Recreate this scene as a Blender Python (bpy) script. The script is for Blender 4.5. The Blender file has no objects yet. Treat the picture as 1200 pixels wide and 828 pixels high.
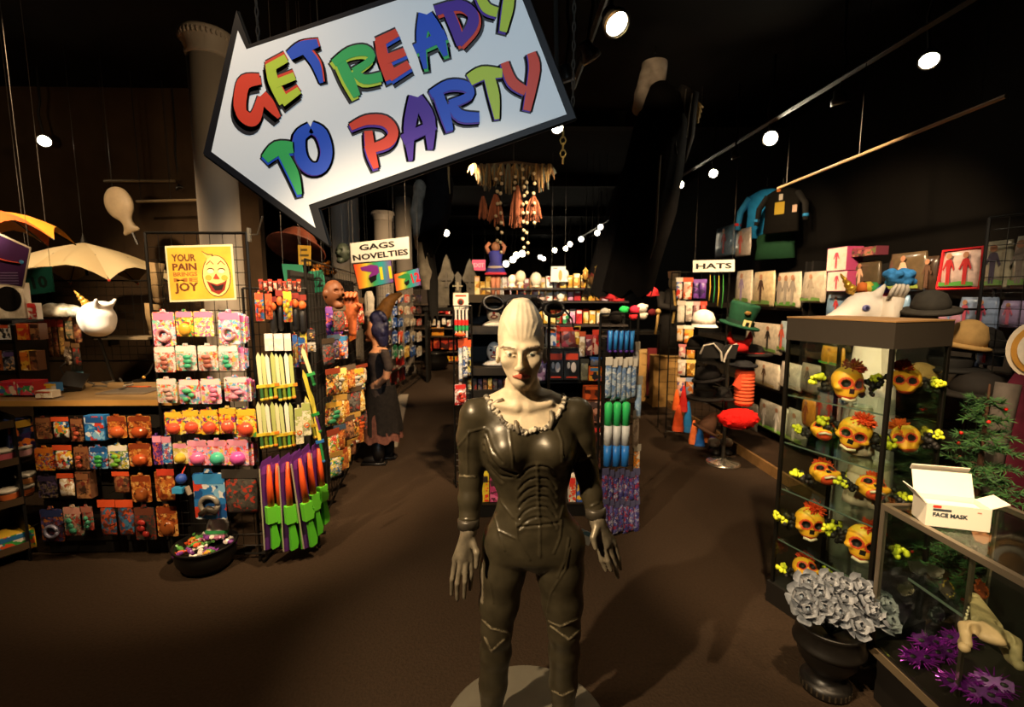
import bpy, bmesh, math, random
import numpy as np
from math import sin, cos, tan, radians as R, pi, atan2, sqrt, hypot
from mathutils import Vector, Matrix, Euler

rnd = random.Random(7)
SC = bpy.context.scene
COL = SC.collection

# ------------------------------------------------------------------ camera, world, exposure, lamps
F, PIT, YAW, EYE = 560.0, R(6.8), R(-1.5), 1.70
cam = bpy.data.cameras.new('camera')
cam.sensor_width = 36; cam.lens = F / 1200 * 36; cam.clip_start = .05; cam.clip_end = 100
cam.dof.use_dof = True; cam.dof.focus_distance = 1.6; cam.dof.aperture_fstop = 4.0
camo = bpy.data.objects.new('camera', cam); COL.objects.link(camo)
camo.location = (0, 0, EYE); camo.rotation_euler = (pi / 2 - PIT, 0, YAW)
SC.camera = camo
W = bpy.data.worlds.new('world'); SC.world = W; W.use_nodes = True
W.node_tree.nodes['Background'].inputs[0].default_value = (.9, .62, .38, 1)
W.node_tree.nodes['Background'].inputs[1].default_value = .004
SC.view_settings.view_transform = 'Standard'; SC.view_settings.look = 'None'
SC.view_settings.exposure = 0.0; SC.view_settings.gamma = 1
SC.cycles.max_bounces = 6; SC.cycles.diffuse_bounces = 2; SC.cycles.glossy_bounces = 3
SC.cycles.transparent_max_bounces = 12; SC.cycles.transmission_bounces = 4
SC.cycles.caustics_reflective = False; SC.cycles.caustics_refractive = False

WARM = (1, .70, .40); COOL = (1, .93, .84); MIDW = (1, .80, .56)
def spot(loc, tgt, power, ang=60, blend=.6, col=WARM, rad=.05, name='spot'):
    l = bpy.data.lights.new(name, 'SPOT'); l.energy = power; l.spot_size = R(ang); l.spot_blend = blend
    l.color = col; l.shadow_soft_size = rad
    o = bpy.data.objects.new(name, l); COL.objects.link(o); o.location = loc
    o.rotation_euler = (Vector(tgt) - Vector(loc)).to_track_quat('-Z', 'Y').to_euler()
    return o
# lamps of the ceiling tracks and unseen spots added to brighten dark places; those that stand behind or beside the camera are out of the frame
spot((-1.70, .05, 3.25), (.05, 1.70, 1.1), 720, 50, .6, (1, .75, .46), .04, 'key_lamp')
spot((.1, -1.6, 3.3), (-.4, 2.0, 2.45), 270, 36, .5, (.76, .90, 1), .06, 'sign_lamp')
spot((-1.4, 1.4, 3.7), (-1.5, 1.5, 0), 95, 125, .8, WARM, .10, 'floor_fill')  # unseen wide fill added to even out the dark carpet
spot((-2.0, .9, 3.3), (-1.78, 3.0, 1.35), 500, 44, .6, WARM, .05, 'left_grid_lamp')
spot((-.15, 2.15, 3.3), (-1.45, 3.2, 1.0), 430, 45, .6, WARM, .05, 'left_rack_lamp')
spot((-2.6, 1.1, 3.4), (-2.8, 3.0, 1.0), 52, 70, .7, WARM, .05, 'counter_lamp')
spot((-3.0, 2.5, 3.4), (-3.1, 4.6, 1.7), 330, 60, .6, WARM, .05, 'till_lamp')
spot((.1, 3.3, 3.4), (-1.5, 4.6, 1.1), 620, 66, .6, WARM, .05, 'aisle_lamp')
spot((-.4, 6.3, 3.5), (-1.5, 9.6, 1.2), 900, 74, .6, WARM, .05, 'far_aisle_lamp')
spot((-.9, 9.6, 3.4), (-1.3, 12.2, 1.1), 420, 60, .6, WARM, .05, 'far_end_fill')  # added unseen spot that brightens the far end shelves
spot((.4, 2.2, 3.5), (.5, 4.2, 1.2), 300, 50, .6, WARM, .05, 'centre_lamp')
spot((1.0, 5.0, 3.5), (.9, 8.3, 1.5), 950, 60, .6, MIDW, .05, 'far_centre_lamp')
spot((.1, 9.5, 3.6), (.6, 13, 1.3), 700, 80, .6, MIDW, .05, 'far_back_lamp')
spot((1.95, 3.5, 3.3), (2.5, 5.5, 1.2), 430, 62, .6, WARM, .05, 'hat_lamp')
spot((1.4, 3.0, 3.3), (3.1, 4.4, 1.55), 560, 66, .6, WARM, .05, 'wall_lamp')
spot((.75, .8, 3.3), (1.75, 2.3, 1.0), 600, 42, .6, WARM, .05, 'case_lamp')
spot((1.5, .2, 3.2), (1.65, 1.6, .8), 150, 50, .6, WARM, .05, 'counter_case_lamp')
spot((1.5, 1.3, 3.25), (2.45, 2.95, 1.6), 260, 36, .6, (1, .8, .56), .05, 'unicorn_mask_fill')  # unseen spot put in to brighten the plush unicorn behind the case
spot((.9, 2.8, 3.2), (1.5, 4.6, 3.75), 45, 22, .6, WARM, .05, 'ghoul_fill')  # narrow upward spot without a fixture, added for the ghoul's head
spot((-.6, 2.6, 3.2), (-2.0, 3.9, 3.2), 48, 60, .7, WARM, .05, 'column_fill')  # added unseen light that lifts the dark capital of the near column
spot((1.5, 5.2, 3.3), (2.45, 7.3, .6), 500, 40, .6, WARM, .05, 'crate_fill')  # spot without a fixture, added because the crates came out dark
spot((1.9, 4.0, 3.1), (3.2, 5.5, 2.4), 160, 40, .6, WARM, .05, 'shirt_fill')  # extra unseen spot for the shirts, above the wall lamp's reach
spot((-2.6, 2.2, 2.4), (-3.6, 3.9, 2.25), 45, 70, .7, WARM, .05, 'umbrella_lamp')
spot((.0, 4.5, 3.3), (.15, 6.6, 3.0), 60, 44, .6, WARM, .05, 'garland_fill')  # unseen spot added to bring up the dark middle of the garland

# ------------------------------------------------------------------ pixels of the photograph to points in the room
CY, SY, CP, SP = cos(YAW), sin(YAW), cos(PIT), sin(PIT)
def ray(px, py):
    u = (px - 600) / F; v = -(py - 414) / F
    y = CP + v * SP; z = -SP + v * CP
    return Vector((u * CY - y * SY, u * SY + y * CY, z))
def onY(px, py, Y): r = ray(px, py); t = Y / r.y; return Vector((r.x * t, Y, EYE + r.z * t))
def onX(px, py, X): r = ray(px, py); t = X / r.x; return Vector((X, r.y * t, EYE + r.z * t))
def onZ(px, py, Z): r = ray(px, py); t = (Z - EYE) / r.z; return Vector((r.x * t, r.y * t, Z))
class Pl:
    """a vertical plane in the room through two floor points; its face looks to the right-hand side of p0>p1 turned to the aisle"""
    def __init__(s, x0, y0, x1, y1):
        s.p = Vector((x0, y0, 0)); d = Vector((x1 - x0, y1 - y0, 0)); s.len = d.length; s.d = d.normalized()
        s.n = Vector((s.d.y, -s.d.x, 0)); s.ang = atan2(s.d.y, s.d.x)
    def at(s, px, py, off=0.0):
        r = ray(px, py); o = s.p + s.n * off; c = Vector((0, 0, EYE))
        t = (o - c).dot(s.n) / r.dot(s.n)
        return c + r * t
    def rect(s, x0, y0, x1, y1, off=0.0):
        xm, ym = (x0 + x1) / 2, (y0 + y1) / 2
        a = s.at(x0, ym, off); b = s.at(x1, ym, off); t = s.at(xm, y0, off); u = s.at(xm, y1, off)
        w = (b - a).length; h = t.z - u.z; c = s.at(xm, ym, off)
        return Vector((c.x, c.y, u.z)), w, h

# ------------------------------------------------------------------ materials
def lin(c):
    if isinstance(c, str):
        c = c.lstrip('#'); c = tuple(int(c[i:i + 2], 16) / 255 for i in (0, 2, 4))
    return tuple(x / 12.92 if x <= .04045 else ((x + .055) / 1.055) ** 2.4 for x in c) + (1,)
MATS = {}
def mat(col, rough=.6, metal=0.0, spec=.4, noise=0.0, nscale=30, bump=0.0, key=None, coat=0.0):
    k = key or ('m', col, rough, metal, spec, noise, nscale, bump, coat)
    if k in MATS: return MATS[k]
    m = bpy.data.materials.new('surface_' + str(len(MATS))); m.use_nodes = True
    nt = m.node_tree; b = nt.nodes['Principled BSDF']
    c = lin(col)
    b.inputs['Base Color'].default_value = c; b.inputs['Roughness'].default_value = rough
    b.inputs['Metallic'].default_value = metal; b.inputs['Specular IOR Level'].default_value = spec
    b.inputs['Coat Weight'].default_value = coat
    if noise or bump:
        tc = nt.nodes.new('ShaderNodeTexCoord'); n = nt.nodes.new('ShaderNodeTexNoise')
        n.inputs['Scale'].default_value = nscale; n.inputs['Detail'].default_value = 5
        nt.links.new(tc.outputs['Object'], n.inputs['Vector'])
        if noise:
            r = nt.nodes.new('ShaderNodeValToRGB')
            r.color_ramp.elements[0].position = .3; r.color_ramp.elements[1].position = .7
            r.color_ramp.elements[0].color = tuple(x * (1 - noise) for x in c[:3]) + (1,)
            r.color_ramp.elements[1].color = tuple(min(1, x * (1 + noise)) for x in c[:3]) + (1,)
            nt.links.new(n.outputs['Fac'], r.inputs[0]); nt.links.new(r.outputs[0], b.inputs['Base Color'])
        if bump:
            bp = nt.nodes.new('ShaderNodeBump'); bp.inputs['Strength'].default_value = bump; bp.inputs['Distance'].default_value = .01
            nt.links.new(n.outputs['Fac'], bp.inputs['Height']); nt.links.new(bp.outputs[0], b.inputs['Normal'])
    MATS[k] = m; return m
def emit(col, s):
    k = ('e', col, s)
    if k in MATS: return MATS[k]
    m = bpy.data.materials.new('glow_' + str(len(MATS))); m.use_nodes = True
    b = m.node_tree.nodes['Principled BSDF']; b.inputs['Base Color'].default_value = lin(col)
    b.inputs['Emission Color'].default_value = lin(col); b.inputs['Emission Strength'].default_value = s
    MATS[k] = m; return m
def printed(pal, scale=28, rough=.35, stretch=(1, 1, 1)):
    """printed packaging: patches of a few inks, another cut of the sheet on every object"""
    k = ('p', tuple(pal), scale, rough, stretch)
    if k in MATS: return MATS[k]
    m = bpy.data.materials.new('print_' + str(len(MATS))); m.use_nodes = True
    nt = m.node_tree; b = nt.nodes['Principled BSDF']; b.inputs['Roughness'].default_value = rough
    tc = nt.nodes.new('ShaderNodeTexCoord'); oi = nt.nodes.new('ShaderNodeObjectInfo')
    mp = nt.nodes.new('ShaderNodeMapping'); mp.inputs['Scale'].default_value = stretch
    ad = nt.nodes.new('ShaderNodeVectorMath'); ad.operation = 'ADD'
    ml = nt.nodes.new('ShaderNodeMath'); ml.operation = 'MULTIPLY'; ml.inputs[1].default_value = 37
    nt.links.new(oi.outputs['Random'], ml.inputs[0]); nt.links.new(tc.outputs['Object'], mp.inputs[0])
    nt.links.new(mp.outputs[0], ad.inputs[0]); nt.links.new(ml.outputs[0], ad.inputs[1])
    nz = nt.nodes.new('ShaderNodeTexNoise'); nz.inputs['Scale'].default_value = scale * .8; nz.inputs['Detail'].default_value = 2
    mx = nt.nodes.new('ShaderNodeMix'); mx.data_type = 'VECTOR'; mx.inputs[0].default_value = .06
    nt.links.new(ad.outputs[0], nz.inputs['Vector']); nt.links.new(ad.outputs[0], mx.inputs[4]); nt.links.new(nz.outputs['Color'], mx.inputs[5])
    v = nt.nodes.new('ShaderNodeTexVoronoi'); v.inputs['Scale'].default_value = scale
    nt.links.new(mx.outputs[1], v.inputs['Vector'])
    sp = nt.nodes.new('ShaderNodeSeparateColor'); nt.links.new(v.outputs['Color'], sp.inputs[0])
    r = nt.nodes.new('ShaderNodeValToRGB'); r.color_ramp.interpolation = 'CONSTANT'
    e = r.color_ramp.elements
    while len(e) < len(pal): e.new(.5)
    for i, c in enumerate(pal): e[i].position = i / len(pal); e[i].color = lin(c)
    nt.links.new(sp.outputs[0], r.inputs[0]); nt.links.new(r.outputs[0], b.inputs['Base Color'])
    MATS[k] = m; return m
def clear(tint='#ffffff', gloss=.10, key='clear', rough=.03):
    k = (key, tint, gloss, rough)
    if k in MATS: return MATS[k]
    m = bpy.data.materials.new('clear_' + str(len(MATS))); m.use_nodes = True
    nt = m.node_tree; nt.nodes.clear()
    o = nt.nodes.new('ShaderNodeOutputMaterial'); t = nt.nodes.new('ShaderNodeBsdfTransparent'); t.inputs[0].default_value = lin(tint)
    g = nt.nodes.new('ShaderNodeBsdfGlossy'); g.inputs['Roughness'].default_value = rough
    lw = nt.nodes.new('ShaderNodeLayerWeight'); lw.inputs[0].default_value = .18
    mp = nt.nodes.new('ShaderNodeMath'); mp.operation = 'MULTIPLY_ADD'; mp.inputs[1].default_value = .28; mp.inputs[2].default_value = gloss
    nt.links.new(lw.outputs['Fresnel'], mp.inputs[0])
    x = nt.nodes.new('ShaderNodeMixShader'); nt.links.new(mp.outputs[0], x.inputs[0])
    nt.links.new(t.outputs[0], x.inputs[1]); nt.links.new(g.outputs[0], x.inputs[2]); nt.links.new(x.outputs[0], o.inputs[0])
    MATS[k] = m; return m
GLASS = clear('#f2f7f4', .025)
FILM = clear('#fbfbfb', .07, 'film', .12)
BLACK = mat('#0c0b0a', .5); BLACKM = mat('#15130f', .4, .3); STEEL = mat('#8a8780', .3, .9); WHITE = mat('#e8e4da', .5)

# ------------------------------------------------------------------ mesh building
class MB:
    def __init__(s): s.v = []; s.f = []; s.m = []; s.cur = 0
    def add(s, vs, fs, M=None):
        o = len(s.v)
        s.v += [tuple(M @ Vector(v)) for v in vs] if M is not None else [tuple(v) for v in vs]
        s.f += [tuple(i + o for i in f) for f in fs]; s.m += [s.cur] * len(fs); return s
    def mi(s, i): s.cur = i; return s
    def box(s, c, d, rot=None, M=None):
        x, y, z = d[0] / 2, d[1] / 2, d[2] / 2
        vs = [(a, b, e) for a in (-x, x) for b in (-y, y) for e in (-z, z)]
        T = Matrix.Translation(c)
        if rot: T = T @ Euler(rot).to_matrix().to_4x4()
        if M is not None: T = M @ T
        return s.add(vs, [(0, 1, 3, 2), (4, 6, 7, 5), (0, 4, 5, 1), (2, 3, 7, 6), (0, 2, 6, 4), (1, 5, 7, 3)], T)
    def loop(s, rings, cap0=True, cap1=True, closed=True):
        o = len(s.v); n = len(rings[0])
        for r in rings: s.v += [tuple(p) for p in r]
        k = len(s.f)
        for i in range(len(rings) - 1):
            for j in range(n if closed else n - 1):
                a = o + i * n + j; b = o + i * n + (j + 1) % n
                s.f.append((a, b, b + n, a + n))
        if closed and cap0: s.f.append(tuple(o + j for j in reversed(range(n))))
        if closed and cap1: s.f.append(tuple(o + (len(rings) - 1) * n + j for j in range(n)))
        s.m += [s.cur] * (len(s.f) - k); return s
    def tube(s, pts, r, n=6, flat=1.0):
        pts = [Vector(p) for p in pts]; rs = r if isinstance(r, (list, tuple)) else [r] * len(pts)
        rings = []; up = None
        for i, p in enumerate(pts):
            t = (pts[min(i + 1, len(pts) - 1)] - pts[max(i - 1, 0)]).normalized()
            if up is None: up = Vector((0, 0, 1)) if abs(t.z) < .9 else Vector((1, 0, 0))
            a = t.cross(up)
            if a.length < 1e-6: a = t.orthogonal()
            a.normalize(); b = a.cross(t).normalized(); up = b
            rings.append([p + a * cos(2 * pi * k / n) * rs[i] + b * sin(2 * pi * k / n) * rs[i] * flat for k in range(n)])
        return s.loop(rings)
    def lathe(s, prof, n=16, c=(0, 0, 0), M=None, sx=1, sy=1, ph=0, cap=True):
        rings = []
        for r, z in prof:
            ring = [Vector((c[0] + cos(ph + 2 * pi * k / n) * r * sx, c[1] + sin(ph + 2 * pi * k / n) * r * sy, c[2] + z)) for k in range(n)]
            if M is not None: ring = [M @ p for p in ring]
            rings.append(ring)
        return s.loop(rings, cap, cap)
    def prism(s, out, y0, y1):
        """outline in x,z pushed along y"""
        if sum(out[i][0] * out[(i + 1) % len(out)][1] - out[(i + 1) % len(out)][0] * out[i][1] for i in range(len(out))) < 0: out = out[::-1]
        n = len(out); o = len(s.v)
        s.v += [(x, y0, z) for x, z in out] + [(x, y1, z) for x, z in out]
        k = len(s.f)
        s.f.append(tuple(o + i for i in range(n))); s.f.append(tuple(o + n + i for i in reversed(range(n))))
        for i in range(n): j = (i + 1) % n; s.f.append((o + j, o + i, o + n + i, o + n + j))
        s.m += [s.cur] * (len(s.f) - k); return s
    def ball(s, c, r, n=10, m=7, M=None):
        rr = r if isinstance(r, (list, tuple)) else (r, r, r)
        rings = []
        for i in range(m + 1):
            a = pi * (i + .0) / m; a = min(max(a, .05), pi - .05)
            ring = [Vector((c[0] + sin(a) * cos(2 * pi * k / n) * rr[0], c[1] + sin(a) * sin(2 * pi * k / n) * rr[1], c[2] - cos(a) * rr[2])) for k in range(n)]
            if M is not None: ring = [M @ p for p in ring]
            rings.append(ring)
        return s.loop(rings)
    def stroke(s, pts, y0, y1):
        """flat brush stroke: list of (x, z, width)"""
        L = []; Rr = []
        if len(pts) > 2:  # round the bends
            q = []
            for i in range(len(pts) - 1):
                p0, p1, p2, p3 = pts[max(i - 1, 0)], pts[i], pts[i + 1], pts[min(i + 2, len(pts) - 1)]
                for k in range(4):
                    u = k / 4
                    q.append(tuple(.5 * (2 * b + (c - a) * u + (2 * a - 5 * b + 4 * c - d) * u * u + (3 * b - a - 3 * c + d) * u ** 3) for a, b, c, d in zip(p0, p1, p2, p3)))
            pts = q + [pts[-1]]
        for i, (x, z, w) in enumerate(pts):
            a = pts[max(i - 1, 0)]; b = pts[min(i + 1, len(pts) - 1)]
            t = Vector((b[0] - a[0], b[1] - a[1])); t.normalize() if t.length else None
            nrm = Vector((-t.y, t.x)) * w / 2
            L.append((x + nrm.x, z + nrm.y)); Rr.append((x - nrm.x, z - nrm.y))
        for i in range(len(pts) - 1):
            s.prism([L[i], L[i + 1], Rr[i + 1], Rr[i]], y0, y1)
        return s
    def build(s, name, mats, parent=None, smooth=False, loc=None, rot=None):
        me = bpy.data.meshes.new(name); me.from_pydata(s.v, [], s.f)
        if not isinstance(mats, (list, tuple)): mats = [mats]
        for m in mats: me.materials.append(m)
        if len(mats) > 1: me.polygons.foreach_set('material_index', s.m)
        if smooth: me.polygons.foreach_set('use_smooth', [True] * len(me.polygons))
        me.update()
        o = bpy.data.objects.new(name, me); COL.objects.link(o)
        if parent is not None: o.parent = parent
        if loc is not None: o.location = loc
        if rot is not None: o.rotation_euler = rot
        return o
def rrect(w, h, r=.006, z0=0, n=3):
    out = []
    for cx, cz, a0 in ((w / 2 - r, z0 + h - r, 0), (-w / 2 + r, z0 + h - r, pi / 2), (-w / 2 + r, z0 + r, pi), (w / 2 - r, z0 + r, 1.5 * pi)):
        for k in range(n): a = a0 + pi / 2 * k / (n - 1); out.append((cx + r * cos(a), cz + r * sin(a)))
    return out
def arc(cx, cz, rx, rz, a0, a1, n=10): return [(cx + rx * cos(R(a0 + (a1 - a0) * i / n)), cz + rz * sin(R(a0 + (a1 - a0) * i / n))) for i in range(n + 1)]
def thing(name, label, cat, loc=(0, 0, 0), rz=0.0, group=None, rot=None):
    o = bpy.data.objects.new(name, None); COL.objects.link(o); o.empty_display_size = .05
    o.location = loc; o.rotation_euler = rot if rot else (0, 0, rz)
    return tag(o, label, cat, group)
def tag(o, label, cat, group=None, kind=None):
    if label: o['label'] = label
    if cat: o['category'] = cat
    if group: o['group'] = group
    if kind: o['kind'] = kind
    return o
def struct(o): o['kind'] = 'structure'; return o
def children(o): return [c for c in o.children]
def copy_tree(o, kids, parent=None):
    c = o.copy(); COL.objects.link(c)
    if parent is not None: c.parent = parent
    return c
ORD = 'first second third fourth fifth sixth seventh eighth ninth tenth eleventh twelfth thirteenth fourteenth fifteenth sixteenth seventeenth eighteenth nineteenth twentieth'.split()
def ordn(i): return ORD[i] if i < 20 else '%dth' % (i + 1)
def text_mb(txt, size, width=None, depth=.001, font_x=1.0, spacing=1.0):
    """block lettering as a mesh in x,z facing -y, centred"""
    c = bpy.data.curves.new('t', 'FONT'); c.body = txt; c.size = size; c.align_x = 'CENTER'; c.align_y = 'CENTER'
    c.extrude = depth; c.resolution_u = 2; c.space_character = spacing; c.offset = size * .032; c.space_line = .85
    o = bpy.data.objects.new('t', c); COL.objects.link(o)
    dg = bpy.context.evaluated_depsgraph_get(); me = bpy.data.meshes.new_from_object(o.evaluated_get(dg))
    vs = [v.co.copy() for v in me.vertices]; fs = [tuple(p.vertices) for p in me.polygons]
    bpy.data.objects.remove(o); bpy.data.curves.remove(c); bpy.data.meshes.remove(me)
    if not vs: return MB()
    x0, x1 = min(v.x for v in vs), max(v.x for v in vs); y0, y1 = min(v.y for v in vs), max(v.y for v in vs)
    k = (width / (x1 - x0)) if width else font_x
    mb = MB(); mb.add([((v.x - (x0 + x1) / 2) * k, -v.z, v.y - (y0 + y1) / 2) for v in vs], fs); return mb

# ------------------------------------------------------------------ organic bodies: distance fields meshed into one skin
class Field:
    def __init__(s, lo, hi, h):
        s.lo = np.array(lo, np.float32); s.h = h
        s.n = (np.ceil((np.array(hi) - s.lo) / h)).astype(int) + 1
        s.d = np.full(tuple(s.n), .1, np.float32)
    def _sub(s, lo, hi):
        a = np.clip(np.floor((np.array(lo) - s.lo) / s.h).astype(int), 0, s.n - 1)
        b = np.clip(np.ceil((np.array(hi) - s.lo) / s.h).astype(int) + 1, 1, s.n)
        sl = tuple(slice(i, j) for i, j in zip(a, b))
        g = [(s.lo[k] + s.h * np.arange(a[k], b[k], dtype=np.float32)).reshape([-1 if q == k else 1 for q in range(3)]) for k in range(3)]
        return sl, g
    def _put(s, sl, e, k, cut):
        d = s.d[sl]
        if cut: e = -e; d2 = -d
        else: d2 = d
        if k > 0:
            h = np.maximum(k - np.abs(d2 - e), 0) / k; r = np.minimum(d2, e) - h * h * k * .25
        else: r = np.minimum(d2, e)
        if cut:  # smooth subtraction: max(d, -e)
            h = np.maximum(k - np.abs(d - e), 0) / k if k > 0 else 0
            r = np.maximum(d, e) + h * h * k * .25
        s.d[sl] = r
    def cone(s, a, b, r1, r2, k=.01, cut=False, flat=None):
        a = np.array(a, np.float32); b = np.array(b, np.float32); m = max(r1, r2) + k + 4 * s.h
        sl, g = s._sub(np.minimum(a, b) - m, np.maximum(a, b) + m)
        ab = b - a; L2 = float(ab @ ab) + 1e-9
        p = [g[i] - a[i] for i in range(3)]
        t = np.clip((p[0] * ab[0] + p[1] * ab[1] + p[2] * ab[2]) / L2, 0, 1)
        q = [p[i] - t * ab[i] for i in range(3)]
        if flat is not None:
            q = [q[i] / flat[i] for i in range(3)]
        e = np.sqrt(q[0] ** 2 + q[1] ** 2 + q[2] ** 2) - (r1 + (r2 - r1) * t)
        s._put(sl, e, k, cut)
    def chain(s, pts, rs, k=.01, flat=None):
        for i in range(len(pts) - 1): s.cone(pts[i], pts[i + 1], rs[i], rs[i + 1], k, flat=flat)
    def ell(s, c, r, k=.01, cut=False, rot=None):
        c = np.array(c, np.float32); m = max(r) + k + 4 * s.h
        sl, g = s._sub(c - m, c + m)
        p = [g[i] - c[i] for i in range(3)]
        if rot is not None:
            M = np.array(Euler(rot).to_matrix().transposed(), np.float32)
            p = [M[i][0] * p[0] + M[i][1] * p[1] + M[i][2] * p[2] for i in range(3)]
        k0 = np.sqrt((p[0] / r[0]) ** 2 + (p[1] / r[1]) ** 2 + (p[2] / r[2]) ** 2)
        k1 = np.sqrt((p[0] / r[0] ** 2) ** 2 + (p[1] / r[1] ** 2) ** 2 + (p[2] / r[2] ** 2) ** 2) + 1e-6
        s._put(sl, k0 * (k0 - 1) / k1, k, cut)
    def loft(s, st, k=.01, p=2.0, rip=None):
        """stations (z, cx, cy, rx, ry): an upright trunk of oval sections"""
        st = sorted(st); A = np.array(st, np.float32)
        mr = A[:, 3:].max() + k + .03
        sl, g = s._sub((A[:, 1].min() - mr, A[:, 2].min() - mr, A[0, 0] - .02), (A[:, 1].max() + mr, A[:, 2].max() + mr, A[-1, 0] + .02))
        z = g[2].ravel()
        def it(c):
            t = np.interp(z, A[:, 0], A[:, c]); w = max(1, int(.012 / s.h))
            return np.convolve(np.pad(t, w, mode='edge'), np.ones(2 * w + 1) / (2 * w + 1), 'valid').reshape(1, 1, -1).astype(np.float32)
        cx, cy, rx, ry = it(1), it(2), it(3), it(4)
        if rip is not None:
            an = np.arctan2((g[1] - cy) / ry, (g[0] - cx) / rx); am = np.interp(z, [A[0, 0], A[-1, 0]], [rip[1], rip[2]]).reshape(1, 1, -1)
            sc = 1 + am * np.sin(rip[0] * an); rx = rx * sc; ry = ry * sc
        q = (np.abs((g[0] - cx) / rx) ** p + np.abs((g[1] - cy) / ry) ** p) ** (1 / p)
        e = (q - 1) * np.minimum(rx, ry)
        e = np.maximum(e, np.maximum(A[0, 0] - g[2], g[2] - A[-1, 0]))
        s._put(sl, e.astype(np.float32), k, False)
    def mesh(s):
        d = s.d; ins = d < 0
        c = np.zeros(tuple(s.n - 1), np.int8)
        for i in (0, 1):
            for j in (0, 1):
                for k in (0, 1): c += ins[i:i + s.n[0] - 1, j:j + s.n[1] - 1, k:k + s.n[2] - 1]
        act = np.argwhere((c > 0) & (c < 8)); idx = np.full(tuple(s.n - 1), -1, np.int32)
        idx[act[:, 0], act[:, 1], act[:, 2]] = np.arange(len(act))
        acc = np.zeros((len(act), 3), np.float32); cnt = np.zeros(len(act), np.float32)
        for ax in range(3):
            o1, o2 = [q for q in range(3) if q != ax]
            for i in (0, 1):
                for j in (0, 1):
                    a = act.copy(); a[:, o1] += i; a[:, o2] += j; b = a.copy(); b[:, ax] += 1
                    da = d[a[:, 0], a[:, 1], a[:, 2]]; db = d[b[:, 0], b[:, 1], b[:, 2]]
                    m = (da < 0) != (db < 0); t = np.where(m, da / np.where(m, da - db, 1), 0)
                    p = a.astype(np.float32); p[:, ax] += t
                    acc[m] += p[m]; cnt[m] += 1
        V = acc / cnt[:, None] * s.h + s.lo
        Q = []
        for ax in range(3):
            o1, o2 = (ax + 1) % 3, (ax + 2) % 3
            sl0 = [slice(1, -1)] * 3; sl1 = [slice(1, -1)] * 3; sl0[ax] = slice(0, -1); sl1[ax] = slice(1, None)
            A, B = ins[tuple(sl0)], ins[tuple(sl1)]
            for flip in (0, 1):
                e = np.argwhere((A & ~B) if not flip else (~A & B))
                for q in range(3):
                    if q != ax: e[:, q] += 1
                def cell(i, j):
                    f = e.copy(); f[:, o1] -= i; f[:, o2] -= j; return idx[f[:, 0], f[:, 1], f[:, 2]]
                q4 = np.stack([cell(1, 1), cell(0, 1), cell(0, 0), cell(1, 0)], 1)
                Q.append(q4[:, ::-1] if flip else q4)
        Q = np.concatenate(Q); return V, Q
def np_mesh(name, V, Q, mats, parent=None, mi=None, smooth=True):
    me = bpy.data.meshes.new(name); me.vertices.add(len(V)); me.vertices.foreach_set('co', np.ascontiguousarray(V, np.float32).ravel())
    me.loops.add(len(Q) * 4); me.loops.foreach_set('vertex_index', np.ascontiguousarray(Q, np.int32).ravel())
    me.polygons.add(len(Q)); me.polygons.foreach_set('loop_start', np.arange(0, len(Q) * 4, 4, dtype=np.int32))
    if not isinstance(mats, (list, tuple)): mats = [mats]
    for m in mats: me.materials.append(m)
    if mi is not None: me.polygons.foreach_set('material_index', np.ascontiguousarray(mi, np.int32))
    me.polygons.foreach_set('use_smooth', np.ones(len(Q), bool))
    me.update(calc_edges=True); me.validate()
    o = bpy.data.objects.new(name, me); COL.objects.link(o)
    if parent is not None: o.parent = parent
    return o
def relax(V, Q, n=1, f=.5):
    for _ in range(n):
        acc = np.zeros_like(V); cnt = np.zeros(len(V), np.float32)
        for i in range(4):
            a = Q[:, i]; b = Q[:, (i + 1) % 4]
            np.add.at(acc, a, V[b]); np.add.at(acc, b, V[a]); np.add.at(cnt, a, 1); np.add.at(cnt, b, 1)
        V = V * (1 - f) + acc / np.maximum(cnt, 1)[:, None] * f
    return V
def normals(V, Q):
    n = np.cross(V[Q[:, 2]] - V[Q[:, 0]], V[Q[:, 3]] - V[Q[:, 1]]); N = np.zeros_like(V)
    for i in range(4): np.add.at(N, Q[:, i], n)
    return N / (np.linalg.norm(N, axis=1)[:, None] + 1e-9)
def seg_dist(x, z, pts):
    d = np.full(x.shape, 9., np.float32)
    for (x0, z0), (x1, z1) in zip(pts[:-1], pts[1:]):
        ux, uz = x1 - x0, z1 - z0; t = np.clip(((x - x0) * ux + (z - z0) * uz) / (ux * ux + uz * uz + 1e-9), 0, 1)
        d = np.minimum(d, np.hypot(x - x0 - t * ux, z - z0 - t * uz))
    return d
# ------------------------------------------------------------------ the setting
CEIL = 3.95
CARPET = mat('#362a1f', .95, 0, .1, .16, 70, .6)
struct(MB().box((-1.6, 10.5, -.05), (12.8, 24, .1)).build('floor', CARPET))
struct(MB().box((-1.6, 10.5, CEIL + .05), (12.8, 24, .1)).build('ceiling', mat('#100e0c', .9, 0, .1, .3, 3)))
struct(MB().box((3.60, 10.5, 1.95), (.1, 24, 4.0)).build('wall_right', mat('#0b0907', .9, 0, .1, .2, 4)))
struct(MB().box((-7.2, 10.5, 1.95), (.1, 24, 4.0)).build('wall_left', mat('#241d15', .9, 0, .1, .2, 4)))
struct(MB().box((-1.6, 22.0, 1.95), (12.8, .1, 4.0)).build('wall_back', mat('#1a1611', .9, 0, .1, .2, 4)))
struct(MB().box((-4.9, 5.65, 1.95), (4.4, .1, 4.0)).build('wall_left_partition', mat('#4a3a2a', .9, 0, .1, .15, 4)))
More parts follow.
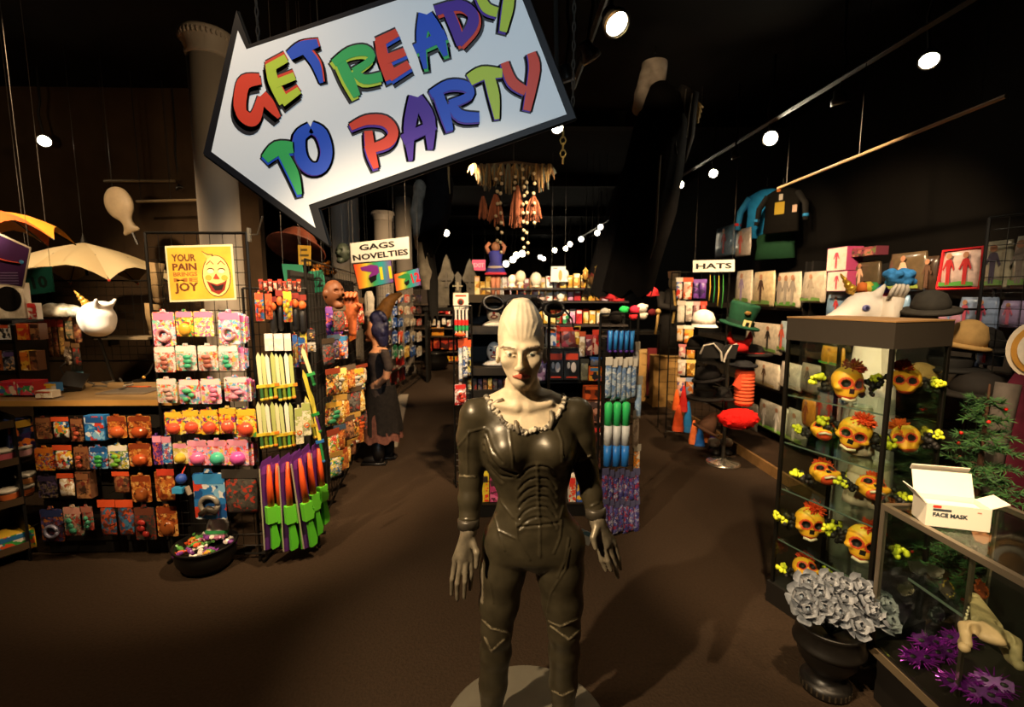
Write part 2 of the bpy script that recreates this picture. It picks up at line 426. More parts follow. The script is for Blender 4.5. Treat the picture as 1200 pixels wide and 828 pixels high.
for i, y in enumerate((3.4, 6.2, 9.4, 12.8, 16.5)):
    struct(MB().box((-1.6, y, CEIL - .09), (12.4, .16, .18)).build('trim_%d' % (i + 1), mat('#15120e', .85, 0, .1)))
# the low platform along the right wall with its wooden edge
struct(MB().box((3.06, 6.5, .045), (.9, 8.2, .09)).build('floor_right_platform', mat('#2b1f15', .9, 0, .1, .2, 6)))
struct(MB().box((2.60, 6.5, .05), (.03, 8.2, .10)).build('trim_6', mat('#7a5a34', .55, 0, .3, .2, 14)))

# columns
def column(px0, px1, ytop, Y, label, cap=True, zt=None):
    a = onY(px0, ytop + 40, Y); b = onY(px1, ytop + 40, Y); r = (b.x - a.x) / 2; zt = zt or min(CEIL, onY((px0 + px1) / 2, ytop, Y).z)
    t = thing('round_column', label, 'column', ((a.x + b.x) / 2, Y, 0))
    m = mat('#857b6e', .6, 0, .3, .05, 4)
    MB().lathe([(r * 1.05, 0), (r, .3), (r * .98, zt - .16)], 28).build('shaft', m, t, True)
    if cap:
        MB().lathe([(r, zt - .18), (r * 1.06, zt - .15), (r * 1.02, zt - .13), (r * 1.22, zt - .06), (r * 1.25, zt - .02), (r * 1.2, zt)], 28).build('capital', m, t, True)
        mb = MB()
        for k in range(36):
            an = 2 * pi * k / 36; mb.ball((cos(an) * r * 1.23, sin(an) * r * 1.23, zt - .045), (.012, .012, .022), 5, 4)
        mb.build('bead_moulding', m, t, True)['kind'] = 'stuff'
    MB().lathe([(r * 1.3, 0), (r * 1.3, .08), (r * 1.1, .16), (r * 1.04, .2)], 24).build('plinth', m, t, True)
    return t
column(222, 268, 40, 3.9, 'thick white round column with beaded capital behind the arrow sign')
column(387, 419, 180, 6.1, 'pale round column rising just below the tail of the arrow sign', False, 3.95)
column(439, 460, 248, 9.4, 'short pale column with a ring capital behind the gags sign')
column(464, 483, 262, 10.6, 'dim slim column right behind the hanging ghoul with the white rag', False, 3.95)

# ceiling tracks and lamps
def rail(p, q, r, label, name='lamp_track', c='#1b1915', sq=True):
    p, q = Vector(p), Vector(q); t = thing(name, label, 'track' if sq else 'rod', p)
    MB().tube([(0, 0, 0), q - p], r, 4 if sq else 8).build('bar', mat(c, .45, .2), t)
    mb = None
    n = max(2, int((q - p).length / 1.5))
    for k in range(n + 1):
        u = (q - p) * ((k + .15) / (n + .3)); MB().tube([u, (u.x, u.y, CEIL - p.z)], .003, 4).build('drop_rod', mat('#191714', .5), t)
    return t
rail((2.68, 2.4, 3.36), (2.30, 13.8, 3.36), .022, 'long black lamp track running down the hat aisle on the right')
rail((.62, 2.2, 3.42), (.62, 4.2, 3.42), .022, 'short black lamp track above the tail of the arrow sign')
rail((2.60, 2.52, 2.72), (2.60, 4.54, 2.70), .012, 'tan hanging rod crossing the black ceiling above the display case', 'hanging_rod', '#9a8262', False)
rail(onY(122, 212, 5.4), onY(205, 212, 5.4), .014, 'upper pale rod under the dark left ceiling behind the balloon head', 'hanging_rod', '#8d7a5c', False)
rail(onY(160, 236, 5.2), onY(240, 234, 5.2), .014, 'lower pale rod under the dark left ceiling beside the column', 'hanging_rod', '#8d7a5c', False)
rail(onZ(716, 262, 3.36) + Vector((.1, 0, 0)), onZ(690, 278, 3.36), .01, 'faint far stretch of lamp track above the gold goods')

def track_lamp(pos, aim, label, lit=True, size=.075, glow=60, group=None, power=0):
    pos = Vector(pos); d = (Vector(aim) - pos).normalized(); q = d.to_track_quat('-Z', 'Y').to_matrix().to_4x4()
    t = thing('track_spotlight', label, 'lamp', pos, 0, group)
    b = size
    MB().lathe([(b * .45, b * 1.5), (b * .62, b * 1.45), (b * .7, b * .6), (b, b * .3), (b, -b * .3), (b * .93, -b * .3), (b * .86, -b * .05)], 20, M=q).build('housing', mat('#3a3733', .35, .4), t, True)
    MB().lathe([(b * 1.0, -b * .33), (b * 1.04, -b * .22), (b * 1.0, -b * .12), (b * .9, -b * .33)], 20, M=q, cap=False).build('rim', mat('#a08a60' if lit else '#c8c0b4', .35, .6), t, True)  # paler rim colour on unlit lamps stands in for a sheen of light
    MB().lathe([(b * .02, -b * .12), (b * .82, -b * .12), (b * .84, -b * .09)], 20, M=q).build('bulb', emit('#fff0d0', glow) if lit else mat('#3a3935', .15, .5), t)
    top = Vector((0, 0, CEIL - pos.z))
    MB().tube([q @ Vector((0, 0, b * .9)), top * .35 + (q @ Vector((b * 1.1, 0, b))) * .4, top * .55, top], .011, 6).build('stem', mat('#1d1b18', .4, .4), t)
    return t
LK = mat
track_lamp(onZ(722, 27, 3.18), (1.15, 1.6, 1.6), 'large lit black spotlight hanging right of the arrow sign', True, .072)
track_lamp(onZ(692, 66, 3.2), (1.9, 4.2, 1.5), 'unlit black spotlight hanging below the large lit one', False, .062)
track_lamp(onZ(664, 92, 3.2), (1.2, 4.6, 1.0), 'dark spotlight half hidden behind the right edge of the arrow sign', False, .06)
track_lamp(onY(653, 149, 2.25), onY(640, 178, 1.5), 'small lit spotlight peeping below the lower right corner of the arrow sign', True, .03)
track_lamp(onZ(903, 162, 3.2), (.2, .2, 1.8), 'brightest spotlight, glaring straight at the viewer from the right track', True, .07, 220)
track_lamp(onZ(1089, 70, 3.22), (1.5, 1.7, 1.0), 'nearest lit spotlight at the top right over the display case', True, .06, 80)
track_lamp(onZ(984, 119, 3.2), (3.1, 4.2, 1.5), 'unlit spotlight with shiny edge between the two bright ones', False, .06)
track_lamp(onZ(836, 203, 3.2), (1.2, 3.0, 1.5), 'lit spotlight on a long stem above the hats sign', True, .055)
track_lamp(onZ(797, 216, 3.2), (1.0, 3.5, 1.5), 'lit spotlight beside the arm of the hooded black ghoul', True, .055)
track_lamp(onZ(862, 184, 3.2), (3.2, 5.5, 1.5), 'small unlit spotlight between the two lit ones above the hats sign', False, .045)
for i, (x, y, z) in enumerate(((723, 260, 3.2), (704, 266, 3.2), (700, 273, 3.2), (681, 280, 3.2), (668, 286, 3.2), (663, 291, 3.2), (650, 293, 3.2), (637, 303, 3.2), (633, 301, 3.2))):
    track_lamp(onZ(x, y, z), (.3, 1, 1.7), 'lit spotlight far down the right track, %s counting from the black ghoul' % ordn(i), True,   .062 + .004 * i, 25, 'far spotlights down the right track')
for i, (x, y) in enumerate(((612, 297), (605, 299), (593, 309), (601, 304))):
    track_lamp(onY(x, y, 15), (.3, 2, 1.7), 'tiny lit spotlight at the far end of the shop, %s of four' % ordn(i), True, .11, 18, 'tiny far spotlights')
track_lamp(onZ(52, 165, 3.25), (-2.6, 2.4, 1.2), 'lone lit lamp on the black ceiling at far left', True, .06, 70)
track_lamp(onZ(195, 214, 3.2), (-2, 2.5, 1.8), 'lit spotlight on the upper pale rod left of the column', True, .05, 60)
track_lamp(onZ(231, 229, 3.2), (-2, 2.5, 1.8), 'lit spotlight touching the column on the lower pale rod', True, .05, 60)
track_lamp(onY(211, 221, 5.6), (-3, 4.8, 1.4), 'faint small spotlight between the two pale rods', False, .04)
track_lamp(onZ(523, 273, 3.3), (-.8, 4, 1.4), 'lone small lit lamp above the gravestones', True, .09, 40)

# ------------------------------------------------------------------ the arrow sign
SY_ = 2.0
def s2(px, py): p = onY(px, py, SY_); return (p.x, p.z)
so = onY(455, 120, SY_)
sign = thing('arrow_sign', 'big white arrow board with black border and bright brush lettering, hung slanting', 'sign', so)
def sl(px, py): x, z = s2(px, py); return (x - so.x, z - so.z)
outer = [(238, 180), (277, 12), (292, 52), (601, -53), (675, 138), (373, 244), (386, 288)]
inner = [(248, 178), (278, 36), (288, 57), (297, 60), (596, -42), (663, 134), (367, 238), (364, 245), (370, 268)]
inner = [(248, 178), (279, 36), (289, 58), (596, -42), (664, 134), (362, 240), (370, 267)]
MB().prism([sl(*p) for p in outer], 0, .028).build('board', mat('#0b0b11', .5, 0, .2), sign)
MB().prism([sl(*p) for p in inner], -.002, 0).build('face', mat('#e9ecee', .5, 0, .3), sign)
mb = MB()
for a, b in zip(outer, outer[1:] + outer[:1]):
    p, q = sl(*a), sl(*b); mb.tube([(p[0], .014, p[1]), (q[0], .014, q[1])], .0075, 6)
mb.build('edge_trim', mat('#15130f', .35, .3), sign)
RED, LIME, BLUE, GREEN, PURP = '#d8402a', '#b9cf3e', '#1c4fc4', '#36ad5c', '#4a2496'
A4 = lambda p: (380 + p[0] / 4, p[1] / 4, p[2] / 4)
B4 = lambda p: (230 + p[0] / 4.139, p[1] / 4.139, p[2] / 4.139)
C2 = lambda p: (230 + p[0] / 2.609, p[1] / 2.609, p[2] / 2.609)
LET = [
 ('letter_g', B4, RED, RED, [[(318, 395, 30), (245, 408, 46), (222, 470, 50), (222, 550, 50), (262, 590, 46), (296, 575, 40), (322, 490, 26)], [(330, 480, 44), (365, 520, 44), (405, 572, 18)]], (-14, -34)),
 ('letter_e', B4, LIME, RED, [[(362, 315, 44), (378, 400, 48), (430, 500, 52)], [(352, 335, 40), (440, 285, 36)], [(385, 410, 36), (480, 372, 34)], [(418, 500, 40), (503, 440, 30)]], (-6, -26)),
 ('letter_t', B4, BLUE, RED, [[(452, 275, 40), (515, 235, 56), (592, 212, 34)], [(525, 240, 40), (580, 310, 42), (610, 405, 18)]], (12, -10)),
 ('letter_r', A4, GREEN, LIME, [[(75, 285, 46), (115, 370, 50), (155, 455, 34)], [(45, 300, 30), (120, 250, 44), (195, 240, 46), (222, 280, 30), (140, 340, 34)], [(140, 335, 34), (190, 375, 40), (272, 362, 40)]], (-14, 26)),
 ('letter_e', A4, RED, BLUE, [[(262, 190, 46), (280, 280, 52), (318, 372, 60)], [(250, 205, 44), (345, 155, 34)], [(285, 285, 40), (380, 245, 34)], [(305, 362, 44), (400, 305, 36)]], (10, 26)),
 ('letter_a', A4, BLUE, GREEN, [[(475, 70, 60), (455, 190, 42), (475, 325, 18)], [(478, 75, 54), (530, 160, 56), (570, 265, 22)], [(425, 235, 40), (570, 165, 44)]], (10, 24)),
 ('letter_d', A4, PURP, RED, [[(520, 55, 42), (590, 32, 40)], [(575, 45, 44), (612, 130, 46), (640, 215, 36)], [(560, 42, 38), (640, 30, 44), (695, 70, 48), (690, 130, 48), (630, 210, 34)]], (18, 22)),
 ('letter_y', A4, LIME, PURP, [[(728, -20, 40), (760, 40, 44), (812, 62, 40)], [(870, -60, 34), (862, 30, 50), (838, 152, 32)]], (-12, 18)),
 ('letter_t', C2, GREEN, BLUE, [[(212, 488, 26), (250, 455, 40), (302, 452, 30)], [(262, 462, 28), (298, 530, 32), (318, 595, 14)]], (-3, 14)),
 ('letter_o', C2, BLUE, PURP, [[(352, 392, 30), (318, 420, 36), (322, 480, 36), (350, 515, 36), (385, 510, 34), (400, 465, 34), (384, 410, 36), (352, 390, 32)]], (-4, 4)),
 ('letter_p', A4, RED, PURP, [[(125, 598, 30), (200, 565, 42), (285, 570, 48), (325, 620, 46), (295, 672, 46), (195, 705, 34)], [(208, 615, 36), (220, 710, 44), (245, 790, 26)]], (-6, 20)),
 ('letter_a', A4, PURP, PURP, [[(430, 455, 56), (402, 600, 50), (408, 752, 16)], [(436, 460, 50), (492, 560, 56), (500, 700, 22)], [(372, 655, 44), (520, 585, 44)]], (-6, 8)),
 ('letter_r', A4, BLUE, PURP, [[(530, 430, 46), (565, 530, 48), (590, 615, 32)], [(500, 445, 34), (585, 402, 46), (665, 408, 44), (682, 450, 34), (590, 490, 36)], [(590, 485, 36), (640, 545, 50), (728, 552, 40)]], (-6, 14)),
 ('letter_t', A4, LIME, PURP, [[(680, 378, 50), (745, 345, 56), (835, 345, 36)], [(770, 350, 46), (795, 450, 50), (810, 560, 22)]], (-4, 12)),
 ('letter_y', A4, RED, PURP, [[(845, 295, 36), (880, 385, 46), (945, 430, 40)], [(970, 250, 38), (985, 330, 50), (950, 520, 34)]], (-10, 10)),
]
INK = mat('#14131c', .5)
for nm, tf, c1, c2, strokes, off in LET:
    mb = MB()
    def put(dx, dy, grow, y0, y1):
        for st in strokes:
            pts = []
            for p in st:
                x, y, w = tf((p[0] + dx, p[1] + dy, p[2] + grow)); a = sl(x, y); pts.append((a[0], a[1], w / 283))
            kq = strokes.index(st) * .00025; mb.stroke(pts, y0 - kq, y1)
    g = 18 if tf is not C2 else 12
    mb.mi(2); put(off[0] * .9, abs(off[1]) * .9, g, -.0032, -.002); put(off[0] * .4, abs(off[1]) * .4, g, -.0032, -.002); put(0, 0, g, -.0032, -.002)
    if off[1] < 0: put(off[0] * .6, off[1] * .6, 10, -.0032, -.002)
    mb.mi(1); put(off[0] * .55, off[1] * .55, 0, -.0044, -.0032)
    mb.mi(0); put(0, 0, 0, -.0056, -.0044)
    mb.build(nm, [mat(c1, .5, 0, .3), mat(c2, .5, 0, .3), INK], sign)
def chain_part(p, q, parent, name='chain', n=None, r=.011, m=None):
    p, q = Vector(p), Vector(q); n = n or max(2, int((q - p).length / .034)); mb = MB()
    for k in range(n):
        c = p.lerp(q, (k + .5) / n); h = (q - p).length / n * .62
        pts = [(c.x + (cos(a) * r if k % 2 else 0), c.y + (0 if k % 2 else cos(a) * r), c.z + sin(a) * h) for a in [i * pi / 3 for i in range(7)]]
        mb.tube(pts, .0028, 4)
    return mb.build(name, m or STEEL, parent)
for (x, y) in ((300, 50), (590, -46), (672, 132)):
    a = sl(x, y); chain_part((a[0], .02, a[1]), (a[0], .02, CEIL - so.z), sign, r=.006, m=mat('#4a4640', .4, .6))
a = sl(661, 150); chain_part((a[0], .03, a[1]), sl(661, 189)[:1] + (.03, sl(661, 189)[1]), sign, 'chain_end', 5, .012, mat('#c8a860', .4, .7))

# ------------------------------------------------------------------ the mannequin on its round base
def P3(px, py, Y): v = onY(px, py, Y); return np.array((v.x, v.y, v.z), np.float32)
def project(V):
    x = V[:, 0]; y = V[:, 1]; z = V[:, 2] - EYE
    xr = x * CY + y * SY; yr = -x * SY + y * CY
    dep = yr * CP - z * SP; up = yr * SP + z * CP
    return 600 + F * xr / dep, 414 - F * up / dep
def mannequin():
    root_loc = Vector((.10, 1.68, 0))
    t = thing('mannequin', 'life-size female display mannequin with pale bald head and dark grey ribbed bodysuit', 'mannequin', root_loc)
    f = Field((-.28, 1.30, .025), (.52, 1.86, 1.76), .004)
    Y0 = 1.66
    st = []
    for py, l, r, yo, ry in ((462, 594, 642, 0, .05), (470, 580, 652, .0, .062), (482, 562, 668, 0, .075), (498, 558, 677, -.005, .092), (520, 562, 676, -.008, .10), (545, 568, 671, 0, .10), (562, 577, 668, .003, .092),
                             (580, 584, 662, .0, .084), (597, 581, 665, .0, .09), (615, 573, 675, .0, .10), (635, 567, 683, .005, .108), (648, 572, 681, .005, .105), (655, 598, 664, .005, .085), (662, 618, 646, .005, .06)):
        a, b = P3(l, py, Y0), P3(r, py, Y0); st.append((a[2], (a[0] + b[0]) / 2, Y0 + yo, (b[0] - a[0]) / 2, ry))
    f.loft(st, .02, 2.25)
    for x in (596, 649):
        c = P3(x, 528, 1.585); f.ell(c, (.066, .062, .064), .035)
    for x, s in ((560, -1), (676, 1)):  # deltoids and trapezius
        f.cone(P3(x, 486, Y0), P3(612, 462, Y0 + .01), .05, .045, .03)
    # legs
    f.chain([P3(594, 634, Y0), P3(589, 668, Y0 - .005), P3(585, 705, Y0 - .01), P3(582, 738, Y0 - .02), P3(581, 762, Y0), P3(578, 800, Y0 + .015), P3(575, 842, Y0 + .01), P3(573, 872, Y0)], [.088, .082, .072, .056, .057, .052, .038, .036], .02)
    f.chain([P3(656, 634, Y0), P3(656, 668, Y0 - .005), P3(659, 705, Y0 - .01), P3(661, 738, Y0 - .02), P3(661, 762, Y0), P3(660, 800, Y0 + .015), P3(660, 842, Y0 + .01), P3(660, 872, Y0)], [.09, .086, .074, .058, .057, .052, .038, .036], .02)
    for x, tx in ((573, 566), (660, 668)):
        a = P3(x, 872, Y0); b = P3(tx, 905, Y0 - .14)
        f.cone((a[0], Y0 + .03, .062), (b[0], Y0 - .13, .052), .034, .026, .02)
    # arms
    f.chain([P3(558, 486, Y0), P3(553, 512, Y0 + .005), P3(553, 545, Y0 + .01), P3(552, 562, Y0 + .005), P3(551, 585, Y0 - .01), P3(550, 606, Y0 - .03), P3(549, 622, Y0 - .045)], [.06, .054, .045, .042, .042, .034, .027], .014)
    f.chain([P3(676, 484, Y0), P3(681, 512, Y0 + .005), P3(686, 543, Y0 + .01), P3(688, 556, Y0 + .005), P3(693, 578, Y0 - .01), P3(697, 597, Y0 - .03), P3(700, 610, Y0 - .045)], [.058, .05, .042, .04, .038, .031, .026], .014)
    # hands: palm and five bent fingers each
    def hand(wr, kn, tips, thumb):
        f.cone(wr, kn, .024, .024, .012)
        for q in (tips[0][0], tips[-1][0]): f.cone(wr, q, .021, .014, .012)
        for base, mid, tip in tips:
            f.chain([base, (base + mid) / 2, mid, tip], [.0115, .010, .0095, .007], .003)
        f.chain(list(thumb), [.014, .011, .008], .006)
    Yh = Y0 - .055
    hand(P3(549, 622, Yh), P3(543, 652, Yh), [(P3(534, 655, Yh + .01), P3(530, 678, Yh), P3(529, 696, Yh + .01)), (P3(540, 658, Yh - .01), P3(536, 683, Yh - .02), P3(536, 702, Yh - .01)),
         (P3(546, 658, Yh - .01), P3(545, 681, Yh - .025), P3(544, 700, Yh - .01)), (P3(552, 654, Yh), P3(552, 674, Yh - .01), P3(551, 690, Yh))], (P3(553, 632, Yh - .01), P3(559, 648, Yh - .035), P3(558, 664, Yh - .045)))
    hand(P3(700, 610, Yh), P3(709, 636, Yh), [(P3(702, 640, Yh - .01), P3(705, 656, Yh - .02), P3(710, 668, Yh - .02)), (P3(707, 642, Yh - .015), P3(712, 657, Yh - .03), P3(716, 668, Yh - .03)),
         (P3(714, 642, Yh - .005), P3(720, 660, Yh - .01), P3(724, 676, Yh - .005)), (P3(719, 636, Yh + .01), P3(724, 652, Yh + .01), P3(727, 666, Yh + .015))], (P3(699, 618, Yh - .02), P3(695, 630, Yh - .04), P3(698, 642, Yh - .05)))
    # neck and head
    f.cone(P3(613, 470, Y0), P3(612, 440, Y0 - .03), .060, .052, .03)
    for s in (-1, 1): f.cone(P3(612 + s * 6, 474, Y0 - .06), P3(612 + s * 15, 446, Y0 + .0), .012, .012, .02)
    f.cone(P3(580, 474, Y0 - .055), P3(606, 478, Y0 - .065), .010, .012, .018); f.cone(P3(645, 472, Y0 - .055), P3(620, 478, Y0 - .065), .010, .012, .018)
    hs = []
    for py, hw, yf, yb in ((351, 8, 1.588, 1.67), (355, 14, 1.574, 1.69), (360, 18.5, 1.562, 1.708), (367, 22.6, 1.551, 1.722), (376, 26.0, 1.542, 1.733), (390, 28, 1.538, 1.738), (404, 27.6, 1.536, 1.73), (414, 26.4, 1.540, 1.715), (423, 24.8, 1.541, 1.695),
                           (431, 22.2, 1.541, 1.675), (438, 18.8, 1.543, 1.655), (444, 14.8, 1.546, 1.635), (449, 10.8, 1.551, 1.615), (453, 7, 1.558, 1.60)):
        c = P3(611, py, 1.60); hs.append((c[2], c[0], (yf + yb) / 2, hw / 352, (yb - yf) / 2))
    f.loft(hs, .012, 2.25)
    f.ell(P3(611, 362, 1.635), (.034, .045, .036), .02)
    f.ell(P3(610.5, 447, 1.560), (.024, .020, .018), .02)
    for s in (-1, 1):
        f.ell(P3(610.5 + s * 16.5, 422, 1.560), (.018, .016, .016), .03)        # cheekbone
        f.cone(P3(610 + s * 5, 408, 1.532), P3(610 + s * 21, 405.5, 1.552), .0085, .007, .016)  # brow
        f.ell(P3(610 + s * 12.8, 414.5, 1.520), (.0165, .016, .0105), .012, True)   # eye socket
        f.ell(P3(610 + s * 12.6, 413.8, 1.551), (.0135, .0135, .0115), .004)
        f.cone(P3(610 + s * 7, 412.5, 1.536), P3(610 + s * 18.5, 412.5, 1.545), .0035, .003, .004)
        f.cone(P3(610 + s * 7.5, 417.0, 1.538), P3(610 + s * 18, 416.6, 1.546), .003, .003, .006)
        f.ell(P3(609.5 + s * 4.3, 432, 1.525), (.0075, .011, .0075), .006)      # nostril wing
        f.ell(P3(611 + s * 27.5, 416, 1.645), (.008, .020, .030), .008, rot=(0, 0, s * .35))      # ear
        f.ell(P3(611 + s * 30.5, 415, 1.632), (.006, .010, .016), .006, True)
    f.cone(P3(610, 409, 1.535), P3(609.5, 430.5, 1.513), .0075, .0095, .010)
    f.ell(P3(609.5, 431.5, 1.516), (.0105, .012, .009), .008)
    for s in (-1, 1):
        f.cone(P3(610.8, 439.6, 1.5285), P3(610.5 + s * 8.5, 440.6, 1.542), .0045, .003, .006)
        f.cone(P3(610.8, 442.7, 1.5295), P3(610.5 + s * 7, 442, 1.542), .005, .003, .006)
    f.cone(P3(603, 441.0, 1.529), P3(618.5, 441.0, 1.529), .0012, .0012, .003, True)
    V, Q = f.mesh(); V = relax(V, Q, 1, .4)
    N = normals(V, Q); px, py = project(V)
    cam_ = np.array((0, 0, EYE), np.float32); tc = cam_ - V; tc /= np.linalg.norm(tc, axis=1)[:, None]; fac = np.clip(((N * tc).sum(1) - .12) * 3, 0, 1)
    g2 = lambda pts: [(510 + a / 4.6, 500 + b / 4.6) for a, b in pts]
    g3 = lambda pts: [(500 + a / 4.404, 640 + b / 4.404) for a, b in pts]
    ridge = [g2([(550, 205), (555, 400), (565, 540), (565, 700)]), g2([(400, 15), (412, 120), (422, 220)]), g2([(660, 10), (684, 80), (685, 190)]), g2([(330, 330), (360, 410), (420, 490)]),
             g2([(722, 360), (690, 430), (672, 490)]), g2([(435, 520), (445, 610), (510, 715)]), g2([(640, 680), (672, 600), (682, 500)]), g2([(290, 490), (318, 468), (340, 560), (375, 665)]), g2([(722, 600), (700, 720), (660, 810)]),
             g3([(738, 10), (715, 120), (640, 240), (622, 340)]), g3([(630, 385), (690, 412), (780, 372)]), g3([(640, 410), (735, 480), (790, 430)]), g3([(290, 380), (330, 420), (430, 450)]), g3([(300, 470), (335, 540), (400, 480)]),
             g3([(650, 745), (700, 770), (758, 740)]), g2([(120, 110), (190, 25), (265, 5)]), g2([(180, 25), (172, 140), (175, 250)]), g2([(125, 262), (215, 268)]), g2([(775, 180), (835, 155)]), g2([(840, 430), (875, 410)]), g2([(135, 500), (215, 500)]),
             g3([(300, 30), (330, 200), (345, 290)]), g2([(345, 560), (430, 600)])]
    groove = [g2([(450, 540), (560, 530), (660, 518)])]
    for y0 in (215, 278, 325, 375, 432, 490):
        groove.append(g2([(545, y0 - 5), (505, y0 + 8), (475, y0 + 30), (452, y0 + 60)])); groove.append(g2([(562, y0 - 5), (605, y0 + 2), (630, y0 + 22), (648, y0 + 50)]))
    for pts in ([(268, 60), (300, 170), (345, 225), (440, 250)], [(264, 100), (295, 200), (350, 262), (410, 270)], [(266, 140), (300, 230), (360, 292)], [(275, 30), (310, 130), (360, 190)]): groove.append(g2(pts))
    for pts in ([(365, 20), (375, 120)], [(60, 20), (70, 20)]): pass
    body = (py > 500) | (px < 572) | (px > 658)
    dd = np.zeros(len(V), np.float32)
    for r in ridge: dd += .0035 * np.exp(-(seg_dist(px, py, r) / 1.1) ** 2) * body
    for r in groove:
        s_ = seg_dist(px, py, r); dd -= .0040 * np.exp(-(s_ / 1.0) ** 2); dd += .0016 * np.exp(-((s_ - 3) / 2) ** 2)
    # faint swept lines over the bald crown and fanned lines on the chest
    for k in range(-3, 4):
        l = [(611 + k * 4.6, 398 - abs(k) * 2), (611 + k * 6.8, 376), (611 + k * 4.4, 356)]; dd += .0016 * np.exp(-(seg_dist(px, py, l) / 1.2) ** 2)
    for k in range(-3, 4):
        l = [(600 + k * 3.5, 486 - abs(k)), (604 + k * .8, 496)]; dd -= .0016 * np.exp(-(seg_dist(px, py, l) / .9) ** 2)
    V = V + N * (dd * fac)[:, None]
    # bare head, neck and upper chest; the suit below the neckline
    neck = [(556, 440), (571, 462), (578, 474), (590, 494), (603, 503), (617, 509), (640, 504), (652, 495), (660, 474), (657, 462), (672, 440)]
    lim = np.interp(px, [p[0] for p in neck], [p[1] for p in neck])
    bare = (py < lim) & (px > 556) & (px < 668) & (V[:, 2] > 1.2)
    lips = bare & (np.abs(py - 441.2) < 3.0 - .022 * (px - 611) ** 2) & (V[:, 1] < 1.56)
    brow = bare & (np.minimum(seg_dist(px, py, [(603, 408.5), (590, 406), (585, 409)]), seg_dist(px, py, [(617, 408.5), (630, 405.5), (635, 409)])) < 1.3) & (V[:, 1] < 1.59)
    fm = bare[Q].sum(1) >= 2; mi = np.where(fm, 1, 0); mi = np.where(lips[Q].sum(1) >= 2, 2, mi); mi = np.where(brow[Q].sum(1) >= 3, 3, mi)
    suit = mat('#443d2d', .34, .25, .5, .22, 22, .12)
    skin = mat('#d8c4a4', .5, 0, .4, .16, 24, .2)
    glove = ((px < 566) & (py > 618) & (V[:, 2] > .6)) | ((px > 689) & (py > 606) & (py < 690) & (V[:, 2] > .6)); mi = np.where(glove[Q].sum(1) >= 2, 4, mi)
    worn = np.zeros(len(V), bool)
    for r in ridge[10:15] + ridge[17:19]: worn |= seg_dist(px, py, r) < 1.5
    mi = np.where((worn[Q].sum(1) >= 3) & (fac[Q].max(1) > .2), 5, mi)
    o = np_mesh('body', V - np.array(root_loc, np.float32), Q, [suit, skin, mat('#a8523e', .5), mat('#8b7660', .6), mat('#857a66', .42, .3, .5, .3, 30, .3), mat('#7d725a', .5, .2, .4, .6, 60, .4)], t, mi)
    from mathutils.bvhtree import BVHTree
    bv = BVHTree.FromPolygons([tuple(v) for v in V], [tuple(q) for q in Q])
    def hit(x, y):
        r = bv.ray_cast(Vector((0, 0, EYE)), ray(x, y).normalized())
        return r[0] - root_loc if r[0] is not None else None
    for s in (-1, 1):
        e = MB(); c = P3(610 + s * 12.6, 414.6, 1.5475) - np.array(root_loc); e.ball(c, .0128, 14, 10)
        e.mi(1); e.ball((c[0], c[1] - .0105, c[2]), (.0052, .0035, .0052), 10, 6); e.build('eye', [mat('#cfc6b4', .2), mat('#4f5a50', .2)], t, True)
    # weathered collar round the neckline
    cm = mat('#6f675a', .6, .1, .4, .5, 60, .6); cl = mat('#c9bda6', .6, 0, .3, .3, 60, .5)
    path = [(566, 459), (571, 466), (576, 474), (583, 484), (591, 495), (600, 501), (608, 502), (616, 508), (626, 503), (638, 502), (648, 495), (655, 484), (660, 474), (662, 466), (656, 457)]
    rr = random.Random(3); mb = MB()
    for i in range(len(path) - 1):
        for k in range(4):
            u = k / 4; x = path[i][0] * (1 - u) + path[i + 1][0] * u; y = path[i][1] * (1 - u) + path[i + 1][1] * u
            h = hit(x, y)
            if h is None: continue
            mb.mi(rr.choice((0, 0, 1)))
            M = Matrix.Translation(h) @ Euler((rr.uniform(0, 3), rr.uniform(0, 3), rr.uniform(0, 3))).to_matrix().to_4x4()
            mb.ball((0, 0, 0), (rr.uniform(.008, .017), rr.uniform(.006, .010), rr.uniform(.006, .011)), 7, 5, M)
    mb.build('collar', [cm, cl], t, True)['kind'] = 'stuff'
    for pts in ([(604, 492), (605, 499), (608, 507)], [(645, 480), (647, 490), (644, 502)], [(576, 474), (584, 470), (590, 467)], [(645, 455), (653, 461), (662, 468)]):
        hs = [hit(*p) for p in pts]
        if all(h is not None for h in hs): MB().tube([h + Vector((0, -.006, 0)) for h in hs], [.006, .009, .006], 8).build('clasp', mat('#8f8471', .45, .4, .4, .3, 40), t, True)
    # straps on the wrists and knees
    for px_, py_, ww in ((549, 612, .033), (698, 600, .031)):
        c = P3(px_, py_, Y0 - .04) - np.array(root_loc); MB().lathe([(ww, -.018), (ww + .006, -.016), (ww + .006, .012), (ww, .018)], 18, tuple(c)).build('cuff', mat('#4a4338', .4, .3, .5, .3, 40), t, True)
    bz = mat('#6b6557', .5, .1, .3, .08, 12)
    MB().lathe([(.30, 0), (.325, .004), (.325, .022), (.318, .028), (.01, .028)], 56).build('base', bz, t, False)
    return t
mannequin()

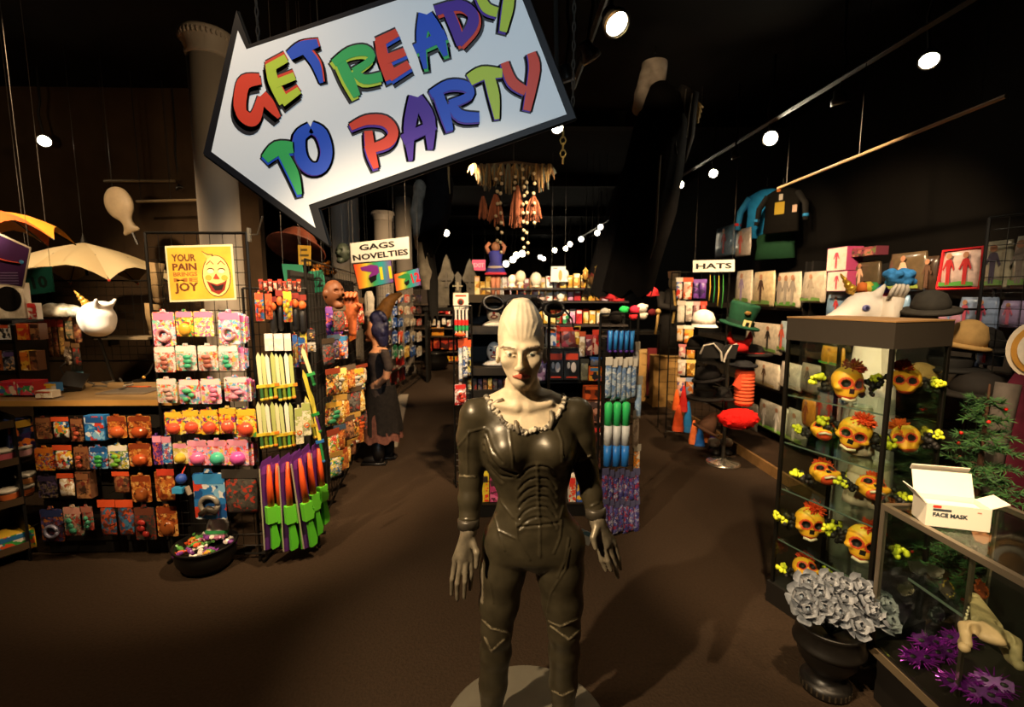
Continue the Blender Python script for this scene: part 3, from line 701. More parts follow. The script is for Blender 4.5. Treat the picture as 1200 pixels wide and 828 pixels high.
# ------------------------------------------------------------------ the woman in the left aisle
def woman():
    Y = 4.84; rl = Vector((onY(447, 530, Y).x, Y, 0))
    t = thing('person', 'woman with dark blue hair, sleeveless dark dress and black boots facing the goods', 'person', rl)
    f = Field((-1.75, 4.55, 0), (-.85, 5.15, 1.62), .009)
    p = lambda x, y, o=0: P3(x, y, Y + o)
    # head in profile to the left
    f.ell(p(441, 383), (.088, .075, .105), .02); f.ell(p(436, 391), (.06, .055, .07), .03)
    f.cone(p(430, 388), p(428, 391), .010, .012, .012); f.ell(p(431, 398), (.025, .025, .02), .02)
    f.ell(p(443, 389, -.07), (.012, .012, .028), .008)
    f.cone(p(441, 400), p(444, 411), .048, .055, .03)
    st = [(p(0, y)[2], p((l + r) / 2, y)[0], Y, (p(r, y)[0] - p(l, y)[0]) / 2, ry) for y, l, r, ry in ((408, 439, 451, .10), (414, 433, 456, .17), (425, 430, 456, .16), (440, 433, 455, .135), (450, 433, 457, .135), (462, 433, 459, .14), (476, 434, 458, .13))]
    f.loft(st, .03)
    for s in (-1, 1):
        o = s * .19
        f.chain([p(450, 413, o), p(455, 430, o * 1.05), p(452, 442, o), p(443, 450, o * .7), p(434, 454, o * .25)], [.05, .043, .034, .028, .022], .012)
        f.cone(p(434, 454, o * .25), p(429, 456, o * .12), .025, .024, .012)
        for k in range(4): f.chain([p(429, 454 + k * 1.0, o * .12 + s * .02 - s * k * .003), p(426, 455.5 + k, o * .05), p(426.5, 457.5 + k * .8, -s * .01)], [.0105, .010, .009], .004)
        f.chain([p(432, 452, o * .15), p(429, 451.5, o * .02), p(427, 453, 0)], [.011, .010, .009], .005)
        f.chain([p(447, 470, s * .08), p(448 + s * 4, 500, s * .085), p(449 + s * 5, 516, s * .09), p(450 + s * 6, 530, s * .09)], [.055, .055, .052, .048], .02)
    V, Q = f.mesh(); V = relax(V, Q, 1, .4); px, py = project(V)
    dress = (py > 409) & (py < 476) & ~((py < 413) & (px < 446)); arm = np.zeros(len(V), bool)
    for s in (-1, 1):
        o = s * .19; ch = [p(450, 413, o), p(455, 430, o * 1.05), p(452, 442, o), p(443, 450, o * .7), p(434, 454, o * .25), p(426, 456, o * .08)]
        for a, c in zip(ch[:-1], ch[1:]):
            ab = c - a; u = np.clip(((V - a) @ ab) / float(ab @ ab), 0, 1); arm |= np.linalg.norm(V - a - u[:, None] * ab, axis=1) < .040
    dress &= ~arm
    skin = mat('#c98f68', .6, 0, .3, .05, 20); dk = mat('#3a302b', .8, 0, .2, .3, 25)
    np_mesh('body', V - np.array(rl, np.float32), Q, [skin, dk], t, dress[Q].sum(1) >= 3)
    h = Field((-1.55, 4.65, 1.2), (-1.0, 5.05, 1.70), .009)
    h.ell(p(444, 385), (.095, .088, .11), .01); h.ell(p(443, 373), (.085, .08, .085), .03); h.ell(p(448, 396), (.06, .075, .085), .03); h.ell(p(450, 404), (.035, .05, .06), .03)
    rr = random.Random(5)
    for k in range(26):
        a = rr.uniform(0, 6.28); h.ell(p(444 + cos(a) * 8, 380 + sin(a) * 12, rr.uniform(-.07, .07)), (.025, .025, .035), .012)
    h.ell(p(432, 391), (.05, .10, .055), .01, True)
    V, Q = h.mesh(); V = relax(V, Q, 1, .3); np_mesh('hair', V - np.array(rl, np.float32), Q, mat('#1b1c3f', .5, 0, .5, .4, 60, .5), t)
    # layered skirt
    def layer(name, y0, y1, w0, w1, c, ph, lo=443):
        a, b = p(446, y0), p(446, y1); mb = MB(); rings = []
        for i in range(5):
            u = i / 4; z = a[2] + (b[2] - a[2]) * u; r = w0 + (w1 - w0) * u ** .8
            rings.append([Vector((p(446, y0)[0] - rl.x + cos(2 * pi * k / 40) * r * (1 + .07 * u * sin(k * pi / 2 * 1.0 + ph)) * 1.05, sin(2 * pi * k / 40) * r * .9 * (1 + .07 * u * sin(k * 1.7 + ph)), z + .02 * u * sin(k * 1.3 + ph))) for k in range(40)])
        mb.loop(rings, False, False).build(name, c, t, True)
    layer('underskirt', 480, 514, .165, .20, mat('#6b4438', .8, 0, .1, .3, 30), .4)
    layer('skirt', 450, 505, .138, .195, mat('#1d1814', .85, 0, .2, .4, 35), 0)
    for s in (-1, 1):
        b = MB(); c = p(450 + s * 6, 530, s * .09); x = c[0] - rl.x
        b.tube([(x, s * .09, .27), (x, s * .09, .12), (x - .01, s * .09, .05)], [.058, .058, .06], 12); b.tube([(x + .04, s * .09, .045), (x - .06, s * .09, .05), (x - .15, s * .09, .04)], [.052, .056, .040], 12, .8); b.box((x - .05, s * .09, .012), (.25, .10, .024))
        b.build('boot', mat('#14110f', .45, 0, .4), t, True)
    MB().tube([p(438, 402) - np.array(rl), p(443, 406, -.055) - np.array(rl), p(448, 405, -.02) - np.array(rl)], .007, 6).build('choker', BLACK, t)
woman()
# ------------------------------------------------------------------ goods: builders
CANDY = ['#f6d7e6', '#ee6fa8', '#f7e06a', '#7fd0c0', '#f2f0ec', '#e9503c', '#f59ac0', '#6fb1e8', '#f6d7e6']
YEL = ['#f4cf3c', '#f0b92c', '#d9482e', '#f7e38a', '#3f9a4c', '#f4cf3c', '#7a3a86']
PINKC = ['#f2a9c4', '#e56b94', '#f7d7dc', '#f0c24a', '#6fb1e8', '#e9503c', '#f2a9c4']
ORNG = ['#b4602a', '#8f3f1e', '#c98a3c', '#6b2f1a', '#b4602a', '#d9a860']
BRWN = ['#6e4a34', '#8a5a3a', '#3d2a20', '#a3744a', '#6b2d22']
MULTI = ['#c33a2c', '#2f6fb5', '#e3b53a', '#e8e2d4', '#3a9a55', '#22201e', '#d9772a', '#e8e2d4']
BLUEP = ['#2c74b8', '#1f4f8e', '#d8dde0', '#2c74b8', '#c8402c', '#7fb6dc']
DARKP = ['#26222a', '#3a2f4a', '#5a4a6a', '#17151a', '#7a6a52']
REDP = ['#b32b22', '#d8402a', '#e8d9c0', '#7a1d18', '#3f7d42', '#b32b22']
GREYP = ['#4a4642', '#2f2c2a', '#6a645c', '#a83a2a', '#4a4642']
GOLDP = ['#d9a93a', '#f0d27a', '#8a5f1e', '#c9872a', '#f4e6b0']
PALEP = ['#e9dfcc', '#d9c8a8', '#f2ece0', '#b9a07a', '#d9c8a8', '#a8543a']
PURPP = ['#5a2f86', '#7a4aa0', '#33204e', '#e06a3a', '#5a2f86']
def shade(pal, i): return pal[i % len(pal)]
def stow(c, pl, off=0.0): return Vector(c)
ROWS = {}
def place(pl, rect, off, lean=0.0):
    c, w, h = pl.rect(*rect, off); return c, w, h
def blister(label, pl, rect, pal, bub='#d98a7a', off=.08, group=None, kind='blister', name='blister_pack', cat='toy pack', lean=0.0, head=None, scale=60, yaw=0.0, deep=.03):
    c, w, h = place(pl, rect, off)
    t = thing(name, label, cat, c, pl.ang + yaw, group, None)
    t.rotation_euler = (0, lean, pl.ang + yaw)
    card = mat(shade(pal, 0), .5); pm = printed(pal, scale)
    mb = MB().prism(rrect(w, h * .92, w * .08), 0, .003)
    tw = w * .3; mb.prism([(-tw / 2, h * .9), (tw / 2, h * .9), (tw / 2 * .7, h), (-tw / 2 * .7, h)], 0, .003)
    mb.build('card', pm, t)
    MB().prism(rrect(w * .92, h * .20, w * .05, h * .70), -.0012, -.0002).build('title_band', mat(head or shade(pal, 1), .5), t)
    if kind == 'dome':
        MB().ball((0, -.004, h * .26), (w * .36, deep * 1.1, h * .24), 12, 8).build('bubble', mat(bub, .12, 0, .6), t, True)
    elif kind == 'blister':
        mb = MB(); r0 = rrect(w * .80, h * .58, w * .14, h * .06); r1 = rrect(w * .68, h * .48, w * .12, h * .11)
        mb.loop([[(x, 0, z) for x, z in r0], [(x, -deep * .7, z) for x, z in r0], [(x, -deep, z) for x, z in r1]], False, True).build('bubble', FILM, t)
        rr = random.Random(label); mb = MB()
        for k in range(3): mb.ball((rr.uniform(-.18, .18) * w, -deep * .4, h * (.18 + .16 * k)), (w * rr.uniform(.14, .26), deep * .34, h * .09), 8, 6)
        mb.build('toy', mat(bub, .3), t, True)
    elif kind == 'ring':
        pts = [(cos(a) * w * .27, -.012, h * .30 + sin(a) * w * .27) for a in [2 * pi * k / 14 for k in range(15)]]
        MB().tube(pts, w * .08, 7).build('toy_ring', mat(bub, .35, .3), t, True)
    elif kind == 'card':
        MB().prism(rrect(w * .7, h * .42, w * .05, h * .16), -.0012, -.0002).build('picture', printed(list(reversed(pal)), scale * 1.4), t)
    return t
def bagged(label, pl, rect, pal, off=.06, group=None, name='bagged_toy', cat='toy pack', thick=.03, head='#d8532a', lean=0.0, film=True, scale=50, yaw=0.0):
    c, w, h = place(pl, rect, off)
    t = thing(name, label, cat, c, 0, group); t.rotation_euler = (0, lean, pl.ang + yaw)
    mb = MB(); hb = h * .86; rings = []
    for u, k in ((0, .15), (.08, .7), (.3, 1), (.65, .9), (.92, .45), (1, .1)):
        z = hb * u; ww = w * (.92 + .08 * sin(pi * u))
        rings.append([(cos(a) * ww / 2 * (abs(cos(a)) ** -.35 if abs(cos(a)) > .2 else 1) * .9, sin(a) * thick / 2 * k, z) for a in [2 * pi * q / 12 for q in range(12)]])
    mb.loop(rings).build('bag', printed(pal, scale), t, True)
    MB().prism([(-w / 2, h * .8), (w / 2, h * .8), (w / 2, h), (-w / 2, h)], -thick * .3, -thick * .3 + .004).build('header_card', mat(head, .5), t)
    return t
def boxed(label, pl, rect, pal, depth=.06, off=.0, group=None, name='toy_box', cat='box', side=None, face=None, scale=40, yaw=0.0, zfix=None):
    c, w, h = place(pl, rect, off + depth)
    t = thing(name, label, cat, c, pl.ang + yaw, group)
    MB().box((0, depth / 2, h / 2), (w, depth, h)).build('carton', mat(side or shade(pal, 0), .5), t)
    MB().prism(rrect(w * .96, h * .97, w * .02, h * .015), -.0015, 0).build('front_panel', printed(pal, scale), t)
    MB().prism(rrect(w * .8, h * .22, w * .02, h * .72), -.003, -.0015).build('title_band', mat(face or shade(pal, 1), .5), t)
    return t
def grid_panel(label, pl, a0, a1, z0, z1, step=.076, name='wire_rack', off=0.0, hooks=(), cm=None):
    p = pl.p + pl.d * a0 + pl.n * off; L = a1 - a0; t = thing(name, label, 'display rack', (p.x, p.y, 0), pl.ang)
    m = cm or mat('#191714', .4, .4)
    mb = MB()
    for (x, xx) in ((0, 0), (L, L)): mb.tube([(x, 0, z0), (x, 0, z1)], .009, 6)
    for z in (z0 + .02, z1): mb.tube([(0, 0, z), (L, 0, z)], .007, 6)
    mb.build('frame', m, t)
    mb = MB()
    for k in range(1, int(L / step) + 1): mb.tube([(k * step, 0, z0), (k * step, 0, z1)], .0022, 4)
    for k in range(1, int((z1 - z0) / step) + 1): mb.tube([(0, 0, z0 + k * step), (L, 0, z0 + k * step)], .0022, 4)
    mb.build('wire_mesh', m, t)['kind'] = 'stuff'
    for q in ((.0, 0), (L, 0)): MB().tube([(q[0], -.05, .012), (q[0], .12, .012)], .010, 6).build('foot', m, t)
    for (px, py, ln) in hooks:
        h = pl.at(px, py, off) - p; x = h.dot(pl.d); MB().tube([(x, 0, h.z), (x, -ln, h.z), (x, -ln - .008, h.z + .012)], .0028, 5).build('hook', m, t)
    return t
def flat_sign(label, pl, quad, txts, base='#e9e6de', ink='#191817', off=0.0, name='hanging_sign', border=None, thick=.006, cat='sign', extra=None, cords=True):
    """a hung board given by its four corners tl, tr, br, bl; txts: (words, size in board heights, u, v, width share)"""
    P = [pl.at(*q, off) for q in quad]; c = sum(P, Vector()) / 4
    t = thing(name, label, cat, c, pl.ang)
    L = [((p - c).dot(pl.d), p.z - c.z) for p in P]
    MB().prism(L, 0, thick).build('board', mat(border or base, .5), t)
    k = .95 if border else .985
    MB().prism([(x * k, z * (.93 if border else .985)) for x, z in L], -.0012, 0).build('face', mat(base, .45) if isinstance(base, str) else base, t)
    w = (Vector(L[1]) - Vector(L[0])).length; h = (Vector(L[0]) - Vector(L[3])).length; tilt = atan2(L[1][1] - L[0][1], L[1][0] - L[0][0])
    for (s_, size, u, v, ws, col) in txts:
        mb = text_mb(s_, size * h, ws * w if ws else None, .0006)
        o = mb.build('lettering', mat(col or ink, .5), t); o.location = ((u - .5) * w * cos(tilt) - (v - .5) * h * sin(tilt), -.002, (u - .5) * w * sin(tilt) + (v - .5) * h * cos(tilt)); o.rotation_euler = (0, -tilt, 0)
    if extra: extra(t, w, h, tilt)
    if cords:
        for q in (0, 1): MB().tube([(L[q][0] * .9, .003, L[q][1]), (L[q][0] * .9, .003, CEIL - c.z)], .0016, 4).build('cord', mat('#55504a', .6), t)
    return t
def strip(x0, x1, n, gap=1.0): return [(x0 + (x1 - x0) * i / n + gap / 2, x0 + (x1 - x0) * (i + 1) / n - gap / 2) for i in range(n)]

# ------------------------------------------------------------------ left: counter, till and slat front
CL = Pl(-3.45, 3.06, -2.06, 3.06)
ct = thing('counter', 'long black counter with wood-edged top at left, toys hung on its front', 'counter', (-2.78, 3.06, 0))
MB().box((.255, .30, .515), (.93, .56, 1.01)).build('body', mat('#14110e', .6), ct)
MB().box((0, .29, 1.035), (1.50, .66, .03)).build('top', mat('#9a7c54', .3, 0, .5, .1, 6), ct)
MB().box((0, -.045, 1.035), (1.50, .012, .034)).build('edge', mat('#b88a4a', .35), ct)
MB().box((.255, .05, .05), (.90, .02, .1)).build('kick_board', BLACK, ct)
for k in range(9): MB().box((.255, .014, .14 + k * .095), (.92, .012, .084)).build('slat', mat('#1c1814', .55), ct)
for k in range(4):
    for q in range(6): MB().tube([(-.17 + q * .165, .01, .26 + k * .21), (-.17 + q * .165, -.13, .262 + k * .21)], .003, 5).build('hook', BLACKM, ct)
def row(items, desc, rowname, pl=CL, off=.09, **kw):
    for i, it in enumerate(items):
        rect, pal, kind, bub, d = it
        lab = '%s, %s from left %s' % (d or desc, ordn(i), rowname)
        if kind == 'bag': bagged(lab, pl, rect, pal, off, **{k: v for k, v in kw.items() if k in ('group', 'head')})
        elif kind == 'box': boxed(lab, pl, rect, pal, .05, off - .05)
        else: blister(lab, pl, rect, pal, bub, off, kind=kind, **kw)
row([((42, 487, 60, 514), BRWN, 'card', '#777777', 'brown toy card'), ((62, 488, 82, 513), MULTI, 'bag', None, 'bag of coloured balls'), ((83, 488, 97, 517), BRWN, 'blister', '#b5543a', 'narrow brown toy card'),
     ((99, 487, 122, 516), BLUEP, 'box', None, 'blue and red toy box'), ((126, 485, 148, 513), ORNG, 'dome', '#b0542a', 'orange dome toy card'), ((150, 485, 177, 513), ORNG, 'dome', '#a84a22', 'wide orange dome toy card')], '', 'in the top counter-front row')
row([((41, 522, 64, 551), ['#c8452a', '#d9772a', '#7a2a1a', '#2f5f9a', '#e0a83a'], 'card', None, 'orange slingshot card'), ((64, 521, 86, 550), MULTI, 'bag', None, 'blue and yellow bag of balls'), ((87, 521, 104, 550), BRWN, 'blister', '#b5543a', 'narrow brown toy card'),
     ((105, 521, 126, 549), BLUEP, 'blister', '#3a9a4a', 'pale toy card with red and green'), ((127, 519, 150, 549), ['#c9b53a', '#e8e2d4', '#3a6aa0', '#7a9a3a'], 'blister', '#6fae3a', 'yellow and white toy card'), ((151, 517, 177, 546), ORNG, 'dome', '#a84a22', 'orange dome toy card')], '', 'in the second counter-front row')
row([((44, 555, 67, 583), DARKP, 'card', None, 'dark toy card'), ((69, 554, 88, 581), PALEP, 'bag', None, 'pale bag of marbles'), ((89, 553, 106, 584), BRWN, 'box', None, 'brown toy box with deep side'), ((133, 552, 153, 577), BRWN, 'bag', None, 'tapered brown toy bag'),
     ((154, 554, 177, 588), ORNG, 'dome', '#8a4a22', 'brown dome toy card'), ((182, 549, 204, 587), ORNG, 'dome', '#a84a22', 'tall orange dome card')], '', 'in the third counter-front row')
row([((48, 593, 74, 634), ['#5a4a7a', '#2f3a6a', '#c8782a', '#7a2a1a', '#3a3040'], 'ring', '#8a8aa0', 'purple toy card with a ring'), ((75, 591, 97, 627), ['#b5433a', '#d99a8a', '#4a8a7a', '#e0d0b0'], 'blister', '#4a9a7a', 'pink and green toy card'), ((94, 591, 109, 621), ['#b5433a', '#a86a5a', '#4a8a7a', '#5a2a22'], 'blister', '#4a9a7a', 'smaller pink and green toy card'),
     ((117, 585, 137, 627), ['#a8482a', '#3a6a8a', '#5a2a1a', '#2a4a6a'], 'bag', None, 'orange-topped blue toy bag'), ((138, 585, 158, 627), ['#a8482a', '#3a6a8a', '#5a2a1a', '#2a4a6a'], 'bag', None, 'orange-topped grey toy bag'), ((158, 591, 182, 632), ['#4a4036', '#6a3a2a', '#2f3a3a', '#8a2a22'], 'blister', '#a8302a', 'dark toy card with a red toy'), ((184, 590, 208, 628), ORNG, 'dome', '#8a4a22', 'brown dome toy card')], '', 'in the bottom counter-front row')

# things on the counter
def on_top(px, py, z=1.052): return onZ(px, py, z)
for i, (x0, x1) in enumerate(((-3, 19), (20, 40))):
    boxed('red and blue patterned toy box on the counter, %s from left' % ordn(i), Pl(-3.45, 3.18, -2.06, 3.18), (x0, 447, x1, 463), ['#c8323a', '#d8506a', '#3a6aa8', '#3a9a5a', '#e0c8b0', '#c8323a'], .10, -.05, face='#b8283a')
boxed('small pale box at the counter edge beside the red boxes', Pl(-3.45, 3.12, -2.06, 3.12), (41, 458, 61, 466), PALEP, .06, 0, face='#a8402a')
boxed('little blue and yellow box on the counter behind the pale box', Pl(-3.45, 3.25, -2.06, 3.25), (49, 449, 66, 459), ['#3a78b8', '#e0b83a', '#d8d0c0', '#c8402a'], .05, 0, face='#e0b83a')
p = on_top(88, 457); t = thing('payment_terminal', 'dark card payment terminal with silver edge on the counter', 'card reader', p, .5)
MB().box((0, 0, .012), (.09, .12, .024)).build('foot', BLACKM, t); MB().box((0, 0, .07), (.13, .16, .02), (.5, .25, 0)).build('body', mat('#25221f', .3, .3), t); MB().box((0, .01, .083), (.10, .09, .004), (.5, .25, 0)).build('screen', mat('#5a5650', .15), t)
MB().tube([(-.06, .05, .1), (-.08, .06, .16), (-.05, .08, .19)], .004, 5).build('cable', BLACK, t)
p = on_top(92, 449); t = thing('water_bottle', 'clear plastic bottle with pale blue label on the counter', 'bottle', p)
MB().lathe([(.03, 0), (.034, .01), (.034, .13), (.012, .18), (.012, .2)], 14).build('bottle', clear('#dfeef2', .12, 'bottle'), t, True); MB().lathe([(.0348, .03), (.0348, .085)], 14, cap=False).build('label', mat('#6fa3bd', .4), t, True); MB().lathe([(.014, .19), (.014, .212)], 10).build('cap', WHITE, t)
p = on_top(124, 456); t = thing('key_bundle', 'heap of keys and silver clips lying on the counter', 'keys', p)
rr = random.Random(2)
for k in range(9):
    a = rr.uniform(0, 6.3); q = (rr.uniform(-.10, .14), rr.uniform(-.05, .05), .01 + .006 * k); MB().tube([q, (q[0] + .06 * cos(a), q[1] + .06 * sin(a), q[2] + .01)], .006, 5).build('key', mat('#8a857a', .3, .8), t)
p = on_top(161, 454); t = thing('orange_box_cutter', 'flat orange strip lying on the counter', 'strip', p, .05); MB().box((0, 0, .005), (.15, .025, .01)).build('handle', mat('#e0662a', .5), t); MB().box((.08, 0, .005), (.02, .018, .006)).build('tip', mat('#8a3a1a', .5), t)
p = on_top(166, 447); t = thing('pen_stand', 'black pen on a slanted holder near the end of the counter', 'pen', p); MB().tube([(-.03, 0, .0), (.06, 0, .07), (.10, 0, .14)], .006, 6).build('pen', BLACK, t); MB().ball((.02, 0, .035), .012, 8, 6).build('clip', mat('#d9a24a', .3, .5), t); MB().box((-.02, 0, .008), (.06, .06, .016)).build('foot', BLACK, t)
p = on_top(150, 458); t = thing('counter_mat', 'grey paper mat lying on the lit end of the counter', 'mat', p); MB().box((0.03, 0, .003), (.32, .22, .006)).build('sheet', mat('#6a5f52', .6), t); MB().box((.03, -.105, .0065), (.32, .01, .002)).build('hem', mat('#8a7a62', .5), t)
# rack of small goods standing on the counter's far left
LR = Pl(-3.6, 3.36, -2.55, 3.36)
t = thing('shelf_rack', 'black two-shelf rack of small toys at the far left end of the counter', 'shelf', (-3.60, 3.36, 1.052))
for y in (434.6, 398.6, 374.6): MB().box((0, 0, LR.at(10, y, .06).z - 1.062), (.75, .22, .018)).build('shelf', BLACKM, t)
for x in (-.37, .37): MB().box((x, 0, .23), (.02, .22, .46)).build('side_panel', BLACKM, t)
for i, (x0, x1, pal, f, d) in enumerate(((-6, 1, ORNG, '#b5541a', 'small orange boxed toy'), (3, 20, ['#4a4a52', '#8a8a92', '#1a1a1e', '#c8a070', '#2a2a30'], '#5a4a7a', 'boxed toy with a dark masked face'), (21, 34, ['#d9a83a', '#c8702a', '#e8d08a', '#7a3a1a'], '#d9782a', 'yellow and orange boxed toy'), (35, 44, BRWN, '#4a3020', 'narrow brown boxed toy'))):
    boxed('%s on the lower shelf at far left' % d, LR, (x0, 411, x1, 434), pal, .06, .03, face=f)
for i, (x0, x1, pal, f, d) in enumerate(((-4, 12, ['#e0d8cc', '#2a2a2a', '#d8d8d8'], '#c8502a', 'white boxed toy with black spot'), (19, 34, ['#c8402a', '#d9722a', '#e0a03a'], '#d8502a', 'red and orange boxed toy'), (35, 46, BRWN, '#3a2018', 'dim brown boxed toy'))):
    boxed('%s on the middle shelf at far left' % d, LR, (x0, 379, x1, 398), pal, .06, .03, face=f)
t = boxed('pale card with a big round black window at far left', LR, (-6, 331, 28, 373), ['#d8ccb8', '#cabda6'], .05, .03, face='#cabda6')
c, w, h = LR.rect(-6, 331, 28, 373, .085); MB().lathe([(w * .44, 0), (w * .44, .006), (w * .40, .008)], 24, M=Matrix.Translation((0, 0, h * .55)) @ Matrix.Rotation(pi / 2, 4, 'X')).build('window', mat('#151310', .25), t)
boxed('small white and red carton behind the pale window card', LR, (31, 355, 43, 374), ['#d8ccc0', '#b8302a'], .04, .02, face='#c8302a')
# hanging bags and pale skull bag on the left grid
GB = Pl(-4.6, 4.4, -2.3, 4.4)
grid_panel('dark wire grid wall behind the till', GB, .25, 2.1, 1.1, 1.84)
t = thing('wall_shelf', 'thin pale shelf on the grid wall right of the unicorn head', 'shelf', GB.at(152, 394, .1)); w = .46
MB().box((0, 0, -.01), (w, .2, .02)).build('board', mat('#b5a284', .5), t); MB().box((-w * .4, .05, -.05), (.02, .1, .06)).build('bracket', BLACKM, t); MB().box((w * .4, .05, -.05), (.02, .1, .06)).build('bracket', BLACKM, t)
LG = Pl(-3.4, 3.62, -2.3, 3.62)
for i, (x0, x1, pal) in enumerate(((47, 54, BRWN), (55, 61, ['#7a4a32', '#4a2a1e', '#a8764a']), (62, 68, BRWN), (69, 76, ['#b08a4a', '#6a4a2a', '#8a6a3a']))):
    bagged('long brown bagged toy hanging over the counter, %s of four' % ordn(i), LG, (x0, 374, x1, 418), pal, .02, head='#8a2a1e', thick=.02)
for i, (x0, x1, y0, y1, pal) in enumerate(((76, 86, 370, 398, ['#6a6a5a', '#3a4a3a', '#9a8a6a', '#c8a070']), (86, 96, 372, 402, BRWN), (74, 84, 400, 428, ['#8a7a6a', '#4a3a2a', '#d8c8b0']), (85, 95, 402, 428, GREYP))):
    bagged('small mottled bagged toy by the unicorn horn, %s of four' % ordn(i), LG, (x0, y0, x1, y1), pal, .02, head='#7a5a3a', thick=.02)
f = Field((-3.35, 3.45, 1.55), (-2.75, 3.8, 1.8), .01)
rr = random.Random(9)
for k in range(10): f.ell(LG.at(54 + k * 3.9, 366 + rr.uniform(-4, 4), rr.uniform(-.03, .05)), (.05, .05, .045), .02)
V, Q = f.mesh(); o = np_mesh('skull_bag', V, Q, mat('#d8d0c0', .3, 0, .5, .55, 22, .4)); tag(o, 'crumpled pale bag of bones lying atop the hanging brown bags', 'bag')
# unicorn head and the unseen spot added for it
p = onY(116, 394, 3.55); t = thing('unicorn_head_and_fill', 'plump white unicorn head with golden horn glowing over the till', 'toy head', p)
f = Field((-.17, -.16, -.02), (.17, .16, .32), .008)
f.ell((.0, 0, .13), (.115, .11, .12), .03); f.ell((.02, -.02, .07), (.09, .085, .07), .03); f.ell((.04, 0, .225), (.07, .06, .03), .02)
for s in (-1, 1): f.cone((.05, s * .06, .22), (.075, s * .085, .265), .022, .01, .01)
V, Q = f.mesh(); np_mesh('head', V, Q, mat('#fbf3ea', .5), t)
mb = MB(); pts = []; 
for k in range(28): u = k / 27; pts.append((-.04 - .10 * u + .016 * (1 - u) * cos(k * 1.2), .016 * (1 - u) * sin(k * 1.2), .20 + .13 * u))
mb.tube(pts, [.026 * (1 - k / 28) + .003 for k in range(28)], 8).build('horn', mat('#d9a648', .3, .5), t, True)
MB().lathe([(.05, -.012), (.05, 0)], 14).build('stand', BLACKM, t)
MB().tube([(0, 0, -.01), (0, .08, -.30), (0, .1, 1.06 - p.z)], .01, 6).build('pole', BLACKM, t)
spot((p.x - .3, 2.2, 3.2), (p.x, p.y, p.z + .12), 520, 12, .6, (1, .86, .62), .04, 'unicorn_head_and_fill')  # narrow unseen spot from above, added to make the unicorn head look glowing
# signs and umbrellas
LS_ = Pl(-4, 3.0, -2, 3.0)
def parch(t, w, h, tilt):
    MB().tube([(-w * .4, -.004, h * .12), (0, -.004, h * .02), (w * .3, -.004, -.02 * h)], h * .07, 6, .1).build('orange_shape', mat('#d8502a', .5), t)
    MB().ball((w * .32, -.004, 0), (.015, .003, .012), 8, 6).build('blue_tip', mat('#2f6f9a', .4), t)
    for k in range(5): MB().box((-.05 * w, -.003, -h * (.2 + .05 * k)), (w * .5, .001, h * .012)).build('text_line', mat('#7a6a8a', .5), t)
flat_sign('purple pictorial panel with pale frame at the far left edge', LS_, [(-12, 268), (36, 290), (27, 338), (-12, 331)], [], '#34183a', border='#b8a890', extra=parch, name='picture_sign', cords=True)
flat_sign('dark teal number board reading 10 under the pale umbrella', Pl(-5, 3.9, -2, 3.9), [(31, 316), (60, 312), (64, 342), (30, 346)], [('10', .62, .5, .45, .62, '#1d2a22')], '#1f5a4c', name='number_sign')
def umbrella(label, apex, rim, ribs, mats, tips=None, sag=.08, valance=0.0):
    t = thing('umbrella', label, 'umbrella', apex); n = len(rim); m = len(rim)
    for i in range(n):
        a = Vector(rim[i]) - Vector(apex); b = Vector(rim[(i + 1) % n]) - Vector(apex); rows = []
        for k in range(6):
            u = k / 5; q = []
            for j in range(7):
                v = j / 6; p = (a * (1 - v) + b * v) * u; p.z += sag * sin(pi * u) * .9 + .10 * sin(pi * v) * u * u; p += (p.normalized() if p.length else p) * (-.10 * sin(pi * v) * u * p.length)
                q.append(p)
            rows.append(q)
        MB().loop(rows, closed=False).build('panel', mats[i % len(mats)], t, True)
        MB().tube([(0, 0, -.005), (a * .5) + Vector((0, 0, sag * .9 - .006)), a], .005, 5).build('rib', BLACKM, t)
        if tips: MB().ball(a, .012, 7, 5).build('rib_tip', tips, t)
    MB().tube([(0, 0, .06), (0, 0, -.30)], .011, 7).build('shaft', BLACKM, t); MB().lathe([(.03, .0), (.012, .05), (.004, .08)], 8).build('ferrule', BLACKM, t)
    MB().tube([(0, 0, .05), (0, 0, CEIL - apex[2])], .002, 4).build('cord', BLACKM, t)
    return t
A = onY(-22, 247, 3.4); rim = [A + Vector((cos(a) * .46, sin(a) * .46, -.19)) for a in [2 * pi * k / 8 for k in range(8)]]
umbrella('orange umbrella with dark underside at the far left edge', A, rim, 8, [mat('#ec962c', .6), mat('#d8652a', .6), mat('#e5842c', .6)], sag=.07)
A = onY(98, 284, 4.6); rim = [A + Vector((cos(a) * .72, sin(a) * .72, -.36)) for k, a in enumerate([2 * pi * k / 8 + .1 for k in range(8)])]
umbrella('pale cream umbrella with red rib tips hanging left above the till', A, rim, 8, [mat('#d8c294', .7), mat('#e0cda2', .7)], mat('#c8402a', .5), .06)
p = onY(143, 246, 4.6); t = thing('balloon_head', 'pale flattened balloon head on a black stick against the dark wall', 'balloon', p, 0, rot=(0, -.35, 0))
f = Field((-.2, -.08, -.3), (.2, .08, .24), .009); f.ell((0, 0, .06), (.125, .05, .155), .02); f.cone((0, 0, -.08), (0, 0, -.17), .045, .05, .04, flat=(1, .6, 1)); f.cone((0, 0, -.17), (.06, 0, -.2), .04, .02, .02, flat=(1, .6, 1)); f.cone((0, 0, -.17), (-.06, 0, -.2), .04, .02, .02, flat=(1, .6, 1))
V, Q = f.mesh(); np_mesh('head', V, Q, mat('#8f7f66', .55, 0, .3, .12, 14), t)
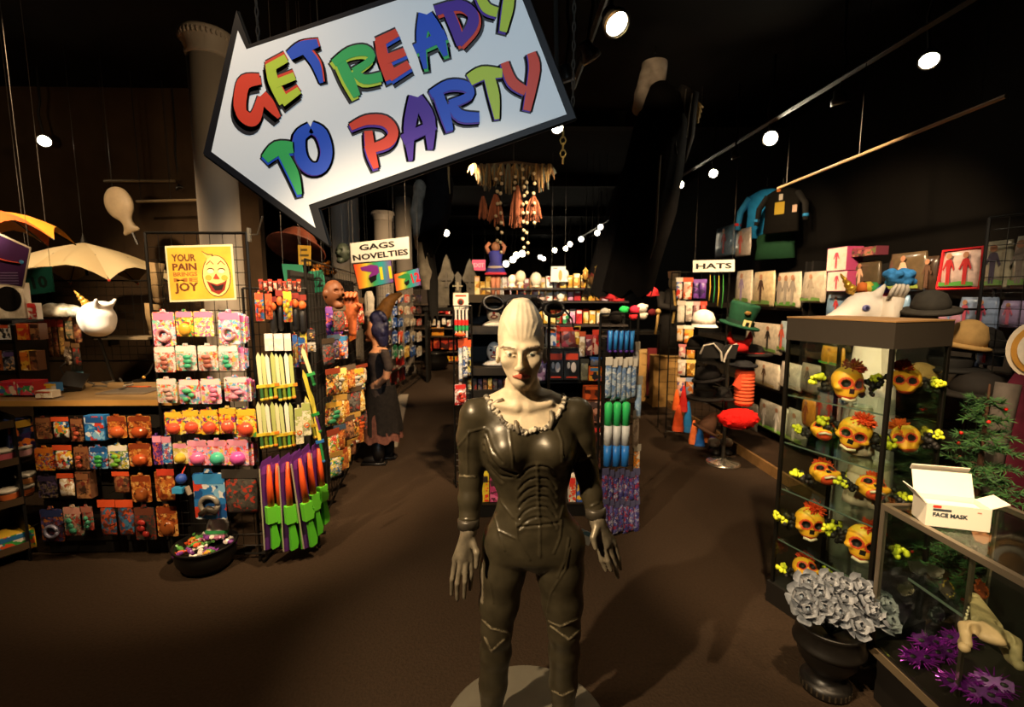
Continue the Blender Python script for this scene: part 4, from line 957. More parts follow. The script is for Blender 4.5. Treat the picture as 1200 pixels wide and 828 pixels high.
MB().tube([(0, 0, -.18), (.0, 0, -.33)], .012, 6).build('stick', BLACKM, t); MB().tube([(0, 0, .2), (.35 * (CEIL - p.z - .2), 0, (CEIL - p.z) * .97)], .002, 4).build('cord', BLACKM, t)
# the low angled shelves of the far left corner
LS = Pl(-3.27, 2.62, -3.05, 2.98)
t = thing('corner_shelf', 'black corner shelf unit with three lipped shelves at the far left', 'shelf', (LS.p.x, LS.p.y, 0), LS.ang)
L = LS.len + .02
for z in (.10, .40, .66, .9): MB().box((L / 2, .14, z), (L, .26, .02)).build('shelf', mat('#1c1814', .5), t); MB().box((L / 2, -.002, z + .012), (L, .008, .045)).build('lip', mat('#4a3a28', .5), t)
MB().box((L / 2, .28, .48), (L, .015, .96)).build('back_panel', BLACK, t); MB().box((L, .14, .48), (.015, .28, .96)).build('side_panel', BLACK, t)
boxed('bright yellow and blue cartoon toy box on the lowest corner shelf', LS, (-14, 627, 41, 650), ['#e0b83a', '#3a8ab8', '#d9582a', '#e8e0d0', '#3a9a4a'], .16, -.19, face='#2a6a9a')
boxed('blue and orange boxed toy on the upper corner shelf', LS, (10, 490, 40, 527), ['#2a3a6a', '#3a2a5a', '#1a2030', '#d9722a'], .06, -.10, face='#d9a83a')
for i, (x, y, c_) in enumerate(((7, 551, '#d86a7a'), (29, 545, '#d8a0a0'), (12, 596, '#d8703a'), (31, 588, '#d8703a'), (32, 572, '#c8804a'))):
    q = LS.at(x, y + 2, -.07); z = .67 if y < 560 else .41; q.z = z + .004; q.z += .075 if i == 4 else 0
    t = thing('slime_tub', 'small %s lidded tub on the corner shelf, %s counted from the top' % ('pink' if i < 2 else 'orange', ordn(i)), 'tub', q)
    MB().lathe([(.038, 0), (.046, .06)], 16).build('tub', mat('#c8b8a0', .4), t, True); MB().lathe([(.050, .056), (.050, .074), (.045, .076)], 16).build('lid', mat('#e0d8c8', .4), t, True); MB().lathe([(.0425, .012), (.0468, .05)], 16, cap=False).build('label', mat(c_, .4), t, True)

# ------------------------------------------------------------------ left: the wire grid with candy-coloured packs
GL = Pl(-2.12, 2.98, -1.46, 2.98)
hk = [(x, y, .10) for y, xs in ((364, (192, 216, 238, 268)), (404, (193, 218, 243, 267)), (443, (195, 222, 247, 276)), (480, (204, 225, 245, 266, 288)), (515, (231, 254, 278))) for x in xs]
grid_panel('black wire grid panel of pink candy packs beside the counter', GL, 0, .60, .02, 2.08, hooks=hk)
row([((179, 362, 205, 405), CANDY, 'ring', '#f0a8b0', 'tall pink toy card with a loop'), ((206, 362, 226, 394), YEL, 'dome', '#e0a83a', 'small yellow toy card'), ((227, 362, 250, 394), ['#f4dc7a', '#f0c84a', '#f2ece0', '#b56aa0', '#f4dc7a'], 'card', None, 'pale yellow toy card'), ((256, 362, 281, 403), CANDY, 'ring', '#f0a8b0', 'tall pink toy card, front of its stack')], '', 'in the top wire-grid row', GL, .10, head='#f08ab4', deep=.02)
PK = ['#e8d8d4', '#d8a8a0', '#f2ece4', '#e9604c', '#7fd0c0', '#d9c060', '#e8d8d4']
row([((181, 403, 205, 436), PK, 'blister', '#b06a5a', 'clear brown candy pack'), ((206, 402, 230, 434), PK, 'blister', '#4ab88a', 'candy pack with green toy'), ((232, 402, 255, 434), PK, 'blister', '#b06a5a', 'candy pack with brown toy'), ((256, 402, 279, 434), PK, 'blister', '#4ab88a', 'pink and green candy pack')], '', 'in the second wire-grid row', GL, .10, head='#f2e4e0')
row([((184, 441, 207, 472), PK, 'blister', '#c8a098', 'silvery candy pack'), ((210, 442, 234, 473), CANDY, 'blister', '#5ac08a', 'pink candy pack with green toy'), ((235, 441, 259, 473), CANDY, 'blister', '#f08ab0', 'pale pink candy pack'), ((263, 439, 289, 470), CANDY, 'blister', '#f2a0b8', 'tilted white candy pack')], '', 'in the third wire-grid row', GL, .10, head='#f0dcd8')
row([((193, 480, 214, 509), YEL, 'dome', '#d0503a', None), ((214, 478, 235, 508), YEL, 'dome', '#d0503a', None), ((235, 477, 256, 509), YEL, 'dome', '#d0503a', None), ((257, 475, 277, 508), YEL, 'dome', '#e05a44', None), ((276, 476, 300, 512), YEL, 'dome', '#d0503a', None)], 'yellow card with red ball nose', 'in the wire grid row of noses', GL, .10, head='#f0c83a', deep=.035)
row([((179, 507, 190, 544), PURPP, 'card', None, 'slim purple toy box card'), ((190, 508, 201, 543), BLUEP, 'card', None, 'slim blue toy card'), ((203, 517, 220, 543), ['#e8dcc0', '#d8c89a', '#c8b45a'], 'dome', '#c8a83a', 'cream card with a yellow face'), ((220, 513, 243, 545), PINKC, 'dome', '#e06aa0', 'pink card with pink ball'), ((243, 513, 266, 545), PINKC, 'dome', '#4ab89a', 'pink card with green ball'), ((266, 512, 291, 545), PINKC, 'dome', '#d85ab0', 'pink card with magenta ball')], '', 'in the fifth wire-grid row', GL, .10, head='#f2a0bc', deep=.035)
for r, (x, ys, pal) in enumerate(((284, (366, 402), CANDY), (283, (404, 434), CANDY), (291, (441, 470), CANDY), (294, (516, 545), PINKC))):
    for k in range(3): blister('%s candy pack queued behind the front one in wire-grid row %s' % (('first', 'second', 'last')[k], ('one', 'two', 'three', 'five')[r]), GL, (x - 8 + k * 3, ys[0] + k, x + 3 + k * 2.5, ys[1] - k * 2), pal, '#d8a090', .075 - k * .022, kind='card')
bl = blister('big blue card holding a grey ring cuff, low on the wire grid', GL, (227, 549, 264, 608), BLUEP, '#8a8478', .10, kind='ring', head='#3a8ac8', scale=25)
MB().tube([(-.05, -.02, .04), (0, -.025, .08), (.05, -.02, .05)], .02, 7).build('chain_lump', mat('#3a342c', .5, .3), bl, True)
bagged('grey bagged shirt with red spots hung low on the wire grid', GL, (262, 549, 305, 600), ['#4a4640', '#57524a', '#3a3733', '#4a4640', '#a83a2a'], .09, head='#3a3530', thick=.04)
bagged('orange-red toy bag low on the wire grid beside the blue figure', GL, (186, 549, 206, 586), ORNG, .08, head='#c8402a')
p = GL.at(214, 579, .12); t = thing('dangling_puppet', 'small blue dangling puppet hung between orange bag and blue card', 'toy', p); MB().ball((0, 0, .10), .032, 10, 8).build('head', mat('#2a4aa0', .5), t, True); MB().box((-.02, 0, .03), (.06, .04, .035)).build('body', mat('#3a9ad0', .5), t); MB().tube([(.03, 0, .05), (.045, 0, 0)], .014, 7).build('leg', mat('#9a8a7a', .5), t); MB().tube([(0, 0, .12), (.02, .05, .20)], .005, 5).build('strap', mat('#c8402a', .5), t)
# tin sign with the laughing clown
def clown(t, w, h, tilt):
    m = lambda c: mat(c, .5); u = lambda x, z: ((x - .5) * w, (z - .5) * h)
    def disc(nm, c, x, z, rx, rz, y): MB().prism([(u(x, z)[0] + cos(a) * rx * w, u(x, z)[1] + sin(a) * rz * h) for a in [2 * pi * k / 20 for k in range(20)]], y, y + .0008).build(nm, m(c), t)
    cx = .735; ink = '#5a3a1e'
    MB().prism([u(.53, .90), u(.60, .78), u(.56, .55), u(.66, .62), u(.70, .84), u(.62, .84)], -.0016, -.001).build('clown_hat', m(ink), t); MB().prism([u(.545, .875), u(.605, .77), u(.575, .60), u(.65, .64), u(.685, .82), u(.62, .82)], -.0026, -.0016).build('hat_fill', m('#d8b85a'), t)
    disc('face_outline', ink, cx, .45, .215, .375, -.002); disc('face_fill', '#e6cf7c', cx, .45, .20, .36, -.003)
    for s in (-1, 1):
        disc('eye', ink, cx + s * .08, .55, .055, .045, -.004); disc('eye_white', '#f0e4b0', cx + s * .08, .535, .05, .038, -.005); disc('cheek', '#d8a03a', cx + s * .12, .42, .05, .05, -.0045)
        MB().tube([(u(cx + s * .03, .66)[0], -.004, u(0, .66)[1]), (u(cx + s * .08, .72)[0], -.004, u(0, .72)[1]), (u(cx + s * .14, .65)[0], -.004, u(0, .65)[1])], .0028, 4).build('brow', m('#a8402a'), t)
    MB().prism([u(cx - .15, .36), u(cx - .08, .33), u(cx, .30), u(cx + .10, .34), u(cx + .15, .38), u(cx + .11, .20), u(cx + .02, .12), u(cx - .09, .18)], -.005, -.004).build('mouth', m('#8a2a1e'), t)
    MB().prism([u(cx - .10, .32), u(cx, .27), u(cx + .11, .31), u(cx + .07, .20), u(cx - .03, .19)], -.006, -.005).build('mouth_inside', m('#231610'), t)
    MB().prism([u(cx - .05, .40), u(cx + .05, .40), u(cx, .50)], -.007, -.006).build('nose', m('#c8402a'), t)
flat_sign('yellow tin sign with laughing clown face on the wire grid', GL, [(193, 288), (272, 286), (277, 351), (199, 354)], [('YOUR', .17, .27, .78, .36, '#6a3a1a'), ('PAIN', .17, .27, .62, .36, '#6a3a1a'), ('BRINGS', .10, .27, .49, .36, '#a86a2a'), ('ME', .09, .27, .39, .36, '#a86a2a'), ('JOY', .2, .27, .24, .36, '#6a3a1a')], mat('#d9ab3c', .35, 0, .4, .18, 9), off=.03, name='tin_sign', border='#d8cca8', extra=clown, cords=False)
# fixture arm on top of the grid
p = GL.at(292, 275, 0); t = thing('grid_bracket', 'thin bent metal arm at the top right of the wire grid', 'bracket', p); MB().tube([(0, 0, 0), (.06, -.02, .0), (.11, -.05, .10)], .005, 6).build('arm', STEEL, t); MB().box((0, 0, 0), (.015, .02, .08)).build('clamp', STEEL, t)
# beige costume arms hanging behind the sign
for (x, y0, y1, d, n) in ((184, 308, 350, 'upper', 0), (179, 356, 388, 'lower', 1)):
    a = GL.at(x, y0, -.12); b = GL.at(x + 3, y1, -.12); t = thing('hanging_sleeve', '%s beige stuffed limb hanging behind the left edge of the wire grid' % d, 'costume', b)
    MB().tube([(0, 0, 0), (-.01, 0, (a.z - b.z) * .6), (0, 0, a.z - b.z)], [.032, .038, .045], 10).build('limb', mat('#a08660', .8, 0, .2, .2, 20), t, True); MB().ball((0, 0, 0), .035, 8, 6).build('cuff', mat('#7a6446', .8), t, True); MB().tube([(0, .0, a.z - b.z), (.06, .12, a.z - b.z + .03)], .004, 5).build('hook', BLACKM, t)
# pot of wrapped sweets on the floor
p = onZ(243, 664, 0); t = thing('candy_pot', 'round black cauldron on the carpet heaped with wrapped sweets', 'pot', p)
MB().lathe([(.09, 0), (.13, .015), (.165, .07), (.172, .12), (.165, .15), (.185, .165), (.175, .17), (.155, .15), (.15, .13), (.01, .128)], 28).build('bowl', mat('#171512', .4, .1), t, True)
rr = random.Random(4); cc = ['#d9a83a', '#7a3a8a', '#e8e0d0', '#d8582a', '#e8e0d0', '#c87aa0', '#5a9a4a']
for k in range(40):
    a = rr.uniform(0, 6.28); r = .145 * sqrt(rr.random()); q = p + Vector((cos(a) * r, sin(a) * r, .148 + .07 * (1 - r / .15) * rr.random()))
    o = thing('wrapped_sweet', None, None, q, 0, 'wrapped sweets in the cauldron', (rr.uniform(-.5, .5), rr.uniform(-.5, .5), rr.uniform(0, 3)))
    c_ = rr.choice(cc); tag(o, 'small %s wrapped sweet in the heap in the black cauldron' % {'#d9a83a': 'gold', '#7a3a8a': 'purple', '#e8e0d0': 'white', '#d8582a': 'orange', '#c87aa0': 'pink', '#5a9a4a': 'green'}[c_], 'sweet', 'wrapped sweets in the cauldron')
    MB().tube([(-.040, 0, 0), (-.038, 0, 0), (-.022, 0, 0), (-.014, 0, 0), (.014, 0, 0), (.022, 0, 0), (.038, 0, 0), (.040, 0, 0)], [.002, .015, .004, .014, .014, .004, .015, .002], 7, .8).build('wrapper', mat(c_, .25, 0, .6), o)
t = thing('white_candy_bag', 'crumpled white bag with green band stuck upright in the cauldron', 'bag', p + Vector((.03, .06, .16)), .2, rot=(-.3, .1, .2)); MB().lathe([(.02, 0), (.06, .02), (.065, .08), (.05, .13), (.02, .16)], 9, sy=.5).build('bag', mat('#d8d4cc', .35, 0, .5, .15, 40, .4), t, True); MB().lathe([(.0665, .03), (.0685, .05)], 9, sy=.52, cap=False).build('band', mat('#3aa05a', .4), t)

# ------------------------------------------------------------------ left: end rack of toy blasters and swords
GE = Pl(-1.57, 2.99, -1.25, 3.15)
grid_panel('black wire rack end with toy blasters facing the aisle', GE, 0, .36, .02, 1.75)
def blaster(label, rect, off, yaw, lean):
    c, w, h = GE.rect(*rect, off); k = h / .56
    t = thing('toy_blaster', label, 'toy gun', c); t.rotation_euler = (0, lean, GE.ang + yaw)
    MB().prism([(-.035, 0), (.05, 0), (.05, h * .86), (.035, h), (-.02, h * .96), (-.035, h * .9)], 0, .004).build('card', mat('#5a2a78', .45), t)
    MB().prism([(-.03, h * .82), (.045, h * .82), (.04, h * .93), (-.02, h * .9)], -.0015, 0).build('title_band', mat('#7a3a9a', .45), t)
    MB().box((-.037, 0, h * .45), (.004, .012, h * .88)).build('card_edge', mat('#b8b49a', .4), t)
    MB().tube([(.01, -.022, h * .46), (.008, -.022, h * .70), (.01, -.02, h * .92)], [.021, .019, .009], 8).build('barrel', mat('#ee5a26', .4), t, True)
    MB().box((.02, -.022, h * .80), (.01, .01, .05)).build('sight', mat('#ee5a26', .4), t)
    MB().prism([(-.022, h * .30), (.034, h * .30), (.046, h * .36), (.034, h * .40), (.04, h * .48), (-.024, h * .48)], -.045, -.006).build('receiver', mat('#6fd83c', .4), t)
    MB().prism([(-.002, h * .01), (.038, h * .02), (.048, h * .08), (.026, h * .31), (.0, h * .31)], -.036, -.010).build('stock', mat('#5fce34', .4), t)
    MB().tube([(.034, -.024, h * .40), (.056, -.024, h * .38), (.05, -.024, h * .33)], .006, 6).build('trigger_guard', mat('#5fce34', .4), t)
    return t
for i, (x0, x1, y0, y1, off, yaw, ln) in enumerate(((306, 322, 535, 643, .16, .35, .0), (319, 332, 533, 642, .14, .4, .02), (328, 344, 531, 645, .17, .35, .0), (342, 354, 528, 643, .15, .4, .03), (350, 368, 524, 641, .18, .5, .09), (358, 374, 519, 628, .12, .6, .07), (366, 382, 516, 615, .08, .7, .04))):
    blaster('orange and green toy blaster on purple card, %s from the left' % ordn(i), (x0, y0, x1, y1), off, yaw, -ln)
def sword(label, rect, off, lean, cols, pl=GE):
    c, w, h = pl.rect(*rect, off); t = thing('toy_sword', label, 'toy sword', c); t.rotation_euler = (0, lean, pl.ang)
    MB().prism([(-.010, h * .3), (.010, h * .3), (.012, h * .9), (0, h), (-.012, h * .9)], -.008, .004).build('blade', mat(cols[0], .35), t)
    MB().box((0, -.002, h * .28), (.05, .018, .018)).build('guard', mat(cols[1], .4), t); MB().tube([(0, -.002, 0), (0, -.002, h * .28)], [.010, .009], 7).build('grip', mat(cols[2], .4), t); MB().ball((0, -.002, 0), .013, 7, 5).build('pommel', mat(cols[1], .4), t)
SW = [('#e0dca8', '#d9c23a', '#3a6a3a'), ('#c8d08a', '#c8a02a', '#7a8a2a'), ('#f0ead0', '#d9c23a', '#4a9a4a'), ('#b8c070', '#e0862a', '#a8a82a')]
for r, (y0, y1, nm) in enumerate(((412, 468, 'upper'), (470, 524, 'lower'))):
    for i, (x0, x1) in enumerate(strip(303, 346, 8, 1)):
        sword('slim yellow and green toy sword, %s from left in the %s row' % (ordn(i), nm), (x0, y0 + (i % 3), x1, y1 - (i * 5) % 4), .13 - .005 * i, -.03 - .01 * (i % 3), SW[i % 4])
for i, (x0, x1) in enumerate(((310, 320), (321, 332), (333, 341))):
    boxed('blank white header card above the swords, %s of three' % ordn(i), GE, (x0, 391, x1, 411), ['#e8e0d2', '#ded4c2'], .03, .09, name='white_card', cat='card', face='#f0eadf')
for i, (x0, x1, y0, y1, pal, bub) in enumerate(((299, 309, 340, 376, ['#d8502a', '#c83a22', '#e0a83a', '#3a7ab0'], '#e0602a'), (311, 319, 341, 374, ['#d8562a', '#e07a3a', '#8a2a1a'], '#e0602a'), (332, 342, 338, 377, ['#e0c83a', '#d8a82a', '#c8402a', '#3a7ab0'], '#d8c03a'))):
    blister('%s toy knife card at the top of the blaster rack' % ('red and orange', 'small orange', 'bright yellow')[i], GE, (x0, y0, x1, y1), pal, bub, .12, kind='blister', head=pal[0])
def pumpkin(label, rect, off, pl=GE):
    c, w, h = pl.rect(*rect, off); t = thing('bagged_figure', label, 'toy pack', c, pl.ang)
    MB().ball((0, -.01, h * .82), (w * .45, w * .35, h * .13), 10, 8).build('pumpkin_head', mat('#e0662a', .5), t, True); MB().lathe([(w * .2, 0), (w * .45, h * .1), (w * .4, h * .5), (w * .2, h * .72)], 9, sy=.6).build('body', mat('#1c1916', .5), t, True); MB().prism([(-w * .5, h * .96), (w * .5, h * .96), (w * .5, h * 1.12), (-w * .5, h * 1.12)], 0, .003).build('header_card', mat('#8a2f1e', .5), t)
for i, (x0, x1, y0, y1) in enumerate(((315, 325, 352, 391), (324, 333, 345, 388), (341, 351, 348, 389), (349, 360, 350, 391))): pumpkin('orange-headed black bagged figure, %s of four on the blaster rack' % ordn(i), (x0, y0, x1, y1), .10 - .01 * i)
for i in range(9): bagged('small dark red tag bag on the topmost rack hooks, %s from left' % ordn(i), GE, (303 + i * 5.6, 327 + (i % 2) * 2, 308 + i * 5.6, 340 + (i % 3)), ['#7a2a1e', '#a8442a', '#4a1e16', '#c8a08a'], .07, head='#a83a22', thick=.01)
for i, (x0, x1, y0, y1, pal) in enumerate(((343, 349, 388, 430, ['#c8a03a', '#3a6ab0', '#c8402a']), (350, 358, 392, 424, BLUEP), (352, 360, 385, 426, ['#d8602a', '#e0c03a', '#c8402a']), (360, 369, 384, 398, GREYP), (360, 370, 400, 412, ['#9a9488', '#c8c0b0', '#5a5650']))):
    blister('%s toy card in the middle of the blaster rack' % ('slim golden', 'blue', 'orange and yellow', 'dark grey', 'silvery')[i], GE, (x0, y0, x1, y1), pal, '#c8a060', .06, kind='blister')
for i, (x0, y0, x1, y1, ln, c3) in enumerate(((362, 405, 372, 450, -.25, ('#e8dca0', '#3a9a4a', '#2a7a3a')), (368, 430, 378, 505, -.2, ('#d8c040', '#2a8a3a', '#5a2a6a')), (372, 455, 382, 540, -.12, ('#e8d04a', '#2a6ab0', '#2a8a4a')), (364, 462, 372, 512, -.16, ('#d8c860', '#c8a02a', '#8a8a2a')))): sword('tall toy sword with %s hilt at the aisle corner, %s of four' % ('green' if i < 3 else 'yellow', ordn(i)), (x0, y0, x1, y1), .10, ln, c3)
for i, (x0, x1) in enumerate(((346, 355), (354, 364))): blister('white toy card with %s orange ring below the white cards' % ('lower', 'upper')[i], GE, (x0, 474 - i * 6, x1, 520 - i * 10), ['#d8d2a8', '#a8b060', '#e8e0c0'], '#e0702a', .13, kind='ring')
# ------------------------------------------------------------------ left aisle wall of goods
JUMB = ['#8a5a2a', '#d8a03a', '#2a1e16', '#a83a22', '#d8c8a0', '#3a6a4a', '#4a3020', '#c87a2a']
AL = Pl(-1.30, 3.25, -1.78, 6.7)
grid_panel('tall dark wire rack running down the left aisle behind the woman', AL, .05, 3.3, .02, 1.95, .10)
MB().box((1.65, .12, .95), (3.2, .02, 1.86)).build('back_panel', mat('#17130f', .8), [o for o in COL.objects if o.name.startswith('wire_rack')][-1])
rr = random.Random(11)
i = 0
for r, (ya0, ya1, yb0, yb1, xs, pals, what) in enumerate((
        (356, 392, 352, 384, strip(389, 422, 6), [PURPP, GREYP, REDP, ['#c8a0a0', '#8a2a3a', '#3a3040'], GREYP, REDP], 'thin bagged stick'),
        (396, 428, 390, 418, strip(383, 400, 3), [GREYP, DARKP, ['#d8602a', '#3a7ab0', '#e0d0b0', '#c8402a']], 'dark bagged toy'),
        (432, 466, 428, 452, strip(387, 424, 6), [JUMB, GOLDP, JUMB, ORNG, ['#3a7a4a', '#d8b03a', '#c8402a', '#e8e0d0'], PALEP], 'jumbled party pack'),
        (466, 502, 452, 482, strip(388, 423, 6), [JUMB, GOLDP, ORNG, JUMB, GREYP, GOLDP], 'jumbled sweet pack'),
        (500, 536, 480, 506, strip(390, 422, 6), [['#d8c040', '#3a9a4a', '#c8402a', '#e8e0d0'], ORNG, JUMB, BRWN, JUMB, GREYP], 'bagged party toy'),
        (530, 562, 504, 524, strip(391, 418, 5), [['#d8c040', '#3a9a4a', '#2a6ab0', '#e8e0d0'], ORNG, GOLDP, BRWN, ORNG], 'low hanging party pack'))):
    n = len(xs)
    for k, (x0, x1) in enumerate(xs):
        u = k / max(1, n - 1); y0 = ya0 + (yb0 - ya0) * u + rr.uniform(-3, 3); y1 = ya1 + (yb1 - ya1) * u + rr.uniform(-3, 3)
        lab = '%s on the left aisle rack, %s from left in row %s' % (what, ordn(k), ('one', 'two', 'three', 'four', 'five', 'six')[r])
        if (k + r) % 3: bagged(lab, AL, (x0, y0, x1 - 1, y1), pals[k % len(pals)], .16 + rr.uniform(0, .05), head=rr.choice(['#8a3a22', '#a8803a', '#3a4a5a', '#5a4a3a', '#4a3a2a']), thick=.03, lean=rr.uniform(-.08, .08), scale=70, yaw=-.75)
        else: blister(lab, AL, (x0, y0, x1, y1), pals[k % len(pals)], rr.choice(['#d8602a', '#e0c03a', '#c8c0b0', '#3a8a5a']), .16, kind='blister', lean=rr.uniform(-.08, .08), scale=70, yaw=-.75)
boxed('red and yellow flame box below the orange hand', AL, (399, 385, 418, 401), ['#c83a1e', '#e0a82a', '#8a1e12', '#d8602a'], .04, .06, face='#3a4a6a')
p = AL.at(422, 492, .12); t = thing('foil_balloon', 'crumpled silver foil balloon beside the woman skirt', 'balloon', p); MB().ball((0, 0, 0), (.06, .04, .11), 9, 7).build('balloon', mat('#b8b0a0', .2, .8, .5, .2, 20, .5), t, True); MB().tube([(0, 0, -.1), (.01, 0, -.15)], [.012, .02], 6).build('neck', mat('#b8b0a0', .2, .8), t)
# masks and limbs hung above the aisle
def sdf_thing(name, label, cat, p, build, mats, h=.008, lo=(-.2, -.15, -.25), hi=(.2, .15, .25), part='head', rz=0, mi=None, sm=1, sc=1.0):
    t = thing(name, label, cat, p, rz); f = Field(lo, hi, h); build(f); V, Q = f.mesh(); V = relax(V, Q, sm, .4) * sc
    np_mesh(part, V, Q, mats, t, mi(V[Q].mean(1)) if mi else None); return t
def hand_(f):
    f.ell((0, 0, .02), (.075, .05, .10), .03); f.cone((0, 0, -.05), (0, 0, -.22), .045, .035, .03)
    for k in range(4): f.chain([(-.05 + k * .034, -.02, .08), (-.055 + k * .037, -.055, .14), (-.05 + k * .034, -.085, .11)], [.02, .018, .013], .012)
    f.chain([(.06, -.02, 0), (.09, -.05, .03), (.07, -.08, .05)], [.02, .017, .012], .012)
p = AL.at(412, 362, .25); t = sdf_thing('monster_hand', 'big reddish brown clawed rubber hand hanging in the left aisle', 'glove', p, hand_, mat('#a8562e', .5, 0, .4, .3, 25, .3), part='hand', sc=.8)
MB().tube([(0, 0, .1), (0, .05, CEIL - p.z)], .003, 4).build('cord', BLACKM, t)
def mask_(f):
    f.ell((0, 0, 0), (.10, .11, .14), .02); f.cone((0, -.1, .0), (0, -.14, -.02), .02, .025, .02); f.ell((-.04, -.10, .03), (.028, .03, .02), .01, True); f.ell((.04, -.10, .03), (.028, .03, .02), .01, True); f.ell((0, -.10, -.07), (.05, .03, .016), .01, True); f.ell((0, -.07, -.12), (.05, .05, .04), .03)
    for s in (-1, 1): f.ell((s * .105, .0, .0), (.02, .03, .04), .01)
p = AL.at(391, 344, .22); t = sdf_thing('rubber_mask', 'dark brown rubber face mask behind the green number 12', 'mask', p, mask_, mat('#7a4a2e', .5, 0, .4, .2, 20), rz=1.0, sc=.62); MB().tube([(0, 0, .1), (0, .05, CEIL - p.z)], .003, 4).build('cord', BLACKM, t)
p = onY(402, 296, 5.0); t = sdf_thing('rubber_mask', 'dark grey-green rubber monster head beside the arrow tip', 'mask', p, mask_, mat('#3a4236', .5, 0, .4, .3, 20, .3), rz=-.4, sc=.7); MB().tube([(0, 0, .1), (0, 0, CEIL - p.z)], .003, 4).build('cord', BLACKM, t)
p = AL.at(433, 358, .15); t = thing('white_sleeve', 'white ribbed cloth hanging behind the woman head', 'cloth', p); MB().lathe([(.06, -.16), (.075, -.15), (.05, -.02), (.06, .08), (.03, .16)], 14, sy=.5).build('cloth', mat('#cfc6b6', .7, 0, .2, .15, 30), t, True); MB().tube([(0, 0, .15), (0, 0, CEIL - p.z)], .003, 4).build('cord', BLACKM, t)
p = AL.at(431, 376, .16); t = sdf_thing('fur_tuft', 'small pale grey fur mask hanging by the woman face', 'mask', p, lambda f: [f.ell((rr.uniform(-.05, .05), 0, rr.uniform(-.06, .06)), (.04, .04, .05), .02) for k in range(8)], mat('#a8988a', .9, 0, .1, .3, 60, .6)); MB().tube([(0, 0, .05), (0, 0, CEIL - p.z)], .003, 4).build('cord', BLACKM, t)
p = onY(449, 352, 6.2); t = thing('curved_horn', 'thick tan curved horn hanging above the woman', 'horn', p); MB().tube([(-.05, 0, -.22), (.0, 0, -.15), (.06, 0, -.04), (.13, 0, .04), (.24, 0, .09)], [.11, .10, .085, .06, .02], 12).build('horn', mat('#8a5f2e', .6, 0, .3, .3, 18), t, True); MB().lathe([(.115, -.03), (.115, .03)], 12, (-.05, 0, -.22), cap=False).build('rim', mat('#5a3a1e', .6), t); MB().tube([(.1, 0, .04), (.1, 0, CEIL - p.z)], .003, 4).build('cord', BLACKM, t)
p = onY(349, 286, 4.4); t = thing('brown_hat', 'dark red-brown hat with golden band hung under the arrow sign', 'hat', p, rot=(-.5, .1, 0)); MB().lathe([(.24, -.06), (.25, -.05), (.17, -.03), (.15, .06), (.11, .11), (.02, .12)], 24).build('crown', mat('#5a2a18', .6, 0, .3, .3, 12), t, True); MB().lathe([(.172, -.028), (.166, .0)], 24, cap=False).build('band', mat('#d9a23a', .3, .4), t, True); MB().tube([(0, 0, .1), (0, .3, CEIL - p.z - .3)], .003, 4).build('cord', BLACKM, t)
flat_sign('small yellow price card with three dark lines below the arrow tip', Pl(-3, 4.0, -1, 4.0), [(349, 287), (364, 288), (364, 311), (350, 310)], [], '#c9a03a', name='price_card', extra=lambda t, w, h, tl: [MB().box((0, -.002, h * z), (w * ww, .001, h * .11)).build('blurred_text', mat('#5a4a22', .5), t) for z, ww in ((.28, .5), (0, .7), (-.27, .55))])
p = onY(380, 314, 5.2); t = thing('golden_garland', 'clump of glowing golden beads behind the green number boards', 'garland', p)
mb = MB(); [mb.ball((rr.uniform(-.13, .13), rr.uniform(-.04, .04), rr.uniform(-.06, .06)), rr.uniform(.018, .034), 7, 5) for k in range(26)]; mb.build('beads', mat('#d98a2a', .25, .4, .5), t, True)['kind'] = 'stuff'; MB().tube([(0, 0, 0), (0, 0, CEIL - p.z)], .003, 4).build('cord', BLACKM, t)
S5 = Pl(-3, 4.4, -.5, 4.4)
flat_sign('teal number board reading 11 above the blaster rack', Pl(-3, 3.9, -1, 3.9), [(330, 309), (354, 310), (358, 335), (334, 333)], [('11', .6, .5, .45, .6, '#17201c')], '#2f8a6c', name='number_sign')
flat_sign('teal number board reading 12 leaning beside the 11', Pl(-3, 4.0, -1, 4.0), [(361, 318), (378, 316), (383, 341), (367, 343)], [('12', .6, .5, .47, .72, '#17201c')], '#2f8a6c', name='number_sign')
flat_sign('white board lettered GAGS NOVELTIES hung above the left aisle', S5, [(410, 285), (479, 277), (480, 303), (412, 308)], [('GAGS', .40, .46, .74, .60, None), ('NOVELTIES', .40, .5, .27, .94, None)], '#e8e4da')
def rainbow():
    m = bpy.data.materials.new('rainbow_print'); m.use_nodes = True; nt = m.node_tree; b = nt.nodes['Principled BSDF']; tc = nt.nodes.new('ShaderNodeTexCoord'); sp = nt.nodes.new('ShaderNodeSeparateXYZ'); r = nt.nodes.new('ShaderNodeValToRGB')
    nt.links.new(tc.outputs['Generated'], sp.inputs[0]); nt.links.new(sp.outputs[0], r.inputs[0]); nt.links.new(r.outputs[0], b.inputs['Base Color']); e = r.color_ramp.elements
    while len(e) < 6: e.new(.5)
    for q, (ps, c_) in enumerate(((0, '#d8302a'), (.18, '#e88a2a'), (.32, '#d8c83a'), (.5, '#3aa05a'), (.72, '#2a9aa8'), (1, '#7a3a9a'))): e[q].position = ps; e[q].color = lin(c_)
    return m
RB = rainbow()
